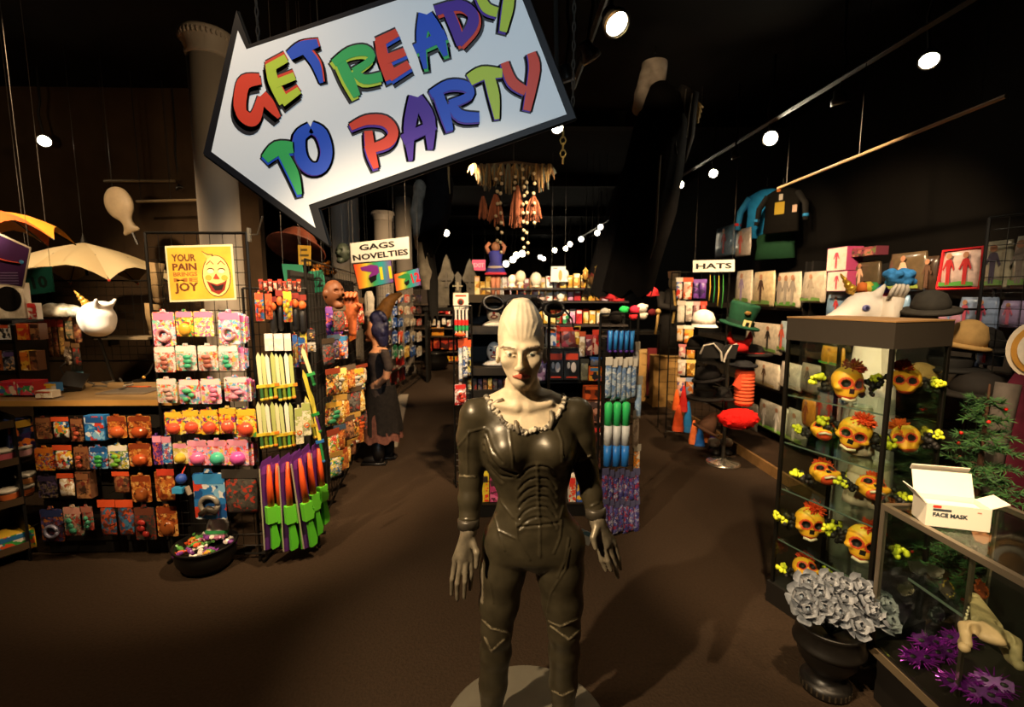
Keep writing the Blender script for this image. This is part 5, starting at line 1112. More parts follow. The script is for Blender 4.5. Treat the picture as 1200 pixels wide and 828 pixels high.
def pointing(col):
    def ex(t, w, h, tilt):
        ro = lambda x, z: (x * cos(tilt) - z * sin(tilt), x * sin(tilt) + z * cos(tilt))
        pts = [(-.32, .30), (-.05, .36), (.12, .30), (.14, .05), (.02, -.12), (-.12, -.30), (-.14, -.05), (-.05, .08), (-.30, .18)]
        MB().prism([ro(x * w, z * h) for x, z in pts], -.003, -.002).build('pointing_hand', mat(col, .5), t); MB().prism([ro(x * w, z * h) for x, z in ((-.16, -.12), (.06, -.02), (.04, -.22), (-.10, -.32))], -.004, -.003).build('shadow_shape', BLACK, t)
    return ex
flat_sign('rainbow aisle board with purple pointing hand and yellow 11', S5, [(413, 309), (459, 304), (462, 331), (420, 340)], [('11', .62, .80, .5, .30, '#e8d02a')], RB, name='aisle_sign', border='#17151a', extra=pointing('#7a2a8a'), cords=False)
flat_sign('rainbow aisle board with green hand and red 12', Pl(-3, 4.9, -.5, 4.9), [(461, 321), (491, 313), (494, 334), (464, 342)], [('12', .7, .82, .5, .32, '#d8202a')], RB, name='aisle_sign', border='#17151a', extra=pointing('#2a8a4a'), cords=True)

a = onZ(473, 462, .003); b_ = onZ(457, 524, .003); dv = b_ - a; t = thing('light_patch', 'long pale strip standing in for light on the carpet beside the woman', 'strip', (a + b_) / 2, atan2(dv.y, dv.x)); MB().box((0, 0, .001), (dv.length, .16, .005)).build('strip', mat('#8f8474', .6), t); MB().box((0, .082, .001), (dv.length, .01, .006)).build('edge', mat('#6a6052', .6), t)  # flat pale strip put in place of a patch of light on the carpet
# ------------------------------------------------------------------ far left aisle and the end of the shop
AF = Pl(-1.80, 6.9, -1.62, 9.9)
grid_panel('far dark wire rack of small carded toys beyond the woman', AF, 0, 3.0, .02, 1.95, .12)
FCOL = [['#2f62b8', '#20407a', '#d8d8d8'], ['#b8302a', '#d8563a', '#e0d0c0'], ['#2f8a5a', '#1f5a3a', '#d8d8d0'], ['#d8d0c0', '#b8a88a', '#7a6a5a'], GREYP, GOLDP, PALEP, DARKP]
for r, y in enumerate((343, 357, 371, 386, 403)):
    for k, (x0, x1) in enumerate(strip(452, 495, 6, 1.5)):
        pal = FCOL[(1 if (r, k) == (3, 2) else 2 if (r, k) in ((4, 1), (4, 2)) else 0 if k == 1 and r < 4 else (r * 5 + k * 3) % 8)]
        u = k / 5; blister('small carded toy on the far aisle rack, %s from left in row %s' % (ordn(k), ('one', 'two', 'three', 'four', 'five')[r]), AF, (x0, y + u * 2, x1, y + (13 if r < 3 else 17) - u * 3), pal, rr.choice(['#c8c0b0', '#d8602a', '#3a6ab0']), .08, kind=('blister', 'card')[k % 2], scale=18)
t = thing('low_bin', 'low red-sided bin of small cartons at the foot of the far rack', 'bin', onZ(466, 449, 0), AF.ang); MB().box((0, .2, .15), (.9, .4, .3)).build('bin', mat('#8a2a22', .5), t); MB().box((0, -.01, .29), (.9, .02, .04)).build('lip', mat('#b8b0a0', .5), t); MB().box((.46, .2, .25), (.02, .44, .5)).build('end_panel', mat('#b8281e', .5), t)
ob = t.location
for k in range(6): boxed('small carton in the red-sided bin, %s from left' % ordn(k), Pl(ob.x - .0 - .1, ob.y - .5, ob.x + .06, ob.y + .5), (452 + k * 4.0, 429, 455.5 + k * 4.0, 440), FCOL[k % 5], .05, -.10)
BW = Pl(-2.4, 12.2, .2, 12.2)
t = thing('wall_unit', 'far dark shelving unit at the end of the left aisle', 'shelf', (-1.2, 12.45, 0))
MB().box((0, .2, .95), (2.4, .05, 1.9)).build('back_panel', mat('#2a2018', .8), t)
for z in [.06] + [BW.at(515, y, .17).z - .012 for y in (356, 368.5, 384.3, 393.6, 411.6, 430.6)]: MB().box((0, -.20, z), (2.4, .6, .022)).build('shelf', mat('#3a2c1e', .7), t)
for x in (-1.2, 1.2): MB().box((x, 0, .95), (.04, .42, 1.9)).build('side_panel', BLACKM, t)
k = 0
for nm, rects in (('red ornament', ((506, 344, 512, 354), (513, 343, 519, 354), (520, 346, 526, 355), (508, 356, 514, 367), (515, 355, 521, 366), (522, 357, 527, 368))), ('pale trinket', ((500, 375, 504, 383), (506, 374, 510, 381), (512, 376, 515, 384), (518, 373, 522, 380), (524, 375, 528, 382), (530, 374, 534, 381))),
                  ('orange sign box', ((506, 384, 520, 393),)), ('dark red pack', ((508, 396, 515, 408), (517, 394, 525, 409), (526, 396, 534, 410), (500, 396, 506, 412))), ('orange and yellow box', ((520, 417, 528, 423), (529, 417, 537, 423), (520, 424, 528, 430), (529, 424, 537, 430)))):
    for q, rc in enumerate(rects):
        pal = {'red ornament': REDP, 'pale trinket': PALEP, 'orange sign box': ['#e0962a', '#d87a1e'], 'dark red pack': ['#7a1e16', '#a8321e', '#3a1a14', '#d8602a'], 'orange and yellow box': ['#d8602a', '#e0b02a', '#b83a1e']}[nm]
        boxed('%s on the far end shelves, %s of %d' % (nm, ordn(q), len(rects)), BW, rc, pal, .12, .05, scale=12)
p = onZ(511, 433, 0); t = thing('big_cauldron', 'big round black cauldron on the floor at the far end of the aisle', 'cauldron', p); MB().lathe([(.12, 0), (.26, .08), (.30, .22), (.24, .36), (.27, .40), (.24, .39), (.2, .3), (.02, .28)], 22).build('pot', mat('#15120f', .35, .2), t, True); MB().lathe([(.275, .385), (.29, .40), (.275, .415)], 22, cap=False).build('rim', mat('#2a2722', .3, .3), t, True)
# gravestones
def stone(label, x, ytop, w, tall):
    b = onY(x, 346, 9.6); tp = onY(x, ytop, 9.6); H = tp.z - b.z; Wd = w / 58; t = thing('gravestone', label, 'gravestone', b)
    MB().prism([(-Wd / 2, -.2), (Wd / 2, -.2), (Wd * .5, H * .45), (Wd * .28, H * .62), (Wd * .16, H * .85), (0, H), (-Wd * .18, H * .82), (-Wd * .3, H * .6), (-Wd * .5, H * .42)], -.08, .08).build('slab', mat('#5f5a50', .9, 0, .1, .3, 8, .6), t)
    MB().prism([(-.02, H * .2), (.02, H * .2), (.02, H * .36), (.10, H * .36), (.10, H * .42), (.02, H * .42), (.02, H * .55), (-.02, H * .55), (-.02, H * .42), (-.10, H * .42), (-.10, H * .36), (-.02, H * .36)], -.12, -.08).build('cross', mat('#8a8068' if tall else '#57524a', .8), t)
    MB().box((0, 0, -.25), (Wd * 1.2, .3, .12)).build('base', mat('#4f4a42', .9, 0, .1, .2, 8), t)
stone('tall grey pointed gravestone far left of the pink exit sign', 524, 298, 20, False)
stone('grey pointed gravestone with a pale cross beside the exit sign', 537, 318, 20, True)
stone('dim grey gravestone right below the pink exit sign', 551, 303, 20, False)
t = thing('gravestone_shelf', 'dark shelf carrying the gravestones at the back of the shop', 'shelf', onY(536, 352, 9.6) - Vector((0, 0, .12))); MB().box((0, 0, -.04), (1.3, .5, .06)).build('board', BLACKM, t)
for x in (-.6, .6): MB().box((x, 0, -t.location.z / 2 - .03), (.05, .4, t.location.z - .08)).build('leg', BLACKM, t)
EX = Pl(-3, 14, 3, 14)
flat_sign('glowing pink exit sign hanging far down the shop', EX, [(553, 304), (569, 304), (569, 317), (553, 317)], [('EXIT', .5, .5, .5, .8, '#f8c0c8')], emit('#f03a58', .9), name='exit_sign', border='#5a4a48', thick=.08)

# ------------------------------------------------------------------ centre: black gondola with clown masks, boxes and wire ends
CS = Pl(-.36, 4.3, 1.02, 4.3)
def xat(px): return CS.at(px, 400).x
def zat(py, px=600): return CS.at(px, py).z
xl, xm, xr = xat(545), xat(628), xat(708)
t = thing('gondola_shelf', 'black shelving gondola behind the mannequin with clown masks and boxed toys', 'shelf', (0, 4.3, 0))
ztop = zat(345)
MB().box(((xl + xm) / 2, .46, .9), (xm - xl, .03, 1.6)).build('back_panel', mat('#12100e', .7), t)
MB().box(((xm + xr) / 2, .46, .66), (xr - xm, .03, 1.16)).build('back_panel', mat('#12100e', .7), t)
for x in (xl, xm): MB().box((x, .22, ztop / 2), (.03, .46, ztop)).build('side_panel', mat('#171411', .5), t)
MB().box((xr, .22, .66), (.03, .46, 1.32)).build('side_panel', mat('#171411', .5), t)
for py in (347, 384, 432, 458): MB().box(((xl + xm) / 2, .2, zat(py)), (xm - xl, .44, .028)).build('shelf', mat('#2a241c', .4), t); MB().box(((xl + xm) / 2, -.025, zat(py) - .02), (xm - xl, .012, .07)).build('shelf_lip', mat('#2f2920', .4), t)
for py in (409, 447, 470, 496, 523, 552): MB().box(((xm + xr) / 2, .2, zat(py, 665)), (xr - xm, .44, .022)).build('shelf', mat('#241f18', .4), t)
for py in (500, 545): MB().box(((xl + xm) / 2, .2, zat(py)), (xm - xl, .44, .022)).build('shelf', mat('#1c1814', .4), t)
MB().box(((xl + xr) / 2, .2, .05), (xr - xl, .44, .1)).build('plinth', BLACK, t)
def clown_mask(label, px, py, wpx, Y, face='#d8d2c6'):
    p = onY(px, py, Y); s = wpx / 130.0; t = thing('clown_mask', label, 'mask', p)
    MB().ball((0, 0, .0), (s * .5, s * .38, s * .68), 14, 10).build('face', mat(face, .5), t, True)
    for q in (-1, 1):
        MB().ball((q * s * .2, -s * .33, s * .15), (s * .10, s * .07, s * .09), 8, 6).build('eye', BLACK, t); MB().tube([(q * s * .1, -s * .36, s * .30), (q * s * .28, -s * .30, s * .38)], s * .03, 5).build('brow', mat('#2a2420', .6), t)
    MB().ball((0, -s * .42, s * .0), s * .10, 8, 6).build('nose', mat('#a8302a', .4), t, True); MB().ball((0, -s * .30, -s * .28), (s * .24, s * .12, s * .14), 10, 7).build('mouth', mat('#7a1e18', .4), t, True); MB().box((0, -s * .41, -s * .27), (s * .26, s * .03, s * .06)).build('teeth', mat('#d8d0b8', .4), t)
    MB().lathe([(s * .85, -s * .86), (s * .7, -s * .74), (s * .35, -s * .56), (s * .3, -s * .5)], 12, sy=.7).build('ruff', mat('#cfc8bc', .7, 0, .2, .1, 40), t, True)
for i, (x, y) in enumerate(((579, 366), (579, 412))): clown_mask('%s pale clown mask with a red mouth in the black gondola' % ('upper', 'lower')[i], x, y, 18, 4.42)
for i, (x0, x1) in enumerate(((600, 612), (614, 626))): boxed('small boxed mask behind the bald head, %s of two' % ordn(i), CS, (x0, 412, x1, 431), GREYP, .1, -.14)
for i in range(8): boxed('small gold-flecked item on the third gondola shelf, %s from left' % ordn(i), CS, (548 + i * 6, 444, 552.5 + i * 6, 456), [GOLDP, GREYP, DARKP, BRWN][i % 4], .06, -.08)
flat_sign('white card with red lettering and black figure atop the gondola corner', Pl(-.8, 4.2, 1, 4.2), [(531, 343), (549, 343), (549, 363), (531, 363)], [], '#e6ddcc', name='picture_card', border='#cfc4ae', cords=False, extra=lambda t, w, h, tl: [MB().box((0, -.002, h * .33), (w * .72, .001, h * .10)).build('red_heading', mat('#b8402a', .5), t), MB().ball((0, -.003, -h * .02), (w * .22, .002, h * .2), 12, 8).build('red_ring', mat('#b8402a', .5), t), MB().ball((0, -.005, -h * .04), (w * .15, .003, h * .16), 10, 8).build('dark_figure', mat('#2a2a28', .5), t), MB().tube([(0, .01, -h * .5), (0, .01, -h * 1.0)], .006, 5).build('holder', BLACKM, t)])
CE = Pl(-.40, 4.16, -.24, 4.20)
grid_panel('narrow wire rack of white wands at the left end of the gondola', CE, 0, .16, .02, 1.62, .055)
for i in range(4):
    x = 533 + i * 4.2; c = CE.at(x + 1.5, 395, .05); H = .24; t = thing('toy_wand', 'white toy wand with red and green bands, %s of four on the gondola end' % ordn(i), 'wand', c)
    MB().tube([(0, 0, 0), (0, 0, H)], .009, 7).build('stick', mat('#d8d0c4', .4), t); MB().lathe([(.014, .06), (.014, .10)], 8).build('green_band', mat('#2a9a5a', .4), t); MB().lathe([(.015, .105), (.015, .15)], 8).build('red_band', mat('#d8302a', .4), t)
for i, (x0, x1, y0, y1, pal) in enumerate(((537, 542, 397, 446, ['#d8d4cc', '#c0c8d0', '#e8e4da', '#8aa0b8']), (542, 548, 396, 442, ['#d8d4cc', '#4a6aa8', '#e8e4da', '#3a3a42']), (547, 552, 398, 440, ['#c8c0a8', '#3a5a9a', '#2a2a2a', '#d8c86a']))): bagged('long white bagged toy on the gondola end, %s from left' % ordn(i), CE, (x0, y0, x1, y1), pal, .06, head='#d8562a', thick=.02)
blister('red and white toy card lowest on the gondola end', CE, (533, 448, 546, 474), ['#e0d0c8', '#c8302a', '#e8e0d8', '#a83a3a'], '#d8402a', .05)
t = thing('flower_clip', 'orange-red frilly toy at the top of the white bagged toys', 'toy', CE.at(539, 392, .08)); MB().ball((0, 0, 0), (.05, .03, .022), 9, 6).build('frill', mat('#e0522a', .6, 0, .2, .2, 60), t, True); MB().ball((0, 0, .015), .015, 6, 5).build('button', mat('#d8a83a', .5), t)
def giant_glasses(label, p, w, rot):
    t = thing('giant_sunglasses', label, 'sunglasses', p, 0, rot=rot); m = mat('#12100e', .4, 0, .4)
    for s in (-1, 1):
        pts = [(s * w * .27 + cos(a) * w * .23, 0, sin(a) * w * .165) for a in [2 * pi * k / 20 for k in range(21)]]; MB().tube(pts, w * .042, 7).build('rim', m, t, True)
        MB().lathe([(w * .21, -.002), (w * .21, .002)], 20, M=Matrix.Translation((s * w * .27, 0, 0)) @ Matrix.Scale(.72, 4, (0, 0, 1)) @ Matrix.Rotation(pi / 2, 4, 'X')).build('lens', clear('#b8b4ae', .06, 'smoke'), t)
        MB().tube([(s * w * .50, 0, w * .05), (s * w * .52, w * .5, w * .05), (s * w * .50, w * .85, -w * .06)], w * .022, 6).build('temple', m, t)
    MB().tube([(-w * .06, 0, .01), (0, -.01, w * .04), (w * .06, 0, .01)], w * .03, 6).build('bridge', m, t)
gz = 3.95
giant_glasses('giant black toy sunglasses lying tilted at the left over the gondola', onY(592, 357, gz), .36, (-.35, .12, .15))
giant_glasses('giant black toy sunglasses with round frame right above the bald head', onY(637, 360, gz - .05), .36, (-.5, .15, -.6))
t = thing('glasses_stand', 'thin black stand carrying the giant sunglasses above the gondola', 'stand', (onY(645, 380, gz).x, gz + .1, 0)); MB().tube([(0, 0, 0), (0, 0, 1.62)], .014, 6).build('pole', BLACKM, t); MB().lathe([(.14, 0), (.14, .02), (.02, .03)], 16).build('foot', BLACKM, t); MB().tube([(-.35, -.05, 1.62), (0, 0, 1.62), (.1, -.05, 1.62)], .008, 5).build('arm', BLACKM, t)
# goods in the right bay
BX = ['#1f2428', '#2a2f34', '#17191c', '#3a4046']
for i, (x0, x1) in enumerate(((643, 660), (661, 679))):
    t = boxed('black toy box with red words and a pale figure, %s of the twin boxes' % ('left', 'right')[i], CS, (x0, 412, x1, 445), BX, .10, .0, side='#1c1f22', face='#d8482a', scale=20)
    c, w, h = CS.rect(x0, 412, x1, 445, .1); MB().ball((w * .12, -.004, h * .45), (w * .18, .004, h * .18), 10, 8).build('pale_figure', mat('#d8d0cc', .5), t, True); MB().ball((-w * .2, -.004, h * .52), (w * .1, .004, h * .12), 8, 6).build('pale_mark', mat('#a8a8a8', .5), t); MB().box((0, -.003, h * .10), (w * .7, .002, h * .05)).build('red_words', mat('#c8402a', .5), t)
RB_ = [((656, 383, 679, 407), ['#5a2a2a', '#7a3a3a', '#8a6a6a', '#c8582a', '#a8485a'], 'clear red-headed toy pack', '#d8402a', 'bag'), ((640, 384, 652, 405), ['#d8d4cc', '#3a6aa8', '#e8e4da'], 'white and blue box', '#d8702a', 'box'), ((652, 382, 656, 406), REDP, 'slim red box', '#c8402a', 'box'),
       ((680, 420, 690, 446), ['#6a6a5a', '#8a8a72', '#4a4a42'], 'grey bagged skeleton', '#3a3a34', 'bag'), ((690, 430, 705, 446), ['#d8622a', '#3a6aa8', '#e0a83a', '#2a2a32'], 'orange and blue box', '#3a7ab8', 'box'), ((691, 418, 705, 429), ['#3a6ab8', '#2a4a8a', '#6a6a72'], 'blue toy lying pack', '#2a5aa8', 'bag'),
       ((684, 452, 704, 468), ['#c8582a', '#3a2018', '#8a3a1e'], 'dark orange-titled box', '#d8622a', 'box'), ((686, 470, 704, 495), ['#7a4a3a', '#a87a6a', '#3a2a28', '#c8a8a0'], 'brown photo-printed box', '#4a3a3a', 'box'), ((690, 500, 704, 522), ['#3a2420', '#8a2a22', '#2a1c18', '#c8c0b8'], 'dark red box', '#b8302a', 'box'), ((690, 528, 704, 550), ['#2a1e1a', '#4a2a22', '#7a2a22'], 'dim brown box', '#3a2a22', 'box'),
       ((628, 420, 641, 446), ['#5a4a5a', '#8a6a8a', '#c8b8c8', '#3a2a3a'], 'purple-tinted pack by the cheek', '#7a3a8a', 'bag'), ((678, 388, 686, 418), PALEP, 'pale bagged toy', '#c8582a', 'bag'), ((686, 392, 695, 417), ['#7a3a3a', '#c8a0a0', '#5a2a3a', '#e0c0b0'], 'mauve bagged toy', '#a83a3a', 'bag'), ((694, 386, 702, 416), ['#c8302a', '#8a1e1a', '#d8b0a0'], 'bright red bagged toy', '#d8402a', 'bag'), ((672, 382, 680, 404), GOLDP, 'golden bagged toy', '#d8b03a', 'bag')]
for rc, pal, d, fc, k in RB_:
    lab = d + ' on the gondola shelves right of the bald head'
    boxed(lab, CS, rc, pal, .08, -.02, face=fc, scale=24) if k == 'box' else bagged(lab, CS, rc, pal, .06, head=fc, scale=24)
for i, (rc, pal, fc) in enumerate((((561, 556, 573, 588), ['#d8c83a', '#d83a2a', '#e0a83a', '#c8b02a'], '#2a2320'), ((574, 562, 585, 588), ['#a83a6a', '#5a2a3a', '#d86a9a'], '#3a2a2a'), ((667, 558, 675, 588), ['#d8d0c4', '#b8a890', '#c8402a'], '#c8302a'), ((676, 566, 684, 588), ['#3a5aa8', '#d8b03a', '#2a3a6a'], '#d8b03a'))):
    boxed('%s toy box glimpsed between arm and body of the mannequin' % ('yellow and red', 'pink', 'white', 'blue and yellow')[i], Pl(-.4, 3.62, 1, 3.62), rc, pal, .08, -.0, face=fc)
zz = Pl(-.4, 3.62, 1, 3.62).at(600, 588, .08).z - .004; t = thing('display_step', 'low black step in front of the gondola carrying a few small boxes', 'step', (.25, 3.66, 0)); MB().box((0, 0, zz / 2), (1.0, .26, zz - .012)).build('riser', BLACK, t); MB().box((0, 0, zz - .006), (1.02, .28, .012)).build('top', mat('#241f18', .4), t)
# wire end with pens and tubes
RE = Pl(.70, 3.30, .98, 3.36)
grid_panel('black wire rack end of blue pens and coloured tubes beside the mannequin', RE, 0, .29, .02, 1.58, hooks=[(712 + k * 7, 386, .12) for k in range(5)] + [(712 + k * 9, 468, .1) for k in range(3)])
for i in range(5):
    c, w, h = RE.rect(712 + i * 6.4, 387, 717 + i * 6.4, 411, .10 - i * .008); t = thing('blue_glitter_pen', 'fat blue pen in purple clip pack, %s from left on the wire end' % ordn(i), 'pen', c, RE.ang); MB().tube([(0, -.01, .01), (0, -.01, h)], [w * .42, w * .46], 8).build('barrel', mat('#2a7ac8', .3), t, True); MB().prism([(-w * .55, 0), (w * .55, 0), (w * .55, h), (-w * .55, h)], .0, .003).build('card', mat('#2f2468', .5), t); MB().ball((0, -.01, .0), w * .4, 7, 5).build('tip', mat('#4a2a8a', .4), t)
for i in range(6): bagged('clear bag with a pale blue wand, %s from left below the pens' % ordn(i), RE, (709 + i * 5.8, 418 + (i % 2) * 2, 717 + i * 5.8, 466 + (i * 3) % 5), ['#7a90b0', '#9ab0c8', '#5a78a8', '#c0c8d0'], .12 - i * .012, head='#c8c4bc', thick=.025)
for i in range(3):
    c, w, h = RE.rect(708 + i * 10.2, 471, 717 + i * 10.2, 545, .11); t = thing('bubble_tube', 'green, white and blue striped tube, %s of three on the wire end' % ordn(i), 'tube', c, RE.ang)
    r = w * .48; MB().lathe([(r, 0), (r, h * .33)], 12).build('blue_section', mat('#2a78d0', .35), t, True); MB().lathe([(r, h * .33), (r, h * .64)], 12).build('white_section', mat('#c8ccd0', .35), t, True); MB().lathe([(r, h * .64), (r, h * .97), (r * .6, h)], 12).build('green_section', mat('#36c06a', .35), t, True)
MB().tube([RE.at(706, 470, .13), RE.at(740, 472, .13)], .005, 6)
for r in range(2):
    for i in range(7):
        x = 705 + i * 6.2; bagged('blue and red bagged trinket, %s from left in the %s row of the wire end' % (ordn(i), ('upper', 'lowest')[r]), RE, (x, 548 + r * 34 + (i % 3) * 2, x + 8, 586 + r * 36 + (i * 2) % 5), ['#3a3a7a', '#5a5a9a', '#2a2a5a', '#8a2a3a', '#9a9ab0', '#3a3a7a'], .13 - i * .01, head='#4a4a6a', thick=.03, scale=70, lean=-.04 * i / 6)
for i, (x, y0, y1) in enumerate(((741, 400, 450), (744, 440, 490), (741, 480, 525), (742, 520, 560))): bagged('%s bagged toy hanging on the aisle side of the wire end' % ('pale grey', 'icy blue', 'brownish', 'orange-flecked')[i], RE, (x, y0, x + 8, y1), [['#a8a8a8', '#8a8a92'], ['#8aa8d0', '#a8c0d8'], ['#7a6a5a', '#9a8a7a'], ['#d8862a', '#8a6a4a', '#c8c0b0']][i], .03, head='#8a8478')
t = thing('price_tag', 'blue and white price tag dangling beside the mannequin hip', 'tag', onY(688, 622, 1.9), rot=(0, .3, -.3)); MB().prism([(-.028, -.06), (.028, -.06), (.028, .0), (-.028, .0)], 0, .001).build('card', mat('#d8dcdc', .4), t); MB().prism([(-.028, -.02), (.028, -.02), (.028, .0), (-.028, .0)], -.001, 0).build('blue_strip', mat('#6a94b0', .4), t); MB().tube([(0, 0, 0), (-.05, -.10, .03), (-.10, -.18, .03)], .0015, 4).build('string', WHITE, t)

# ------------------------------------------------------------------ far centre: crowded goods
FC = Pl(-.6, 8.0, 2.2, 8.0); F2 = Pl(-.6, 9.4, 2.4, 9.4)
t = thing('far_gondola', 'long far gondola packed with gold and red goods', 'shelf', (.75, 8.3, 0))
MB().box((.15, .0, .85), (2.4, .06, 1.7)).build('back_panel', mat('#1f1812', .8), t)
for z in (.1, .6, 1.05, FC.at(660, 379.5).z - .015, FC.at(660, 352.5).z - .015, FC.at(660, 337.5).z - .015): MB().box((.15, -.32, z), (2.4, .46, .03)).build('shelf', mat('#2a2018', .6), t)
for x in (-1.05, 1.35): MB().box((x, -.1, .85), (.04, .34, 1.7)).build('side_panel', BLACKM, t)
k = 0
PALS = [GOLDP, PALEP, ['#e8c0c8', '#c87a8a', '#f0d8d0'], REDP, GOLDP, ['#e8e0d0', '#d8b8a0', '#a8543a'], MULTI, GOLDP, PALEP, ORNG]
for r, (y0, y1, xs) in enumerate(((338, 352, strip(590, 714, 15, 1)), (363, 379, strip(628, 706, 10, 1)), (322, 337, strip(640, 712, 9, 1)))):
    for q, (x0, x1) in enumerate(xs):
        pal = PALS[(q * 3 + r * 4) % 10]
        if 679 < x0 < 697: pal = GOLDP
        if 672 < x0 < 679 and r < 2: pal = ['#c8282a', '#a81e22', '#d8503a']
        if 664 < x0 <= 672 and r < 2: pal = ['#e0a0b8', '#d07a9a', '#f0d0d8']
        lab = '%s on the far gondola, %s from left in the %s row' % (('small bagged goods', 'small boxed goods')[q % 2], ordn(q), ('upper', 'lower', 'topmost')[r])
        (bagged if q % 2 else boxed)(lab, FC, (x0, y0 + rr.uniform(-2, 2), x1, y1), pal, off=.04, head=rr.choice(['#d8d0c0', '#c8402a', '#d9a83a']), scale=16) if q % 2 else boxed(lab, FC, (x0, y0 + rr.uniform(-2, 2), x1, y1), pal, .08, .0, scale=16, face=rr.choice(['#e8e0d0', '#d8a83a', '#c8402a']))
zf = F2.at(600, 345.5).z; t = thing('far_stand', 'dim far display stand behind the pale party goods', 'shelf', (.55, 9.5, 0)); MB().box((0, .12, zf / 2), (2.0, .04, zf)).build('back_panel', mat('#1c1612', .8), t); MB().box((0, -.03, zf - .015), (2.0, .3, .03)).build('shelf', mat('#2a2018', .6), t); MB().box((0, -.03, .1), (2.0, .3, .2)).build('plinth', BLACKM, t)
for q, (x0, x1) in enumerate(strip(556, 646, 14, .8)):
    lab = 'blurred pale party item on the far stand, %s from left' % ordn(q)
    boxed(lab, F2, (x0, 326 + rr.uniform(-5, 4), x1, 345), PALS[(q * 7) % 10], .1, .02, scale=12, face=rr.choice(['#f0e8d8', '#d8a83a', '#c8402a', '#e8c8b8']))
for i, (x, y, s, c_) in enumerate(((628, 327, 9, '#e8d8b8'), (662, 324, 6, '#f0e8d8'), (610, 325, 8, '#e8d0a8'), (600, 330, 6, '#f0e0c0'), (657, 350, 6, '#f4e8d0'))):
    t = thing('wig_form', 'pale round display head among the far goods, %s of five' % ordn(i), 'display head', FC.at(x, y + s, .1)); MB().ball((0, 0, .12), (s / 75 * .8, s / 75 * .8, s / 75), 12, 8).build('head', mat(c_, .4), t, True); MB().lathe([(.08, 0), (.05, .02), (.035, .08)], 10).build('neck', mat(c_, .4), t, True)
flat_sign('white poster with a gold figure above the far goods', FC, [(646, 312), (663, 312), (662, 330), (645, 330)], [], '#e8dfc8', name='poster', cords=True, off=.2, extra=lambda t, w, h, tl: [MB().ball((w * .15, -.004, -.02), (w * .14, .003, h * .36), 9, 7).build('figure', mat('#b8924a', .5), t), MB().box((-w * .2, -.003, h * .38), (w * .3, .002, h * .06)).build('lettering', mat('#3a3020', .5), t)])
for i, (x, y) in enumerate(((686, 322), (693, 328), (700, 318), (709, 322))):
    t = thing('golden_mask', 'golden party figure hanging above the far goods, %s of four' % ordn(i), 'mask', FC.at(x, y, .15)); MB().ball((0, 0, 0), (.05, .03, .08), 9, 7).build('face', mat('#b8843a', .4, .3), t, True); MB().prism([(-.05, .06), (0, .12), (.05, .06)], -.01, .01).build('crest', mat(('#d8b04a', '#c8302a')[i % 2], .4), t); MB().tube([(0, 0, .1), (0, 0, CEIL - t.location.z)], .003, 4).build('cord', BLACKM, t)
p = onY(581, 345, 8.6); t = thing('hanging_doll', 'doll in blue dress with red hem hanging by its raised arms', 'doll', p); k = onY(581, 283, 8.6).z - p.z
MB().lathe([(.17, k * .38), (.18, k * .42), (.10, k * .62), (.13, k * .8), (.05, k * .84)], 14, sy=.6).build('dress', mat('#2a2a7a', .7), t, True); MB().lathe([(.185, k * .37), (.20, k * .39), (.18, k * .42)], 14, sy=.6).build('hem', mat('#b8283a', .7), t, True); MB().lathe([(.15, k * .44), (.14, k * .54)], 14, sy=.62, cap=False).build('apron', mat('#a89a8a', .7), t, True)
for s in (-1, 1): MB().tube([(s * .04, 0, k * .4), (s * .045, 0, .0)], [.05, .035], 8).build('leg', mat('#b8785a', .6), t, True); MB().tube([(s * .12, 0, k * .78), (s * .16, 0, k * .9), (s * .10, 0, k * .98)], .035, 7).build('arm', mat('#a86a4a', .6), t, True)
MB().ball((0, 0, k * .90), (.08, .08, .09), 10, 8).build('head', mat('#8a5a3a', .6), t, True); MB().tube([(0, 0, k * .95), (0, 0, CEIL - p.z)], .004, 4).build('cord', BLACKM, t)
for i, (x, y, c_) in enumerate(((713, 345, '#c8202a'), (722, 348, '#d8302a'), (763, 342, '#c8242a'))):
    p = onY(x, y, 6.4); t = thing('red_hat', 'bright red plush hat at the foot of the black ghoul, %s of three' % ordn(i), 'hat', p); MB().ball((0, 0, 0), (.10, .09, .07), 10, 7).build('crown', mat(c_, .7), t, True); MB().lathe([(.11, -.05), (.11, -.02)], 12, cap=False).build('band', mat('#a81a22', .7), t, True)
t = thing('hat_table', 'dark table of plush hats behind the wire end', 'table', (onY(736, 380, 6.4).x, 6.4, 0)); z = onY(740, 386, 6.4).z; MB().box((0, 0, z - .03), (.75, .5, .04)).build('top', BLACKM, t); MB().box((-.1, 0, z / 2 - .03), (.10, .10, z - .06)).build('pedestal', BLACKM, t); MB().box((-.1, 0, .015), (.4, .4, .03)).build('foot', BLACKM, t)
for i, (x, y, c_, s) in enumerate(((731, 363, '#2ac05a', .055), (744, 363, '#d8304a', .06), (752, 361, '#e0d8cc', .065), (742, 371, '#c82a32', .05), (753, 370, '#c8bcae', .055), (764, 366, '#5a1a1e', .05), (722, 372, '#191614', .09), (709, 366, '#d8d0c0', .06))):
    p = onY(x, y, 6.35); t = thing('plush_toy', '%s plush lump on the hat table, %s from the start' % (('green', 'pink', 'white', 'red', 'cream', 'maroon', 'black', 'pale')[i], ordn(i)), 'plush toy', p); MB().ball((0, 0, 0), (s * 1.2, s, s), 10, 7).build('body', mat(c_, .8, 0, .1, .15, 40), t, True); MB().ball((s * .8, -s * .5, s * .4), s * .4, 8, 6).build('ear', mat(c_, .8), t, True)
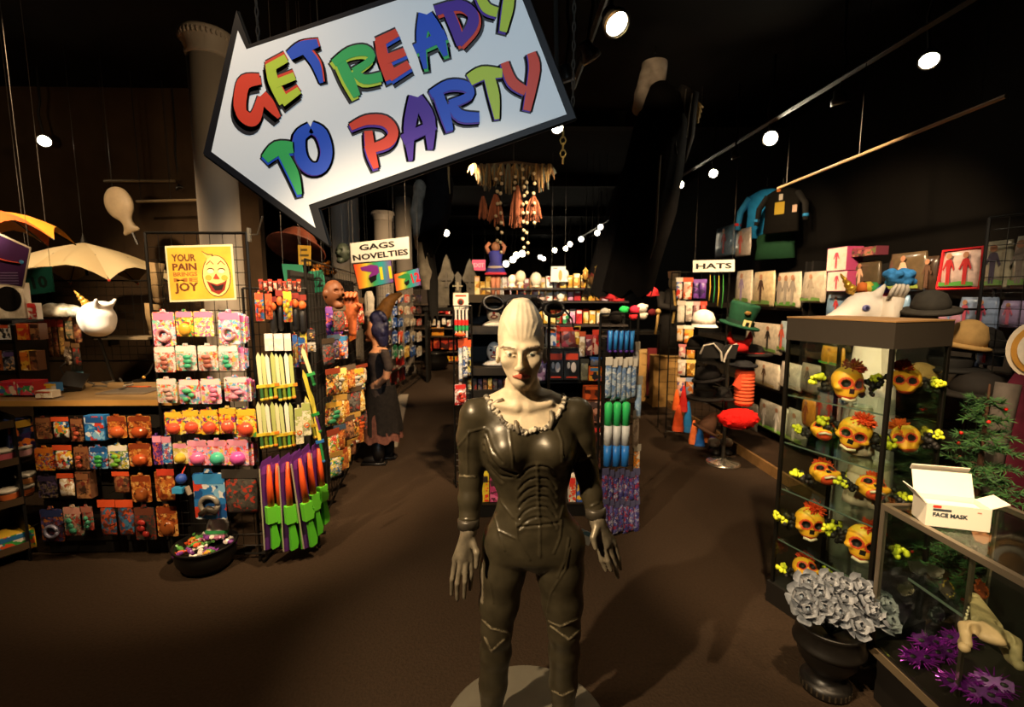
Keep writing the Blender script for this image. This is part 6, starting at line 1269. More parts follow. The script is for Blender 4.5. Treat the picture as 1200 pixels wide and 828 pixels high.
p = onY(768, 380, 5.9); t = thing('bone_prop', 'tan bone prop leaning beside the crowned statue', 'bone', p); MB().tube([(.0, 0, -.12), (.02, 0, 0), (.03, 0, .14)], [.02, .014, .018], 8).build('shaft', mat('#a8874a', .5), t, True); MB().ball((.03, 0, .16), .035, 8, 6).build('knob', mat('#b8975a', .5), t, True); MB().tube([(.02, .0, 0), (.1, .1, 0), (.12, .12, -p.z)], .008, 5).build('stand', BLACKM, t)
for i, (x0, x1, y0, y1, Y) in enumerate(((750, 768, 413, 472, 7.6), (767, 794, 418, 476, 7.2))):
    a = onY(x0, y0, Y); b = onY(x1, y1, Y); w = b.x - a.x; h = a.z - max(b.z, .05); t = thing('wooden_crate', '%s plain wooden box plinth standing on the platform' % ('far narrow', 'near wide')[i], 'crate', ((a.x + b.x) / 2, Y, .0))
    m = mat('#b88f52', .6, 0, .3, .18, 9); z0 = 0.0; h = a.z
    for q in range(4): MB().box((0, 0, h * (q + .5) / 4), (w, .02, h / 4 - .008)).build('plank', m, t)
    for s in (-1, 1): MB().box((s * w * .48, -.015, h / 2), (.04, .02, h)).build('batten', m, t); MB().box((s * (w / 2 - .008), .19, h / 2), (.016, .36, h)).build('side', mat('#8a6838', .6, 0, .3, .18, 9), t)
    MB().box((0, .18, h + .008), (w + .02, .42, .016)).build('top', mat('#c09a5c', .55), t)
t = thing('red_board', 'dark red board standing between the two wooden boxes', 'board', (onY(762, 470, 7.45).x, 7.45, .09)); MB().box((0, 0, .4), (.14, .05, .8)).build('board', mat('#6a1a1e', .6), t); MB().box((0, 0, .02), (.16, .12, .04)).build('foot', BLACKM, t)

# ------------------------------------------------------------------ hanging ghouls
def drape(rows, n=22, folds=7, amp=.12, depth=.12, ph=0.0, ragged=0.0):
    """rows of (centre x, y, z, half width): a hollow hanging cloth with folds"""
    rings = []
    for i, (x, y, z, hw) in enumerate(rows):
        ring = []
        for k in range(n):
            a = 2 * pi * k / n; r = 1 + amp * sin(folds * a + ph) * min(1, i / 3)
            zz = z + (ragged * sin(k * 2.3 + ph) if i == len(rows) - 1 else 0)
            ring.append(Vector((x + cos(a) * hw * r, y + sin(a) * min(depth, hw) * r, zz)))
        rings.append(ring)
    return MB().loop(rings, True, False)
def gauze(c, a):
    k = ('g', c, a)
    if k in MATS: return MATS[k]
    m = bpy.data.materials.new('gauze_' + str(len(MATS))); m.use_nodes = True; nt = m.node_tree; b = nt.nodes['Principled BSDF']; b.inputs['Base Color'].default_value = lin(c); b.inputs['Roughness'].default_value = .9; b.inputs['Alpha'].default_value = a
    MATS[k] = m; return m
def at5(px, py, Y, o): v = onY(px, py, Y); return (v.x - o.x, 0, v.z - o.z)
def rows_(lst, Y, o): return [(lambda a, b: ((a[0] + b[0]) / 2, 0, a[2], (b[0] - a[0]) / 2))(at5(l, y, Y, o), at5(r, y, Y, o)) for y, l, r in lst]
Y = 4.6; o = onY(765, 345, Y)
t = thing('hanging_ghoul', 'tall black-robed ghoul prop with pale cloth head hanging from the ceiling', 'ghoul prop', o)
drape(rows_([(98, 764, 782), (112, 755, 796), (150, 742, 806), (200, 730, 800), (250, 716, 792), (300, 702, 776), (345, 692, 764)], Y, o), folds=8, amp=.10, depth=.14, ragged=.05).build('robe', mat('#0c0a09', .9, 0, .1, .4, 9), t, True)
drape(rows_([(170, 745, 770), (220, 724, 752), (280, 706, 744), (347, 690, 738)], Y - .2, o), 18, 6, .14, .10, .7, .04).build('gauze_train', gauze('#1a1613', .6), t, True)
f = Field((-.35, -.2, 1.2), (.35, .2, 2.1), .012); q = lambda px, py, dy=0: np.array(at5(px, py, Y, o)) + np.array((0, dy, 0))
f.ell(q(767, 78), (.115, .11, .16), .03); f.ell(q(771, 92), (.07, .08, .08), .03); f.chain([q(757, 88), q(752, 110), q(748, 128)], [.06, .06, .055], .03); f.ell(q(770, 62), (.12, .08, .03), .03); f.ell(q(773, 84, -.12), (.03, .04, .02), .01, True)
V, Q = f.mesh(); V = relax(V, Q, 1, .4); np_mesh('cloth_head', V, Q, mat('#a0968a', .9, 0, .1, .25, 14, .3), t)
MB().tube([q(795, 112), q(808, 114), q(806, 160), q(800, 190)], [.10, .09, .06, .03], 8).build('sleeve', mat('#1d1a16', .9), t, True)
for k in range(4): MB().tube([q(812, 118 + k * 4), q(818, 122 + k * 4), q(824 - k * 2, 126 + k * 6)], [.022, .018, .008], 6).build('finger', mat('#a88a4a', .6), t, True)
for a_ in ([(799, 110), (797, 130), (802, 150)], [(806, 115), (802, 140), (800, 165)], [(788, 160), (787, 175), (789, 184)]): MB().tube([q(*z_, -.1) for z_ in a_], [.012, .016, .006], 5, .4).build('grey_shred', mat('#7a7468', .9), t)
MB().tube([q(767, 188, -.16), q(765, 220, -.16), q(763, 260, -.16), q(761, 285, -.16), q(756, 305, -.16)], [.02, .016, .024, .018, .006], 6, .4).build('white_strip', mat('#5f584c', .9), t)
MB().tube([q(768, 62), (q(768, 62)[0], 0, CEIL - o.z)], .008, 5).build('cord', BLACKM, t)
Y = 5.6; o = onY(508, 340, Y)
t = thing('hanging_ghoul', 'black ghoul prop with pale grey rags hanging right of the gags sign', 'ghoul prop', o)
drape(rows_([(195, 500, 525), (215, 500, 532), (250, 496, 528), (280, 490, 518), (302, 494, 508)], Y, o), 18, 6, .12, .12, .4, .06).build('robe', mat('#131110', .9, 0, .1, .4, 9), t, True)
drape(rows_([(300, 498, 512), (330, 502, 516), (372, 506, 516)], Y + .2, o), 14, 5, .12, .08, .2, .08).build('hanging_rag', mat('#171512', .9), t, True)
f = Field((-.4, -.2, .0), (.3, .2, 1.7), .014); q = lambda px, py, dy=0: np.array(at5(px, py, Y, o)) + np.array((0, dy, 0))
f.ell(q(492, 222), (.075, .08, .11), .03); f.chain([q(490, 232), q(488, 250), q(490, 275), q(488, 290)], [.06, .07, .05, .02], .03); f.chain([q(496, 288), q(500, 320), q(503, 352), q(500, 368)], [.07, .09, .05, .01], .03)
V, Q = f.mesh(); np_mesh('pale_rag', V, Q, mat('#8f8676', .9, 0, .1, .25, 14, .3), t)
MB().tube([q(512, 200), (q(512, 200)[0], 0, CEIL - o.z)], .008, 5).build('cord', BLACKM, t)
p = onY(526, 215, 5.0); t = thing('hanging_rag', 'thin pale cloth tail hanging below the arrow sign', 'cloth', p); MB().tube([(0, 0, .16), (.0, 0, .05), (.01, 0, -.1)], [.022, .018, .004], 6, .5).build('tail', mat('#a8885a', .9), t); MB().tube([(0, 0, .15), (0, 0, CEIL - p.z)], .003, 4).build('cord', BLACKM, t)
# straw garland with tassels and ball lights
o = onY(602, 215, 6.6); t = thing('straw_garland', 'hanging canopy of straw and brown tassels with strings of pale balls', 'garland', o); q = lambda px, py, dy=0: Vector(at5(px, py, 6.6, o)) + Vector((0, dy, 0))
MB().tube([q(555, 196), q(602, 190), q(648, 196)], .02, 6).build('hoop', mat('#3a2a1a', .8), t); MB().tube([q(602, 190), (0, 0, CEIL - o.z)], .006, 5).build('cord', BLACKM, t)
def tassel(px, py0, py1, w, cols, nm, n=34):
    mb = MB()
    for k in range(n):
        mb.mi(k % len(cols)); a = rr.uniform(0, 6.28); e = q(px, py1) + Vector((cos(a) * w * rr.random(), sin(a) * w * rr.random(), rr.uniform(-.06, .1))); s_ = q(px, py0) + Vector((cos(a) * w * .15, sin(a) * w * .15, 0)); mb.tube([s_, s_.lerp(e, .5) + Vector((cos(a), sin(a), 0)) * w * .1, e], [.008, .011, .004], 4)
    mb.build(nm, [mat(c_, .9) for c_ in cols], t)['kind'] = 'stuff'
for k in range(12): tassel(556 + k * 8, 192, 206 + (k * 7) % 18, .11, ['#6a4a2a', '#8a6a3a', '#4a3a22', '#5a5a4a'], 'straw', 16)
for (x, y0, y1, w) in ((581, 228, 262, .13), (606, 218, 262, .13), (625, 230, 256, .13), (566, 230, 252, .07)): tassel(x, y0, y1, w, ['#8a4a2a', '#a8603a', '#6a3a22'], 'tassel')
for si, (x, y0, y1, n) in enumerate(((587, 200, 302, 9), (582, 205, 290, 6), (613, 196, 296, 10), (617, 210, 303, 8), (625, 200, 268, 6), (603, 206, 226, 3))):
    MB().tube([q(x, y0, -.1), q(x + 1, y1, -.1)], .002, 4).build('string', BLACKM, t)
    for k in range(n): MB().ball(q(x + rr.uniform(-1, 1), y0 + (y1 - y0) * (k + .5) / n, -.1), .024, 7, 5).build('ball', mat('#b8a078', .3, 0, .5), t, True)
# ------------------------------------------------------------------ right wall: shelving and costume bags
RW = Pl(3.10, 7.8, 3.10, 1.6)
def bar_shelf(label, y0, y1, zs, x=3.12, d=.42):
    t = thing('wall_shelving', label, 'shelf', (x, (y0 + y1) / 2, 0)); L = y1 - y0
    for z in zs: MB().box((d / 2, 0, z - .015), (d, L, .03)).build('shelf', mat('#1f1a15', .5), t); MB().box((-.004, 0, z - .02), (.01, L, .06)).build('shelf_lip', mat('#2a241c', .5), t)
    for q in (-1, 1): MB().box((d / 2, q * L / 2, 1.05), (d, .03, 2.0)).build('side_panel', BLACK, t)
    MB().box((d - .01, 0, 1.05), (.02, L, 1.9)).build('back_panel', mat('#16120e', .8), t); return t
bar_shelf('black wall shelving of costume bags right of the hats rack', 2.1, 4.75, (.20, .68, 1.14, 1.735))
bar_shelf('farther black wall shelving of costume bags behind the hat stand', 4.85, 7.4, (.20, .68, 1.14, 1.60))
FIG = [(-.10, 0), (-.02, 0), (0, .30), (.02, 0), (.10, 0), (.10, .42), (.12, .60), (.26, .42), (.31, .47), (.14, .74), (.05, .76), (-.05, .76), (-.14, .74), (-.31, .47), (-.26, .42), (-.12, .60), (-.10, .42)]
def costume_bag(label, rect, base, fig, strip_c='#5f8a3a', off=.03, edge=None, pl=RW, figs=1, lean=0.0, cat='costume bag'):
    c, w, h = pl.rect(*rect, off); t = thing('costume_bag', label, cat, c); t.rotation_euler = (0, lean, pl.ang)
    mb = MB(); rings = []
    for u, k, ws in ((0, .25, .96), (.06, .8, 1), (.4, 1, 1), (.8, .8, .97), (1, .12, .90)):
        rings.append([(cos(a) * w / 2 * ws * min(1, abs(cos(a)) ** -.6 * 1.0 if abs(cos(a)) > .3 else 1.6), sin(a) * .035 * k, h * u) for a in [2 * pi * q / 12 for q in range(12)]])
    mb.loop(rings).build('bag', mat(base, .28, 0, .6, .22, 24, 0, None, .5), t, True)
    if fig:
        for q in range(figs):
            s = h * .86; x0 = (q - (figs - 1) / 2) * w / figs * .8
            MB().prism([(x0 + x * s * .62, .10 * h + z * s) for x, z in FIG], -.0395, -.037).build('printed_figure', mat(fig, .5), t)
            MB().lathe([(s * .09, 0), (s * .09, .0025)], 12, M=Matrix.Translation((x0, -.0395, .10 * h + s * .86)) @ Matrix.Rotation(pi / 2, 4, 'X')).build('printed_head', mat('#a8785a' if fig != '#a8785a' else '#c8a080', .5), t)
    if strip_c: MB().prism([(-w * .42, h * .07), (w * .42, h * .07), (w * .40, h * .16), (w * .1, h * .19), (-w * .2, h * .15), (-w * .42, h * .18)], -.0385, -.0355).build('grass_print', mat(strip_c, .5), t)
    if edge:
        P = [(-w / 2, -.02, 0), (w / 2, -.02, 0), (w * .46, -.012, h), (-w * .46, -.012, h), (-w / 2, -.02, 0)]; MB().tube(P, .010, 5).build('binding', mat(edge, .5), t)
    return t
G = '#b8ac98'
for lab, rc, base, fig, st, edge, n in (
    ('blue and red costume bag highest on the wall beside the shirts', (838, 265, 864, 300), '#5f7f9a', '#a83a3a', None, None, 1), ('pale grey costume bag behind the blue and red one', (862, 268, 880, 300), '#9a9086', '#b84a3a', None, None, 1),
    ('pale costume bag with a lilac figure right of the hats sign', (862, 317, 882, 356), G, '#8a7a9a', '#5a7a3a', None, 1), ('costume bag with a dark brown figure with orange belly', (882, 318, 908, 359), '#b5a27e', '#3a241a', '#5a7a3a', None, 1), ('pale costume bag with three faint figures beside the brown figure bag', (910, 319, 939, 361), G, '#8f857a', '#4a7a2e', None, 3),
    ('plain pale costume bag left of the pink boxes', (940, 318, 968, 355), '#a89c8a', '#988c7c', '#5a7a3a', None, 1),
    ('dark costume bag with tan figure above the unicorn horn', (992, 306, 1032, 341), '#4a3f2e', '#c8a486', '#7a8a3a', None, 1), ('large costume bag with tan bearded figure and green bush', (1040, 296, 1086, 341), '#5a4a34', '#d0a88a', '#7a8a3a', None, 1), ('narrow dark brown costume bag left of the red-edged one', (1084, 300, 1100, 341), '#3a2a1e', '#5a4030', None, None, 1),
    ('red-edged clear costume bag with red and dark figures', (1103, 292, 1152, 338), '#c0a8a0', '#a8282a', '#4a8a3a', '#c8202a', 2), ('wide grey costume bag with a small dark figure at far right', (1154, 282, 1186, 338), '#a09880', '#4a4250', '#6a8a4a', None, 1), ('grey costume bag cut by the right edge behind the wire', (1188, 276, 1216, 338), '#9a9280', '#7a7066', '#6a8a4a', None, 1),
    ('blue and red patterned bag under the shelf left of the unicorn', (968, 345, 1000, 372), '#6a8aa8', '#b8383a', None, None, 1), ('blue and pink patterned bag right of the white hand', (1050, 346, 1066, 366), '#7a9ab8', '#b85a6a', None, None, 1), ('large blue and red patterned bag at far right under the shelf', (1122, 348, 1170, 386), '#7a8aa4', '#a8485a', None, None, 2), ('pink and blue bag in front of the large patterned one', (1100, 362, 1136, 380), '#a87a8e', '#6a86a8', None, None, 1), ('blue and mauve bag cut by the right edge', (1172, 352, 1204, 384), '#8a7a9a', '#a8586a', None, None, 1),
    ('blue bag with a red stripe above the tree', (1146, 398, 1176, 428), '#6a8ab0', '#b8303a', None, None, 1), ('dim blue bag behind the black bowler hats', (1120, 420, 1146, 436), '#5a6a90', '#8a5a6a', None, None, 1),
    ('pale costume bag with a dark-legged figure behind the red horned hat', (872, 378, 916, 412), G, '#2a2420', '#5a7a3a', None, 2), ('slim costume bag beside the display case top', (914, 376, 925, 412), '#8a9aa0', '#b8503a', '#5a7a3a', None, 1),
    ('pale costume bag with a dark standing figure above the red fluffy hat', (883, 424, 914, 453), '#b5aa96', '#4a3626', '#7a6a4a', None, 1), ('rounded pale costume bag with dark stripe left of the case', (914, 425, 940, 456), '#b8b0a4', '#4a4440', '#8a8070', None, 1), ('grey costume bag seen through the case glass', (938, 426, 962, 460), '#8a8274', '#5a5248', None, None, 1),
    ('wide low costume bag with pale figures and green grass', (888, 472, 924, 506), '#a09a8a', '#d0c8bc', '#6a9a3a', None, 2), ('low pale costume bag behind the case glass', (922, 480, 946, 520), '#9a9484', '#b8b0a2', '#7a8a4a', None, 1), ('low grey costume bag leaning left of the wide one', (868, 470, 888, 502), '#6a6458', '#8a8276', None, None, 1),
    ('green and orange bag seen through the case top', (962, 406, 990, 428), '#c8922e', '#e0a83a', '#4a9a3a', None, 1), ('orange bag seen through the left of the case', (940, 466, 956, 500), '#b87a2a', '#8a4a2a', None, None, 1), ('mauve and red bag seen deep in the case', (956, 462, 985, 496), '#8a7a72', '#b83a2a', None, None, 2)):
    costume_bag(lab, rc, base, fig, st or False, edge=edge, figs=n)
for i, (y0, y1, d) in enumerate(((290, 317, 'upper'), (318, 341, 'lower'))): boxed('%s white box with a pink figure and magenta edge' % d, RW, (969, y0, 992, y1), ['#d8c8b8', '#e0d0c4'], .14, .0, side='#b8487a', face='#e0d0c4', name='costume_box'); c, w, h = RW.rect(969, y0, 992, y1, .143); MB().prism([(x * h * .6, .1 * h + z * h * .9) for x, z in FIG], -.004, -.003).build('printed_figure', mat('#b8485a', .5), COL.objects[-4] if False else [o for o in COL.objects if o.name.startswith('costume_box')][-1])
boxed('dim pink and green boxed costume lying behind the white boxes', RW, (994, 290, 1026, 300), ['#7a3a4a', '#a86a5a', '#5a6a3a', '#3a2a28'], .1, .0, face='#8a3a4a', name='costume_box')
# shirts on the wall above
def shirt(label, cx, top, bot, wpx, mats, Y=None, X=3.2, cat='shirt', sleeve=True, patch=()):
    o = onX(cx, (top + bot) / 2, X); k = abs(onX(cx, top, X).z - onX(cx, bot, X).z); w = k * wpx / (bot - top); t = thing('hanging_shirt', label, cat, (o.x, o.y, o.z - k / 2), -.95)
    MB().loop([[(cos(a) * w / 2 * s_, sin(a) * .05 - .0, k * u) for a in [2 * pi * q / 14 for q in range(14)]] for u, s_ in ((0, .98), (.5, .9), (.75, .95), (.92, .85), (1, .35))]).build('body', mat(mats[0], .85, 0, .1, .1, 20), t, True)
    if sleeve:
        for s in (-1, 1): MB().tube([(s * w * .40, 0, k * .88), (s * w * .62, -.01, k * .6), (s * w * .66, -.02, k * .22)], [w * .13, w * .12, w * .10], 8, .6).build('sleeve', mat(mats[1], .85), t, True); MB().tube([(s * w * .655, -.02, k * .36), (s * w * .66, -.02, k * .30)], w * .118, 8, .62).build('cuff_stripe', mat(mats[2], .8), t, True)
    MB().tube([(-w * .3, 0, k * .96), (0, 0, k * 1.06), (w * .3, 0, k * .96)], .006, 5).build('hanger', BLACKM, t); MB().tube([(0, 0, k * 1.06), (0, .0, k * 1.25)], .004, 4).build('hook', STEEL, t)
    for px_, pz_, pw, ph, c_ in patch: MB().box((px_ * w, -.055, pz_ * k), (pw * w, .006, ph * k)).build('patch', mat(c_, .5), t)
    return t
shirt('sky blue shirt with red cuff stripes peeping behind the black shirt', 897, 223, 278, 48, ('#2a90d0', '#35a0e0', '#d82a2a'), X=3.24)
shirt('black shirt with a yellow patch hanging high on the right wall', 916, 222, 272, 42, ('#14120f', '#171512', '#2a8ac8'), X=3.18, patch=((.0, .55, .26, .28, '#b89a2a'), (.02, .80, .1, .14, '#c8c0b0'), (-.05, .98, .1, .1, '#c8702a'), (.40, .5, .12, .16, '#c8a890')))
shirt('dark green garment hanging below the black shirt', 908, 272, 303, 48, ('#1a3a26', '#1a3a26', '#1a3a26'), X=3.28, sleeve=False)
# wire frame at the far right
t = grid_panel('black wire panel standing at the right edge of the photo', Pl(2.82, 2.75, 3.10, 2.05), 0, .75, .10, 2.15, .09)
# hats sign and the rack below it
S6 = Pl(1, 5.4, 4, 5.4)
flat_sign('white board lettered HATS hung over the hat rack', S6, [(812, 305), (861, 304), (861, 318), (812, 319)], [('HATS', .62, .5, .5, .86, None)], '#e8e2d4')
HT = Pl(2.02, 5.62, 2.62, 5.40)
grid_panel('black wire rack of stockings and bright bags below the hats sign', HT, 0, .62, .05, 1.98, .08)
HB = ((('792,325,800,350', ['#5a7ab0', '#d8d0c0', '#c83a2a'], 'slim blue and white pack'), ('800,325,812,351', ['#e0d4c0', '#c8502a', '#d8a08a'], 'orange-printed white pack'), ('812,327,820,350', PURPP[:3], 'purple stocking pack'), ('819,327,828,350', PURPP[:3], 'second purple stocking pack')),
      (('793,352,803,378', ['#d8d0c0', '#c8c0b0'], 'white card pack'), ('803,353,812,377', ['#d8d0c0', '#e0d8c8', '#a8988a'], 'second white card pack'), ('812,353,820,376', ['#8a5a5a', '#c8a0a0', '#4a2a3a'], 'mauve striped pack'), ('820,353,828,375', REDP, 'reddish striped pack')),
      (('793,381,801,400', ['#d8902a', '#e0d0b8'], 'orange glove pack'), ('801,381,813,402', ['#e0a83a', '#e8e0d0', '#d8702a'], 'yellow and white pack')), (('795,403,804,419', ['#d8c8b8', '#c87a7a'], 'pale pink pack'), ('804,402,815,420', ['#d8a03a', '#c86a2a', '#e0c8a0'], 'amber pack')),
      (('794,421,804,440', ['#c8b8a8', '#e0d8c8', '#b86a5a'], 'white and rose pack'), ('804,421,815,441', GOLDP, 'golden pack')), (('793,442,803,464', ['#d8a08a', '#e0c8b0', '#4a4a8a'], 'peach and navy pack'), ('803,442,813,466', ['#c8702a', '#8a9ab8', '#d8c8b0'], 'orange and blue pack')))
for r, rw in enumerate(HB):
    for q, (rc, pal, d) in enumerate(rw): bagged('%s in row %s of the hat aisle rack' % (d, ('one', 'two', 'three', 'four', 'five', 'six')[r]), HT, tuple(int(v) for v in rc.split(',')), pal, .08, head=pal[1], thick=.04, scale=26)
for i, (x, c_) in enumerate(((829, '#c8a03a'), (834, '#2a8a4a'), (839, '#d8b83a'), (844, '#3a8a3a'))):
    c, w, h = HT.rect(x, 322, x + 5, 352 + 3 * i, .08); t = thing('hanging_streamer', '%s hanging streamer right of the purple stockings' % ('tan', 'green', 'yellow', 'dark green')[i], 'streamer', c, HT.ang); MB().tube([(0, 0, 0), (.008, -.01, h * .5), (0, 0, h)], [w * .5, w * .4, w * .15], 6, .35).build('streamer', mat(c_, .7), t, True); MB().ball((0, 0, h), .008, 6, 5).build('knot', BLACKM, t)
for i, (x, y0, y1, w, c_) in enumerate(((793, 456, 480, 9, '#e0622a'), (801, 452, 482, 9, '#d8302a'), (795, 474, 505, 12, '#e8582a'), (806, 470, 506, 10, '#2a78b8'), (813, 492, 520, 10, '#e0703a'), (820, 500, 524, 11, '#2a6ac0'), (829, 492, 518, 8, '#d8702a'), (835, 496, 522, 7, '#5a3a8a'))):
    c, w_, h = HT.rect(x - w / 2, y0, x + w / 2, y1, .20 + .02 * (i % 3)); t = thing('felt_hat', '%s felt jester cap hanging low on the hat rack, %s from left' % ({'#e0622a': 'orange', '#d8302a': 'red', '#e8582a': 'vermilion', '#2a78b8': 'blue', '#e0703a': 'peach', '#2a6ac0': 'royal blue', '#d8702a': 'amber', '#5a3a8a': 'purple'}[c_], ordn(i)), 'hat', c, HT.ang)
    MB().lathe([(w_ * .5, 0), (w_ * .55, h * .2), (w_ * .4, h * .6), (w_ * .12, h)], 8, sy=.6).build('cap', mat(c_, .7, 0, .1, .12, 20), t, True); MB().lathe([(w_ * .56, 0), (w_ * .60, h * .12), (w_ * .57, h * .2)], 8, sy=.6, cap=False).build('rim', mat(c_, .8), t, True)
# crowned statue
p = onY(786, 417, 7.38); p.z += .0; zt = onY(786, 318, 7.38).z - p.z
t = thing('costume_statue', 'dark robed statue with a silver crown and golden trim behind the hat rack', 'statue', p)
x0 = 0.0
MB().lathe([(.22, 0), (.21, zt * .4), (.19, zt * .55), (.20, zt * .72), (.09, zt * .80)], 18, (x0, 0, 0), sy=.7).build('robe', mat('#14110e', .8, 0, .2, .3, 12), t, True)
MB().ball((x0, -.02, zt * .87), (.085, .09, .12), 12, 9).build('head', mat('#8a7a5a', .5), t, True); MB().lathe([(.085, zt * .92), (.095, zt * .95), (.10, zt), (.09, zt)], 10, (x0, -.02, 0), cap=False).build('crown', mat('#b8b09a', .3, .7), t)
MB().tube([(x0 - .05, -.16, zt * .78), (x0 - .03, -.19, zt * .6), (x0 - .06, -.19, zt * .4)], .018, 6).build('gold_trim', mat('#a88a4a', .4, .4), t); MB().tube([(x0 + .03, -.16, zt * .78), (x0 + .02, -.19, zt * .6), (x0 + .05, -.19, zt * .42)], .014, 6).build('gold_trim', mat('#a88a4a', .4, .4), t)
MB().tube([(x0 - .2, -.05, zt * .74), (x0 - .24, -.16, zt * .6), (x0 - .02, -.24, zt * .57)], [.07, .06, .04], 8).build('arm', mat('#1a1612', .8), t, True); MB().ball((x0 + .01, -.25, zt * .57), .04, 8, 6).build('hand', mat('#8a7a5a', .5), t, True)
# ------------------------------------------------------------------ hat stand
HS = 4.7; b = onZ(847, 543, 0)
t = thing('hat_stand', 'chrome-based pole stand carrying the hats in the right aisle', 'hat stand', b)
MB().lathe([(.17, 0), (.175, .012), (.15, .03), (.04, .045), (.03, .06)], 28).build('base', mat('#b8b0a0', .18, .9), t, True); MB().tube([(0, 0, .05), (0, 0, 1.62)], .018, 8).build('pole', mat('#5a554c', .3, .8), t)
pegs = []
for k, (z, n) in enumerate(((.45, 4), (.78, 5), (1.1, 5), (1.42, 5))):
    for q in range(n): a = 2 * pi * q / n + k * .7; MB().tube([(0, 0, z), (cos(a) * .15, sin(a) * .15, z + .03)], .005, 5).build('peg', STEEL, t)
def at_stand(px, py, dy=0): return onY(px, py, b.y + dy)
def hat(name, label, px, py, w, h, c, dy=-.12, brim=1.5, rot=(0, 0, 0), band=None, kind='top'):
    p = at_stand(px, py, dy) if not isinstance(px, Vector) else px; t = thing(name, label, 'hat', p, 0, rot=rot); m = mat(c, .8, 0, .2, .15, 25)
    r = w / 2
    if kind == 'top': MB().lathe([(r * .95, 0), (r * .9, h * .3), (r * 1.05, h * .9), (r * .98, h), (.01, h)], 20).build('crown', m, t, True)
    elif kind == 'round': MB().lathe([(r, 0), (r * .98, h * .4), (r * .75, h * .82), (r * .3, h), (.01, h * 1.02)], 20).build('crown', m, t, True)
    elif kind == 'cone': MB().lathe([(r, 0), (r * .6, h * .5), (r * .15, h), (.005, h)], 18).build('crown', m, t, True)
    if brim: MB().lathe([(r * .95, .0), (r * brim, -.01), (r * brim * 1.03, .004), (r * brim, .012), (r * .95, .02)], 24, cap=False).build('brim', m, t, True)
    if band: MB().lathe([(r * 1.0, h * .06), (r * 1.0, h * .25)], 20, cap=False).build('band', mat(band, .6), t, True)
    return t
t = hat('cap', 'white peaked cap at the top of the hat stand', 824, 380, .22, .14, '#d8ccc0', brim=0, kind='round'); MB().loop([[(cos(a) * .11, sin(a) * .11, .005) for a in [pi * q / 10 + pi for q in range(11)]], [(cos(a) * .12, sin(a) * .20, -.02) for a in [pi * q / 10 + pi for q in range(11)]]], closed=False).build('peak', mat('#d8ccc0', .7), t, True)
t = hat('top_hat', 'crooked dark green velvet top hat with a cream buckle', 866, 381, .26, .22, '#0f3a26', rot=(.15, .2, 0), band='#0a2a1c', brim=1.4); MB().box((0, -.135, .04), (.07, .012, .07)).build('buckle', mat('#d8c88a', .4), t); MB().box((0, -.142, .04), (.03, .006, .035)).build('buckle_gap', BLACK, t); MB().ball((-.02, -.13, .14), (.035, .01, .02), 8, 5).build('badge', mat('#7a5a2a', .4), t, True)
t = hat('horned_hat', 'red felt hat with two tall horns under the green top hat', 866, 411, .17, .10, '#c8201e', brim=0, kind='round')
for s in (-1, 1): MB().tube([(s * .06, 0, .06), (s * .10, 0, .13), (s * .10, 0, .19)], [.04, .03, .006], 8).build('horn', mat('#d8281f', .7), t, True)
hat('black_hat', 'black hat with a red flame band beside the horned hat', 882, 415, .22, .10, '#16120f', brim=1.6, kind='round', dy=-.02, band='#c8281f')
t = hat('pirate_hat', 'black pirate hat with white trimmed turned-up brim', 836, 413, .22, .10, '#141210', brim=0, kind='round', dy=-.2)
MB().tube([(-.17, -.10, .0), (-.15, -.13, .08), (-.07, -.15, .10), (0, -.16, .02), (.01, -.16, -.06)], .009, 6).build('white_trim', mat('#b8b0a4', .7), t); MB().tube([(.17, -.10, .09), (.10, -.14, .08), (.05, -.15, 0), (.03, -.16, -.07)], .009, 6).build('white_trim', mat('#b8b0a4', .7), t); MB().prism([(-.17, -.03), (-.15, .08), (-.05, .10), (0, .02), (.06, .09), (.17, .09), (.14, -.04)], -.145, -.12).build('turned_brim', mat('#12100e', .8), t)
hat('black_hat', 'black cap with small white badge at the left of the hat stand', 815, 408, .17, .12, '#15120f', brim=1.1, kind='round', dy=-.05)
hat('black_hat', 'soft black peaked cap in the middle of the hat stand', 830, 444, .24, .14, '#141110', brim=1.25, kind='round', dy=-.16, rot=(0, -.2, 0))
hat('black_hat', 'flat black wide-brimmed hat low on the hat stand', 826, 466, .20, .08, '#171310', brim=1.7, kind='top', dy=-.12)
hat('black_hat', 'dark grey bowler hat near the pole below the pirate hat', 846, 466, .20, .11, '#1d1a17', brim=1.4, kind='round', dy=-.02)
t = hat('brown_hat', 'crumpled brown felt hat hanging low at the left of the stand', 826, 504, .22, .20, '#4a3020', brim=1.1, kind='cone', dy=-.16, rot=(0, .5, 0))
t = hat('striped_hat', 'tall orange-red ribbed hat hanging upside down beside the pole', 871, 474, .17, .34, '#d84a28', brim=0, kind='top', dy=-.14)
for k in range(9): MB().lathe([(.088, .02 + k * .034), (.093, .032 + k * .034), (.088, .044 + k * .034)], 18, cap=False).build('rib', mat('#e05a30', .8), t, True)
MB().prism([(-.13, .20), (-.07, .34), (-.04, .32), (-.07, .16)], -.06, -.02).build('flap', mat('#d84a28', .8), t)
hat('black_hat', 'black brimmed cap perched on top of the striped hat', 871, 428, .18, .05, '#1a1a1c', brim=1.4, kind='round', dy=-.14)
p = at_stand(865, 490, -.25); t = thing('fluffy_hat', 'bright red fluffy round hat at the right of the hat stand', 'hat', p)
f = Field((-.26, -.2, -.16), (.26, .2, .16), .008); f.ell((0, 0, 0), (.185, .13, .095), .02)
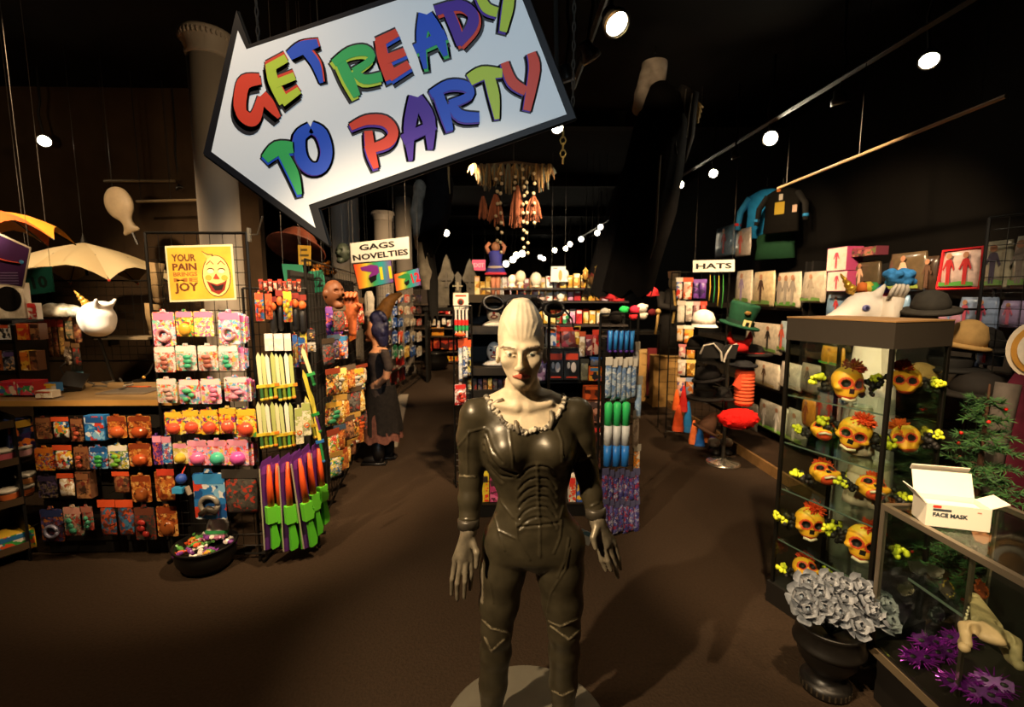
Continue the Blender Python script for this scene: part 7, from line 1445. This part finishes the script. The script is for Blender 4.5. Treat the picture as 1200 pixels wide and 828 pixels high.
for k in range(60):
    a, z = rr.uniform(0, 6.28), rr.uniform(-.8, .8); c_ = sqrt(1 - z * z); v = np.array((.185 * cos(a) * c_, .13 * sin(a) * c_, .095 * z)); f.cone(v * .9, v * 1.06, .02, .008, .01)
V, Q = f.mesh(); np_mesh('fluff', V, Q, mat('#d01c18', .9, 0, .1, .2, 60, .6), t); MB().lathe([(.10, -.09), (.11, -.075), (.10, -.06)], 16, sy=.7, cap=False).build('rim', mat('#8a1414', .8), t, True)
for i, (x, y, c_) in enumerate(((836, 528, '#17140f'), (851, 524, '#1a1712'))):
    p = onY(x, y, b.y + .35); t = thing('black_bootlet', 'small black boot with white fur trim behind the stand base, %s of two' % ordn(i), 'boot', (p.x, p.y, .0)); z = max(p.z, .1)
    MB().tube([(0, 0, .02), (0, 0, z)], [.06, .05], 10).build('shaft', mat(c_, .5), t, True); MB().lathe([(.055, z - .02), (.07, z + .02), (.055, z + .05)], 10).build('fur_trim', mat('#b8b0a4', .9, 0, .1, .2, 60), t, True); MB().ball((-.02, -.06, .03), (.05, .09, .035), 9, 6).build('toe', mat(c_, .5), t, True)

# ------------------------------------------------------------------ glass display case with skull masks
cs = Vector((1.69, 2.0, 0)); dr = Vector((.94, .34, 0)).normalized(); df = Vector((-.34, .94, 0)).normalized(); A_, B_ = .40, .495
case = thing('display_case', 'tall glass display case with black roof and base holding skull masks', 'display case', cs, atan2(dr.y, dr.x))
# local axes: x along the face towards the viewer, y away from the viewer along the aisle face
def cl(p): v = Vector(p) - cs; return Vector((v.dot(dr), v.dot(df), v.z))
ZB, ZR0, ZR1 = .12, 1.475, 1.59
mB = mat('#2d2822', .5, 0, .4, .05, 4)
MB().box((A_ / 2, B_ / 2, (ZR0 + ZR1) / 2), (A_ + .02, B_ + .02, ZR1 - ZR0)).build('roof', mB, case); MB().box((A_ / 2, B_ / 2, ZR1 + .003), (A_ + .024, B_ + .024, .006)).build('roof_edge', mat('#8a6a42', .5), case)
MB().box((A_ / 2, B_ / 2, ZB / 2), (A_ + .04, B_ + .04, ZB)).build('base', mat('#171411', .5), case)
for x in (0, A_):
    for y in (0, B_): MB().box((x, y, (ZB + ZR0) / 2), (.016, .016, ZR0 - ZB)).build('post', BLACKM, case)
for (c_, d_) in (((A_ / 2, 0), (A_ - .016, .004)), ((A_ / 2, B_), (A_ - .016, .004)), ((0, B_ / 2), (.004, B_ - .016)), ((A_, B_ / 2), (.004, B_ - .016))): MB().box((c_[0], c_[1], (ZB + ZR0) / 2), (d_[0], d_[1], ZR0 - ZB)).build('glass_pane', GLASS, case)
SHZ = [1.18, .92, .66, .37]
for z in SHZ: MB().box((A_ / 2, B_ / 2, z), (A_ - .02, B_ - .02, .006)).build('glass_shelf', clear('#eef6f1', .05, 'shelfglass'), case); MB().box((.0105, B_ / 2, z), (.003, B_ - .02, .007)).build('shelf_edge', mat('#5a6a5f', .2), case)
def skull_mask(label, p, s, yaw, pitch=0.0, roll=0.0, hair='#e8562a', col='#fbb62c', flat=False):
    t = thing('skull_mask', label, 'mask', p, 0, 'skull masks in the glass case'); t.rotation_euler = Euler((pitch, roll, yaw))
    f = Field((-.075, -.075, -.085), (.075, .05, .085), .004)
    f.ell((0, 0, .012), (.058, .045, .058), .01); f.ell((0, -.012, -.040), (.036, .030, .026), .02)
    for q in (-1, 1): f.ell((q * .042, -.022, -.016), (.018, .016, .012), .012); f.ell((q * .024, -.046, .004), (.016, .022, .015), .006, True)
    f.cone((0, -.05, -.018), (0, -.05, -.028), .005, .008, .005, True); f.ell((0, .045, .0), (.07, .03, .09), .005, True)
    V, Q = f.mesh(); V = relax(V, Q, 1, .3); C_ = V[Q].mean(1)
    r2 = np.minimum(np.hypot(C_[:, 0] - .024, C_[:, 2] - .004), np.hypot(C_[:, 0] + .024, C_[:, 2] - .004)); mi = np.where(r2 < .016, 2, np.where(r2 < .024, 1, 0)); mi = np.where((np.abs(C_[:, 0]) < .01) & (C_[:, 2] < -.014) & (C_[:, 2] > -.034) & (C_[:, 1] < -.02), 2, mi)
    mi = np.where(C_[:, 2] < -.048, 1, mi); mi = np.where((mi == 0) & (C_[:, 2] > .045), 3, mi)
    np_mesh('skull', V * s, Q, [mat(col, .45), mat('#e2502a', .5), mat('#17120e', .6), mat('#e8c03a', .45)], t, mi)
    MB().tube([(-.026 * s, -.03 * s, -.058 * s), (0, -.043 * s, -.062 * s), (.026 * s, -.03 * s, -.058 * s)], .006 * s, 6).build('teeth', mat('#e0d4b4', .5), t, True)
    r_ = random.Random(label); mb = MB()
    for k in range(90):
        v = Vector((r_.gauss(.15, .75), r_.gauss(-.35, .6), abs(r_.gauss(.55, .6)) - .1)).normalized(); o_ = Vector((.014, .004, .056)) * s; mb.tube([o_ + v * .008 * s, o_ + v * s * .026, o_ + v * s * r_.uniform(.036, .052)], [.005 * s, .0065 * s, .0025 * s], 4)
    mb.build('hair_crest', mat(hair, .7, 0, .2, .2, 90), t)['kind'] = 'stuff'
    for q in (-1, 1):
        mb = MB()
        for k in range(14): mb.ball((q * (.075 + r_.uniform(-.018, .03)) * s, r_.uniform(-.01, .02) * s, (-.01 + r_.uniform(-.035, .03)) * s), r_.uniform(.009, .015) * s, 6, 4)
        mb.build('black_rosette', mat('#14110f', .6), t, True)['kind'] = 'stuff'
        mb = MB()
        for k in range(12): mb.ball((q * (.105 + r_.uniform(-.012, .03)) * s, r_.uniform(-.01, .015) * s, (.005 + r_.uniform(-.02, .02)) * s), r_.uniform(.008, .014) * s, 5, 4)
        mb.build('neon_ruff', mat('#c8d02a', .6), t, True)['kind'] = 'stuff'
    return t
def case_pt(px, py, v): # on the upright slice of the case at local depth v behind the aisle face
    r = ray(px, py); o = Vector((0, 0, EYE)); n = dr; q = cs + dr * v; k = (q - o).dot(n) / r.dot(n); return o + r * k
for lab, px, py, v, s, yaw, pit, rol, hair in (('yellow skull mask with dark red hair, top shelf of the case', 992, 449, .14, 1.25, -.1, .0, .1, '#7a2418'), ('skull mask turned away at the back of the top shelf', 1062, 446, .30, 1.0, 2.4, 0, 0, '#d8562a'),
    ('black-backed skull mask lying flat at the left of the second shelf', 965, 505, .10, 1.0, -.5, -1.1, 0, '#e2662a'), ('big yellow skull mask in profile on the second shelf', 1001, 507, .13, 1.2, -.75, .15, .25, '#e8562a'), ('skull mask with long neon ruff at the back of the second shelf', 1062, 514, .30, 1.0, 2.3, .2, .3, '#e0662a'),
    ('skull mask lying flat with bared teeth at the left of the third shelf', 966, 556, .10, 1.1, -.2, -1.2, 0, '#d8502a'), ('flat orange skull mask at the right of the third shelf', 1022, 573, .12, 1.1, -.4, -1.2, .1, '#e2562a'),
    ('front-facing orange skull mask with bright crest, left on the fourth shelf', 948, 612, .10, 1.22, -.25, 0, .05, '#f0582a'), ('front-facing orange skull mask, right on the fourth shelf', 1011, 635, .10, 1.25, -.55, 0, .15, '#e8502a'), ('skull mask lying on the case floor behind the roses', 944, 668, .10, 1.05, -.2, -1.0, 0, '#d8482a')):
    p = case_pt(px, py, v); skull_mask(lab, p, s, yaw, pit, rol, hair)
t = thing('info_card', 'small cream card standing on the case floor', 'card', case_pt(984, 688, .16), -.4); MB().box((0, 0, .03), (.085, .003, .06), (-.2, 0, 0)).build('card', mat('#d0c498', .5), t); MB().box((0, .02, .012), (.05, .04, .002)).build('prop', WHITE, t)
for i, (px, y1, y0, v, w) in enumerate(((1006, 466, 520, .20, .07), (1006, 520, 575, .22, .07), (1030, 524, 575, .24, .05))):
    a = case_pt(px, y0, v); t = thing('mask_riser', 'white cloth-covered riser behind the masks in the case, %s of three' % ordn(i), 'riser', (a.x, a.y, SHZ[1] + .004 if i == 0 else SHZ[2] + .004)); MB().lathe([(w, 0), (w * .95, .02), (w * .7, .22), (w * .6, .235)], 14).build('riser', mat('#b8a890', .7), t, True); MB().lathe([(w * .62, .235), (w * .62, .24)], 14).build('pad', WHITE, t)

# ------------------------------------------------------------------ plush unicorn, hand and hats behind the case
p = onY(1006, 366, 2.95); t = thing('unicorn_mask', 'white plush unicorn head with rainbow mane rising behind the display case', 'toy head', (p.x, 2.95, 0)); z = p.z
f = Field((-.3, -.2, z - .25), (.3, .2, z + .25), .009)
f.ell((.04, 0, z + .03), (.125, .09, .105), .03); f.cone((-.02, 0, z + .01), (-.15, 0, z - .06), .08, .06, .03); f.ell((-.16, 0, z - .07), (.05, .055, .045), .03); f.cone((.10, 0, z), (.14, 0, z - .22), .09, .10, .04)
for s in (-1, 1): f.cone((.06, s * .06, z + .11), (.09, s * .08, z + .17), .03, .01, .01)
V, Q = f.mesh(); V = relax(V, Q, 1, .4); np_mesh('head', V, Q, mat('#e8dccb', .7, 0, .2, .05, 30), t)
MB().lathe([(.18, 0), (.17, .3), (.13, z - .5), (.10, z - .15)], 16, (.12, 0, 0)).build('neck_sock', mat('#ddd0bd', .7), t, True)
pts = [(-.045 - .09 * u + .013 * (1 - u) * cos(k * 1.3), .013 * (1 - u) * sin(k * 1.3), z + .13 + .11 * u) for k, u in enumerate([k / 20 for k in range(21)])]
MB().tube(pts, [.024 * (1 - k / 21) + .003 for k in range(21)], 8).build('horn', mat('#d9a83a', .25, .5), t, True)
for k, c_ in enumerate(('#d8702a', '#d8b83a', '#3a9a4a', '#2a5ab0', '#6a2a8a', '#b8283a', '#2a8a5a', '#d8a83a')): a = 1.9 - k * .24; MB().tube([(.03 + cos(a) * .11, -.02, z + .04 + sin(a) * .10), (.03 + cos(a - .15) * .155, -.01, z + .04 + sin(a - .1) * .125), (.03 + cos(a - .3) * .15, .02, z + .03 + sin(a - .3) * .115)], [.03, .03, .012], 7).build('mane_lock', mat(c_, .8), t, True)
MB().ball((-.02, -.087, z + .03), (.026, .012, .02), 10, 7).build('eye', mat('#6a6a9a', .4), t, True); MB().ball((-.02, -.096, z + .03), (.013, .006, .012), 8, 6).build('pupil', mat('#2a2a4a', .2), t, True)
p = onY(1042, 372, 2.85); t = thing('display_hand', 'white display hand holding a blue pompom beside the unicorn', 'display hand', (p.x, 2.85, 0)); z = p.z
MB().tube([(0, 0, .0), (0, 0, z - .2), (.0, 0, z), (.02, 0, z + .12)], [.03, .03, .05, .055], 10).build('arm', mat('#dccdb8', .6), t, True)
for k in range(4): MB().tube([(-.03 + k * .026, -.02, z + .11), (-.035 + k * .03, -.05, z + .17), (-.02 + k * .02, -.06, z + .20)], [.014, .012, .008], 6).build('finger', mat('#dccdb8', .6), t, True)
MB().lathe([(.12, 0), (.12, .02), (.04, .03)], 16).build('foot', BLACKM, t)
t = thing('blue_pompom', 'fluffy sky blue pompom held by the white display hand', 'pompom', (p.x + .03, 2.83, z + .235)); f = Field((-.18, -.16, -.12), (.18, .16, .12), .008)
for k in range(22): f.ell((rr.uniform(-.075, .075), rr.uniform(-.04, .04), rr.uniform(-.03, .04)), (.028, .028, .024), .008)
V, Q = f.mesh(); np_mesh('fluff', V, Q, mat('#3f8ac8', .8, 0, .2, .2, 50, .5), t)
HY = 2.9
def pole_under(t, zz, name='stand_pole'): MB().tube([(0, 0, .02), (0, .05, -zz * .5), (0, .05, -zz + .1)], .010, 6).build(name, BLACKM, t)
def hat2(label, px, py, w, h, c, brim, kind, Y=HY, rot=(0, 0, 0), band=None, name='hat'):
    p = onY(px, py, Y); return hat(name, label, p, 0, w, h, c, brim=brim, kind=kind, rot=rot, band=band)
rk = thing('hat_rack', 'black wire rack of hats between the case and the right edge', 'display rack', (2.74, 3.02, .0), -.3)
for x in (-.35, .35): MB().tube([(x, 0, .0), (x, 0, 1.8)], .010, 6).build('upright', BLACKM, rk)
for zz in (.5, .9, 1.12, 1.4, 1.62): MB().tube([(-.36, 0, zz), (.36, 0, zz)], .007, 5).build('cross_bar', BLACKM, rk)
for k in range(8): MB().tube([(-.3 + (k % 4) * .2, 0, (1.12, 1.4)[k // 4]), (-.3 + (k % 4) * .2, -.14, (1.12, 1.4)[k // 4] + .03)], .005, 5).build('peg', STEEL, rk)
for x in (-.35, .35): MB().tube([(x, -.2, .015), (x, .2, .015)], .012, 6).build('foot', BLACKM, rk)
hat2('large charcoal floppy hat above the right end of the case', 1090, 364, .19, .12, '#3a352d', 1.5, 'round', 2.75, (.1, -.12, 0))
hat2('tan canvas bucket hat right of the case roof', 1131, 406, .19, .16, '#a8844e', 1.2, 'round', 2.75, (.1, .12, 0), name='bucket_hat')
hat2('black felt hat directly right of the tan bucket hat', 1152, 410, .20, .14, '#16130f', 1.5, 'round', 2.8)
hat2('wide black bowler hat above the small tree', 1146, 462, .26, .13, '#1a1612', 1.5, 'round', 2.62, name='bowler_hat')
hat2('tan hat seen through the right pane of the case', 1078, 446, .17, .11, '#8f7340', 1.4, 'round', 2.8)
hat2('flat black hat with straw strands below the tan bucket hat', 1112, 432, .22, .07, '#191714', 1.6, 'top', 2.8)
p = onY(1219, 410, 2.35); t = thing('ornate_plate', 'cream oval plate with golden scalloped border at the right edge', 'plate', p, -.9)
for nm, r0, r1, y_, c_ in (('rim', .125, .155, 0, '#d8c8ae'), ('gold_border', .095, .13, -.012, '#c08a3a'), ('cream_ring', .06, .10, -.02, '#e2d6c2'), ('centre', 0.0, .065, -.026, '#b8823a')): MB().lathe([(max(r0, .003), 0), (r1, 0), (r1, .014), (max(r0, .003), .014)], 30, M=Matrix.Translation((0, y_, 0)) @ Matrix.Rotation(-pi / 2, 4, 'X') @ Matrix.Scale(.8, 4, (1, 0, 0))).build(nm, mat(c_, .4, 0, .4, .1, 30), t)
t2 = thing('maroon_gown', 'maroon cloth gown with grey sleeve hanging below the ornate plate', 'costume', (p.x + .02, p.y + .06, .35))
MB().lathe([(.20, 0), (.17, .4), (.11, .85), (.06, .95)], 16, sy=.6).build('gown', mat('#4a0f22', .8, 0, .2, .3, 14), t2, True); MB().tube([(-.12, -.02, .9), (-.16, -.03, .55), (-.17, -.03, .15)], [.05, .045, .04], 8).build('sleeve', mat('#57504a', .8, 0, .2, .2, 20), t2, True); MB().tube([(0, .03, .95), (0, .05, 1.02)], .01, 5).build('hanger', BLACKM, t2); MB().tube([(0, 0, .02), (0, 0, -.33)], .012, 6).build('pole', BLACKM, t2); MB().lathe([(.14, -.35), (.14, -.335)], 16).build('foot', BLACKM, t2)
# small tree
tp = onY(1160, 450, 2.12); t = thing('fir_tree', 'small dark artificial fir tree with red berries behind the glass counter', 'tree', (tp.x, 2.12, 0)); H = tp.z
MB().tube([(0, 0, .02), (0, 0, H * .6), (0, 0, H)], [.022, .015, .004], 7).build('trunk', mat('#4a3020', .9), t); MB().lathe([(.13, 0), (.13, .02), (.03, .05)], 14).build('stand', BLACKM, t)
r_ = random.Random(6); nb = [MB(), MB()]; br = MB(); tips = []
for lv in range(12):
    z = .38 + (H - .42) * lv / 11.5; L = .25 * (1 - lv / 12.5) + .03; n = max(4, 11 - lv // 2)
    for k in range(n):
        a = 2 * pi * k / n + lv * .9 + r_.uniform(-.2, .2); e = Vector((cos(a) * L, sin(a) * L, -.05 + .08 * r_.random())); s_ = Vector((0, 0, z)); br.tube([s_, s_ + e], [.005, .002], 4); tips.append(s_ + e * .9)
        for q in range(int(34 + L * 260)):
            u = r_.uniform(.12, 1.03); c_ = s_ + e * u; dv = (e.normalized() * .5 + Vector((r_.uniform(-1, 1), r_.uniform(-1, 1), r_.uniform(-.6, .9)))).normalized() * r_.uniform(.028, .05); pr = dv.orthogonal().normalized() * .0036; nb[q % 2].add([c_ - pr, c_ + pr, c_ + dv], [(0, 1, 2)])
br.build('branches', mat('#3a2a1a', .9), t)['kind'] = 'stuff'
for i_, c_ in enumerate(('#1f4420', '#36602c')): nb[i_].build('needles', mat(c_, .7), t)['kind'] = 'stuff'
for k in range(16): v = tips[(k * 7) % len(tips)] + Vector((0, -.015, .01)); MB().ball(v, .0085, 7, 5).build('berry', mat('#c8201a', .3), t, True)

# ------------------------------------------------------------------ glass counter with its goods
K0 = Vector((1.56, 1.83, 0)); KL, KW, KZ = 1.5, .50, .86
kc = thing('glass_counter', 'glass-topped display counter with aluminium frame at the right', 'display counter', K0)
AL_ = mat('#a89c88', .35, .8)
def kb(nm, x0, x1, y0, y1, z0, z1, m): return MB().box(((x0 + x1) / 2, -(y0 + y1) / 2, (z0 + z1) / 2), (abs(x1 - x0), abs(y1 - y0), z1 - z0)).build(nm, m, kc)
for nm, a in (('front_rail', (0, .022, 0, KL)), ('back_rail', (KW - .022, KW, 0, KL)), ('end_rail', (.022, KW - .022, 0, .022))): kb(nm, *a, KZ - .022, KZ, AL_)
for (x, y) in ((.0, 0), (KW - .018, 0), (0, KL - .018), (KW - .018, KL - .018)): kb('post', x, x + .018, y, y + .018, .24, KZ - .022, AL_)
kb('top_glass', .022, KW - .022, .022, KL, KZ - .008, KZ - .002, GLASS); kb('front_glass', .004, .009, .018, KL, .26, KZ - .022, GLASS); kb('end_glass', .018, KW - .018, .004, .009, .26, KZ - .022, GLASS)
kb('base', .03, KW - .02, .02, KL, 0, .22, mat('#17130f', .6)); kb('floor_panel', 0, KW, 0, KL, .22, .25, mat('#1d1814', .5)); kb('base_trim', -.006, .0, 0, KL, .215, .25, mat('#7a6a52', .4, .3)); kb('back_panel', KW - .018, KW - .008, .018, KL, .25, KZ - .03, mat('#17130f', .6))
kb('glass_shelf', .12, KW - .03, .03, KL - .03, .545, .551, clear('#eef6f1', .05, 'shelfglass')); kb('shelf_edge', .117, .12, .03, KL - .03, .543, .553, mat('#6a7a6e', .2))
for y in (.28, .75): kb('shelf_post', .10, .112, y, y + .012, .25, KZ - .03, mat('#6a6252', .35, .7))
def kp(px, py, z): return onZ(px, py, z)
t = thing('face_mask_box', 'open white carton lettered FACE MASK standing on the glass counter', 'box', kp(1112, 612, KZ), -.32)
w, d, h = .19, .10, .085; cw = mat('#eae2d2', .6); ci = mat('#d8cdb8', .7)
MB().box((0, -d / 2, h / 2), (w, .003, h)).build('front_side', cw, t); MB().box((0, d / 2, h / 2 + .0), (w, .003, h)).build('back_side', cw, t)
for s in (-1, 1): MB().box((s * w / 2, 0, h / 2), (.003, d, h)).build('end_side', cw, t)
MB().box((0, 0, .002), (w, d, .003)).build('bottom', ci, t); MB().box((0, d / 2 + .018, h + .042), (w, .003, .09), (-.38, 0, 0)).build('lid', cw, t); MB().box((0, d / 2 + .045, h + .092), (w * .98, .003, .025), (.5, 0, 0)).build('tuck_flap', cw, t)
MB().box((-w / 2 - .022, 0, h + .022), (.003, d * .9, .06), (0, -.7, 0)).build('side_flap', cw, t); MB().box((w / 2 + .026, 0, h + .010), (.003, d * .9, .06), (0, 1.15, 0)).build('side_flap', cw, t)
mb = text_mb('FACE MASK', .02, .105, .0004); o = mb.build('lettering', mat('#3a4248', .5), t); o.location = (-.025, -d / 2 - .0025, h * .55)
MB().box((-.066, -d / 2 - .002, h * .90), (.025, .001, .009)).build('red_label', mat('#d8382a', .5), t); MB().box((-.05, -d / 2 - .002, h * .76), (.055, .001, .008)).build('dark_label', mat('#3a4248', .5), t); MB().box((.06, -d / 2 - .002, h * .8), (.012, .001, .004)).build('small_mark', mat('#c88a7a', .5), t)
mb = MB()
for k in range(6): mb.box((rr.uniform(-.01, .01), 0, .02 + k * .009), (w * .9, d * .85, .005), (0, 0, rr.uniform(-.05, .05)))
mb.build('folded_masks', mat('#e4e0d8', .7), t)['kind'] = 'stuff'
# animal skull
p = kp(1150, 742, .56); t = thing('animal_skull', 'bleached long-jawed animal skull with bared teeth in the glass counter', 'skull', p, .9)
bn = mat('#a89870', .5, 0, .3, .15, 25)
f = Field((-.20, -.12, -.04), (.22, .12, .14), .004)
f.ell((-.11, 0, .07), (.055, .058, .026), .01); f.cone((-.06, 0, .072), (.17, 0, .048), .040, .016, .02, flat=(1, 1, .5))
for s_ in (-1, 1): f.ell((-.075, s_ * .030, .085), (.022, .014, .03), .008, True); f.ell((-.13, s_ * .038, .075), (.022, .013, .03), .008, True); f.ell((.14, s_ * .006, .06), (.010, .005, .02), .004, True); f.cone((-.10, s_ * .06, .06), (-.15, s_ * .055, .03), .016, .014, .01)
V, Q = f.mesh(); V = relax(V, Q, 1, .3); np_mesh('upper_jaw', V, Q, bn, t)
f = Field((-.22, -.12, -.04), (.22, .12, .08), .004)
for s_ in (-1, 1): f.chain([(-.16, s_ * .062, .02), (-.10, s_ * .055, .0), (0, s_ * .040, -.004), (.10, s_ * .022, .0), (.17, s_ * .006, .004)], [.016, .014, .010, .009, .010], .008)
V, Q = f.mesh(); V = relax(V, Q, 1, .3); np_mesh('lower_jaw', V, Q, bn, t)
for s in (-1, 1):
    for k in range(7):
        x = -.04 + k * .028; y = s * (.045 - .035 * max(0, (x + .02) / .17)); MB().lathe([(.005, 0), (.0008, -.018)], 6, (x, y, .048)).build('tooth', mat('#ddd2ae', .4), t, True); MB().lathe([(.0045, .0), (.0008, .016)], 6, (x + .012, y, .008)).build('tooth', mat('#ddd2ae', .4), t, True)
# purple tinsel masks
for i, (px, py) in enumerate(((1078, 770), (1106, 764), (1124, 800), (1150, 812), (1088, 752), (1122, 748), (1165, 800))):
    p = kp(px, py, .30); t = thing('tinsel_mask', 'glittering purple tinsel eye mask in the lower glass counter, %s of seven' % ordn(i), 'mask', p, rr.uniform(-.6, .8), rot=(-.9, 0, rr.uniform(-.6, .8))); m = mat('#5a1470', .25, .4, .6, .4, 60)
    mb = MB(); out = [(-.055, .02), (-.02, .028), (0, .018), (.02, .028), (.055, .02), (.05, -.015), (.02, -.025), (0, -.008), (-.02, -.025), (-.05, -.015)]; mb.prism(out, -.004, .004).build('mask', m, t)
    for s in (-1, 1): MB().ball((s * .026, -.004, .002), (.012, .003, .008), 8, 5).build('eye_hole', BLACK, t)
    mb = MB()
    for k in range(40): a = rr.uniform(0, 6.28); v = Vector((cos(a) * .055, rr.uniform(-.02, .02), sin(a) * .03)); mb.tube([v * .7, v * rr.uniform(1.1, 1.6)], [.003, .001], 3)
    mb.build('tinsel', mat('#a02ab8', .2, .5, .6), t)['kind'] = 'stuff'
for i, (px, py, z, c1, c2) in enumerate(((1085, 668, .56, '#4a4436', '#8a8070'), (1110, 690, .56, '#3a342a', '#b8a03a'), (1062, 690, .30, '#57503f', '#a89a7a'), (1172, 620, .62, '#6a2a3a', '#d8c8d0'), (1190, 640, .62, '#5a5a5a', '#e0d8e0'), (1160, 632, .62, '#a8602a', '#d8862a'), (1098, 720, .30, '#3a3a3a', '#b8b8b8'), (1150, 690, .56, '#7a3a1e', '#c8602a'), (1080, 612, .62, '#4a3a1e', '#c8a83a'))):
    p = kp(px, py, z); t = thing('party_mask', 'dim beaded party mask in the glass counter with %s sparkles, %s counted' % (('pale', 'golden', 'tan', 'pink', 'white', 'orange', 'silver', 'copper', 'yellow')[i], ordn(i)), 'mask', p, rr.uniform(-.8, .8), rot=(-.7, 0, rr.uniform(-.8, .8)))
    MB().prism([(-.06, .02), (-.02, .03), (0, .018), (.02, .03), (.06, .02), (.05, -.018), (.02, -.028), (0, -.008), (-.02, -.028), (-.05, -.018)], -.004, .004).build('mask', mat(c1, .4, .2), t)
    mb = MB()
    for k in range(18): a = rr.uniform(0, 6.28); mb.ball((cos(a) * .05, -.006, sin(a) * .025), .0035, 5, 4)
    mb.build('sequins', mat(c2, .15, .7), t)['kind'] = 'stuff'
# urn with silver roses
u0 = Vector((1.42, 1.87, 0)); t = thing('urn', 'black plastic pedestal urn on the floor filled with silver roses', 'urn', u0); um = mat('#1a1714', .4, .1, .5, .2, 12)
MB().lathe([(r * .82, z * .88) for r, z in ((.115, 0), (.12, .012), (.12, .045), (.10, .055), (.075, .07), (.07, .09), (.10, .12), (.135, .17), (.15, .22), (.155, .235))], 32).build('bowl', um, t, True); MB().lathe([(r * .82, z * .88) for r, z in ((.158, .23), (.168, .24), (.168, .252), (.16, .262), (.155, .33), (.165, .345), (.160, .352), (.15, .345), (.14, .30), (.01, .29))], 32).build('rim', um, t, True)
mb = MB()
for k in range(28): a = 2 * pi * k / 28; mb.box((cos(a) * .097, sin(a) * .097, .025), (.007, .007, .024), (0, 0, a))
mb.build('fluting', mat('#3a3226', .5), t)['kind'] = 'stuff'
r_ = random.Random(12); spots = []
ps = [(949, 688), (941, 704), (962, 700), (974, 686), (990, 690), (1008, 692), (1026, 702), (948, 718), (966, 716), (984, 722), (1006, 736), (1022, 720), (1038, 712), (1040, 730), (990, 706), (1016, 708)]
for i, (px, py) in enumerate(ps):
    fwd = (py - 688) / 50; p = onY(px - 3, py - 4, 1.88 - .12 * fwd); d = (p - (u0 + Vector((0, 0, .24)))).normalized(); s = r_.uniform(.9, 1.15)
    t = thing('silver_rose', 'silver-grey artificial rose in the black urn, %s of the bunch from the left back' % ordn(i), 'rose', p, 0, 'silver roses in the urn'); qd = (d * .6 + Vector((-.1, -.9, .5))).normalized().to_track_quat('Z', 'Y').to_matrix().to_4x4()
    for ring, (n, R_, zz, tl, sz) in enumerate(((5, .022, -.006, 1.15, .042), (5, .016, .004, .72, .034), (4, .009, .010, .32, .026))):
        mb = MB()
        for k in range(n):
            a = 2 * pi * k / n + ring * .6 + i; M = qd @ Matrix.Rotation(a, 4, 'Z') @ Matrix.Translation((R_ * s, 0, zz)) @ Matrix.Rotation(tl, 4, 'Y')
            rows = []
            for ui in range(4):
                u = ui / 3; rows.append([M @ Vector((.006 * sin(pi * u) - .010 * u * u + abs(v) * -.004, v * sz * s * (.45 + .55 * sin(pi * min(1, u * .75 + .1))), sz * s * u)) for v in (-.6, -.3, 0, .3, .6)])
            mb.loop(rows, closed=False)
        mb.build('petals', mat(('#868b93', '#a0a4ab', '#92969d')[ring], .45, .1, .5, .25, 60), t, True)['kind'] = 'stuff'
    MB().ball(qd @ Vector((0, 0, .016 * s)), .009 * s, 8, 6).build('bud', mat('#8a98a8', .4), t, True)
    MB().tube([qd @ Vector((0, 0, -.01)), (u0 + Vector((0, 0, .25)) - p) * .5 + Vector((0, 0, .01)), (u0 + Vector((0, 0, .25)) - p)], .003, 5).build('stem', mat('#1d2a1a', .7), t)
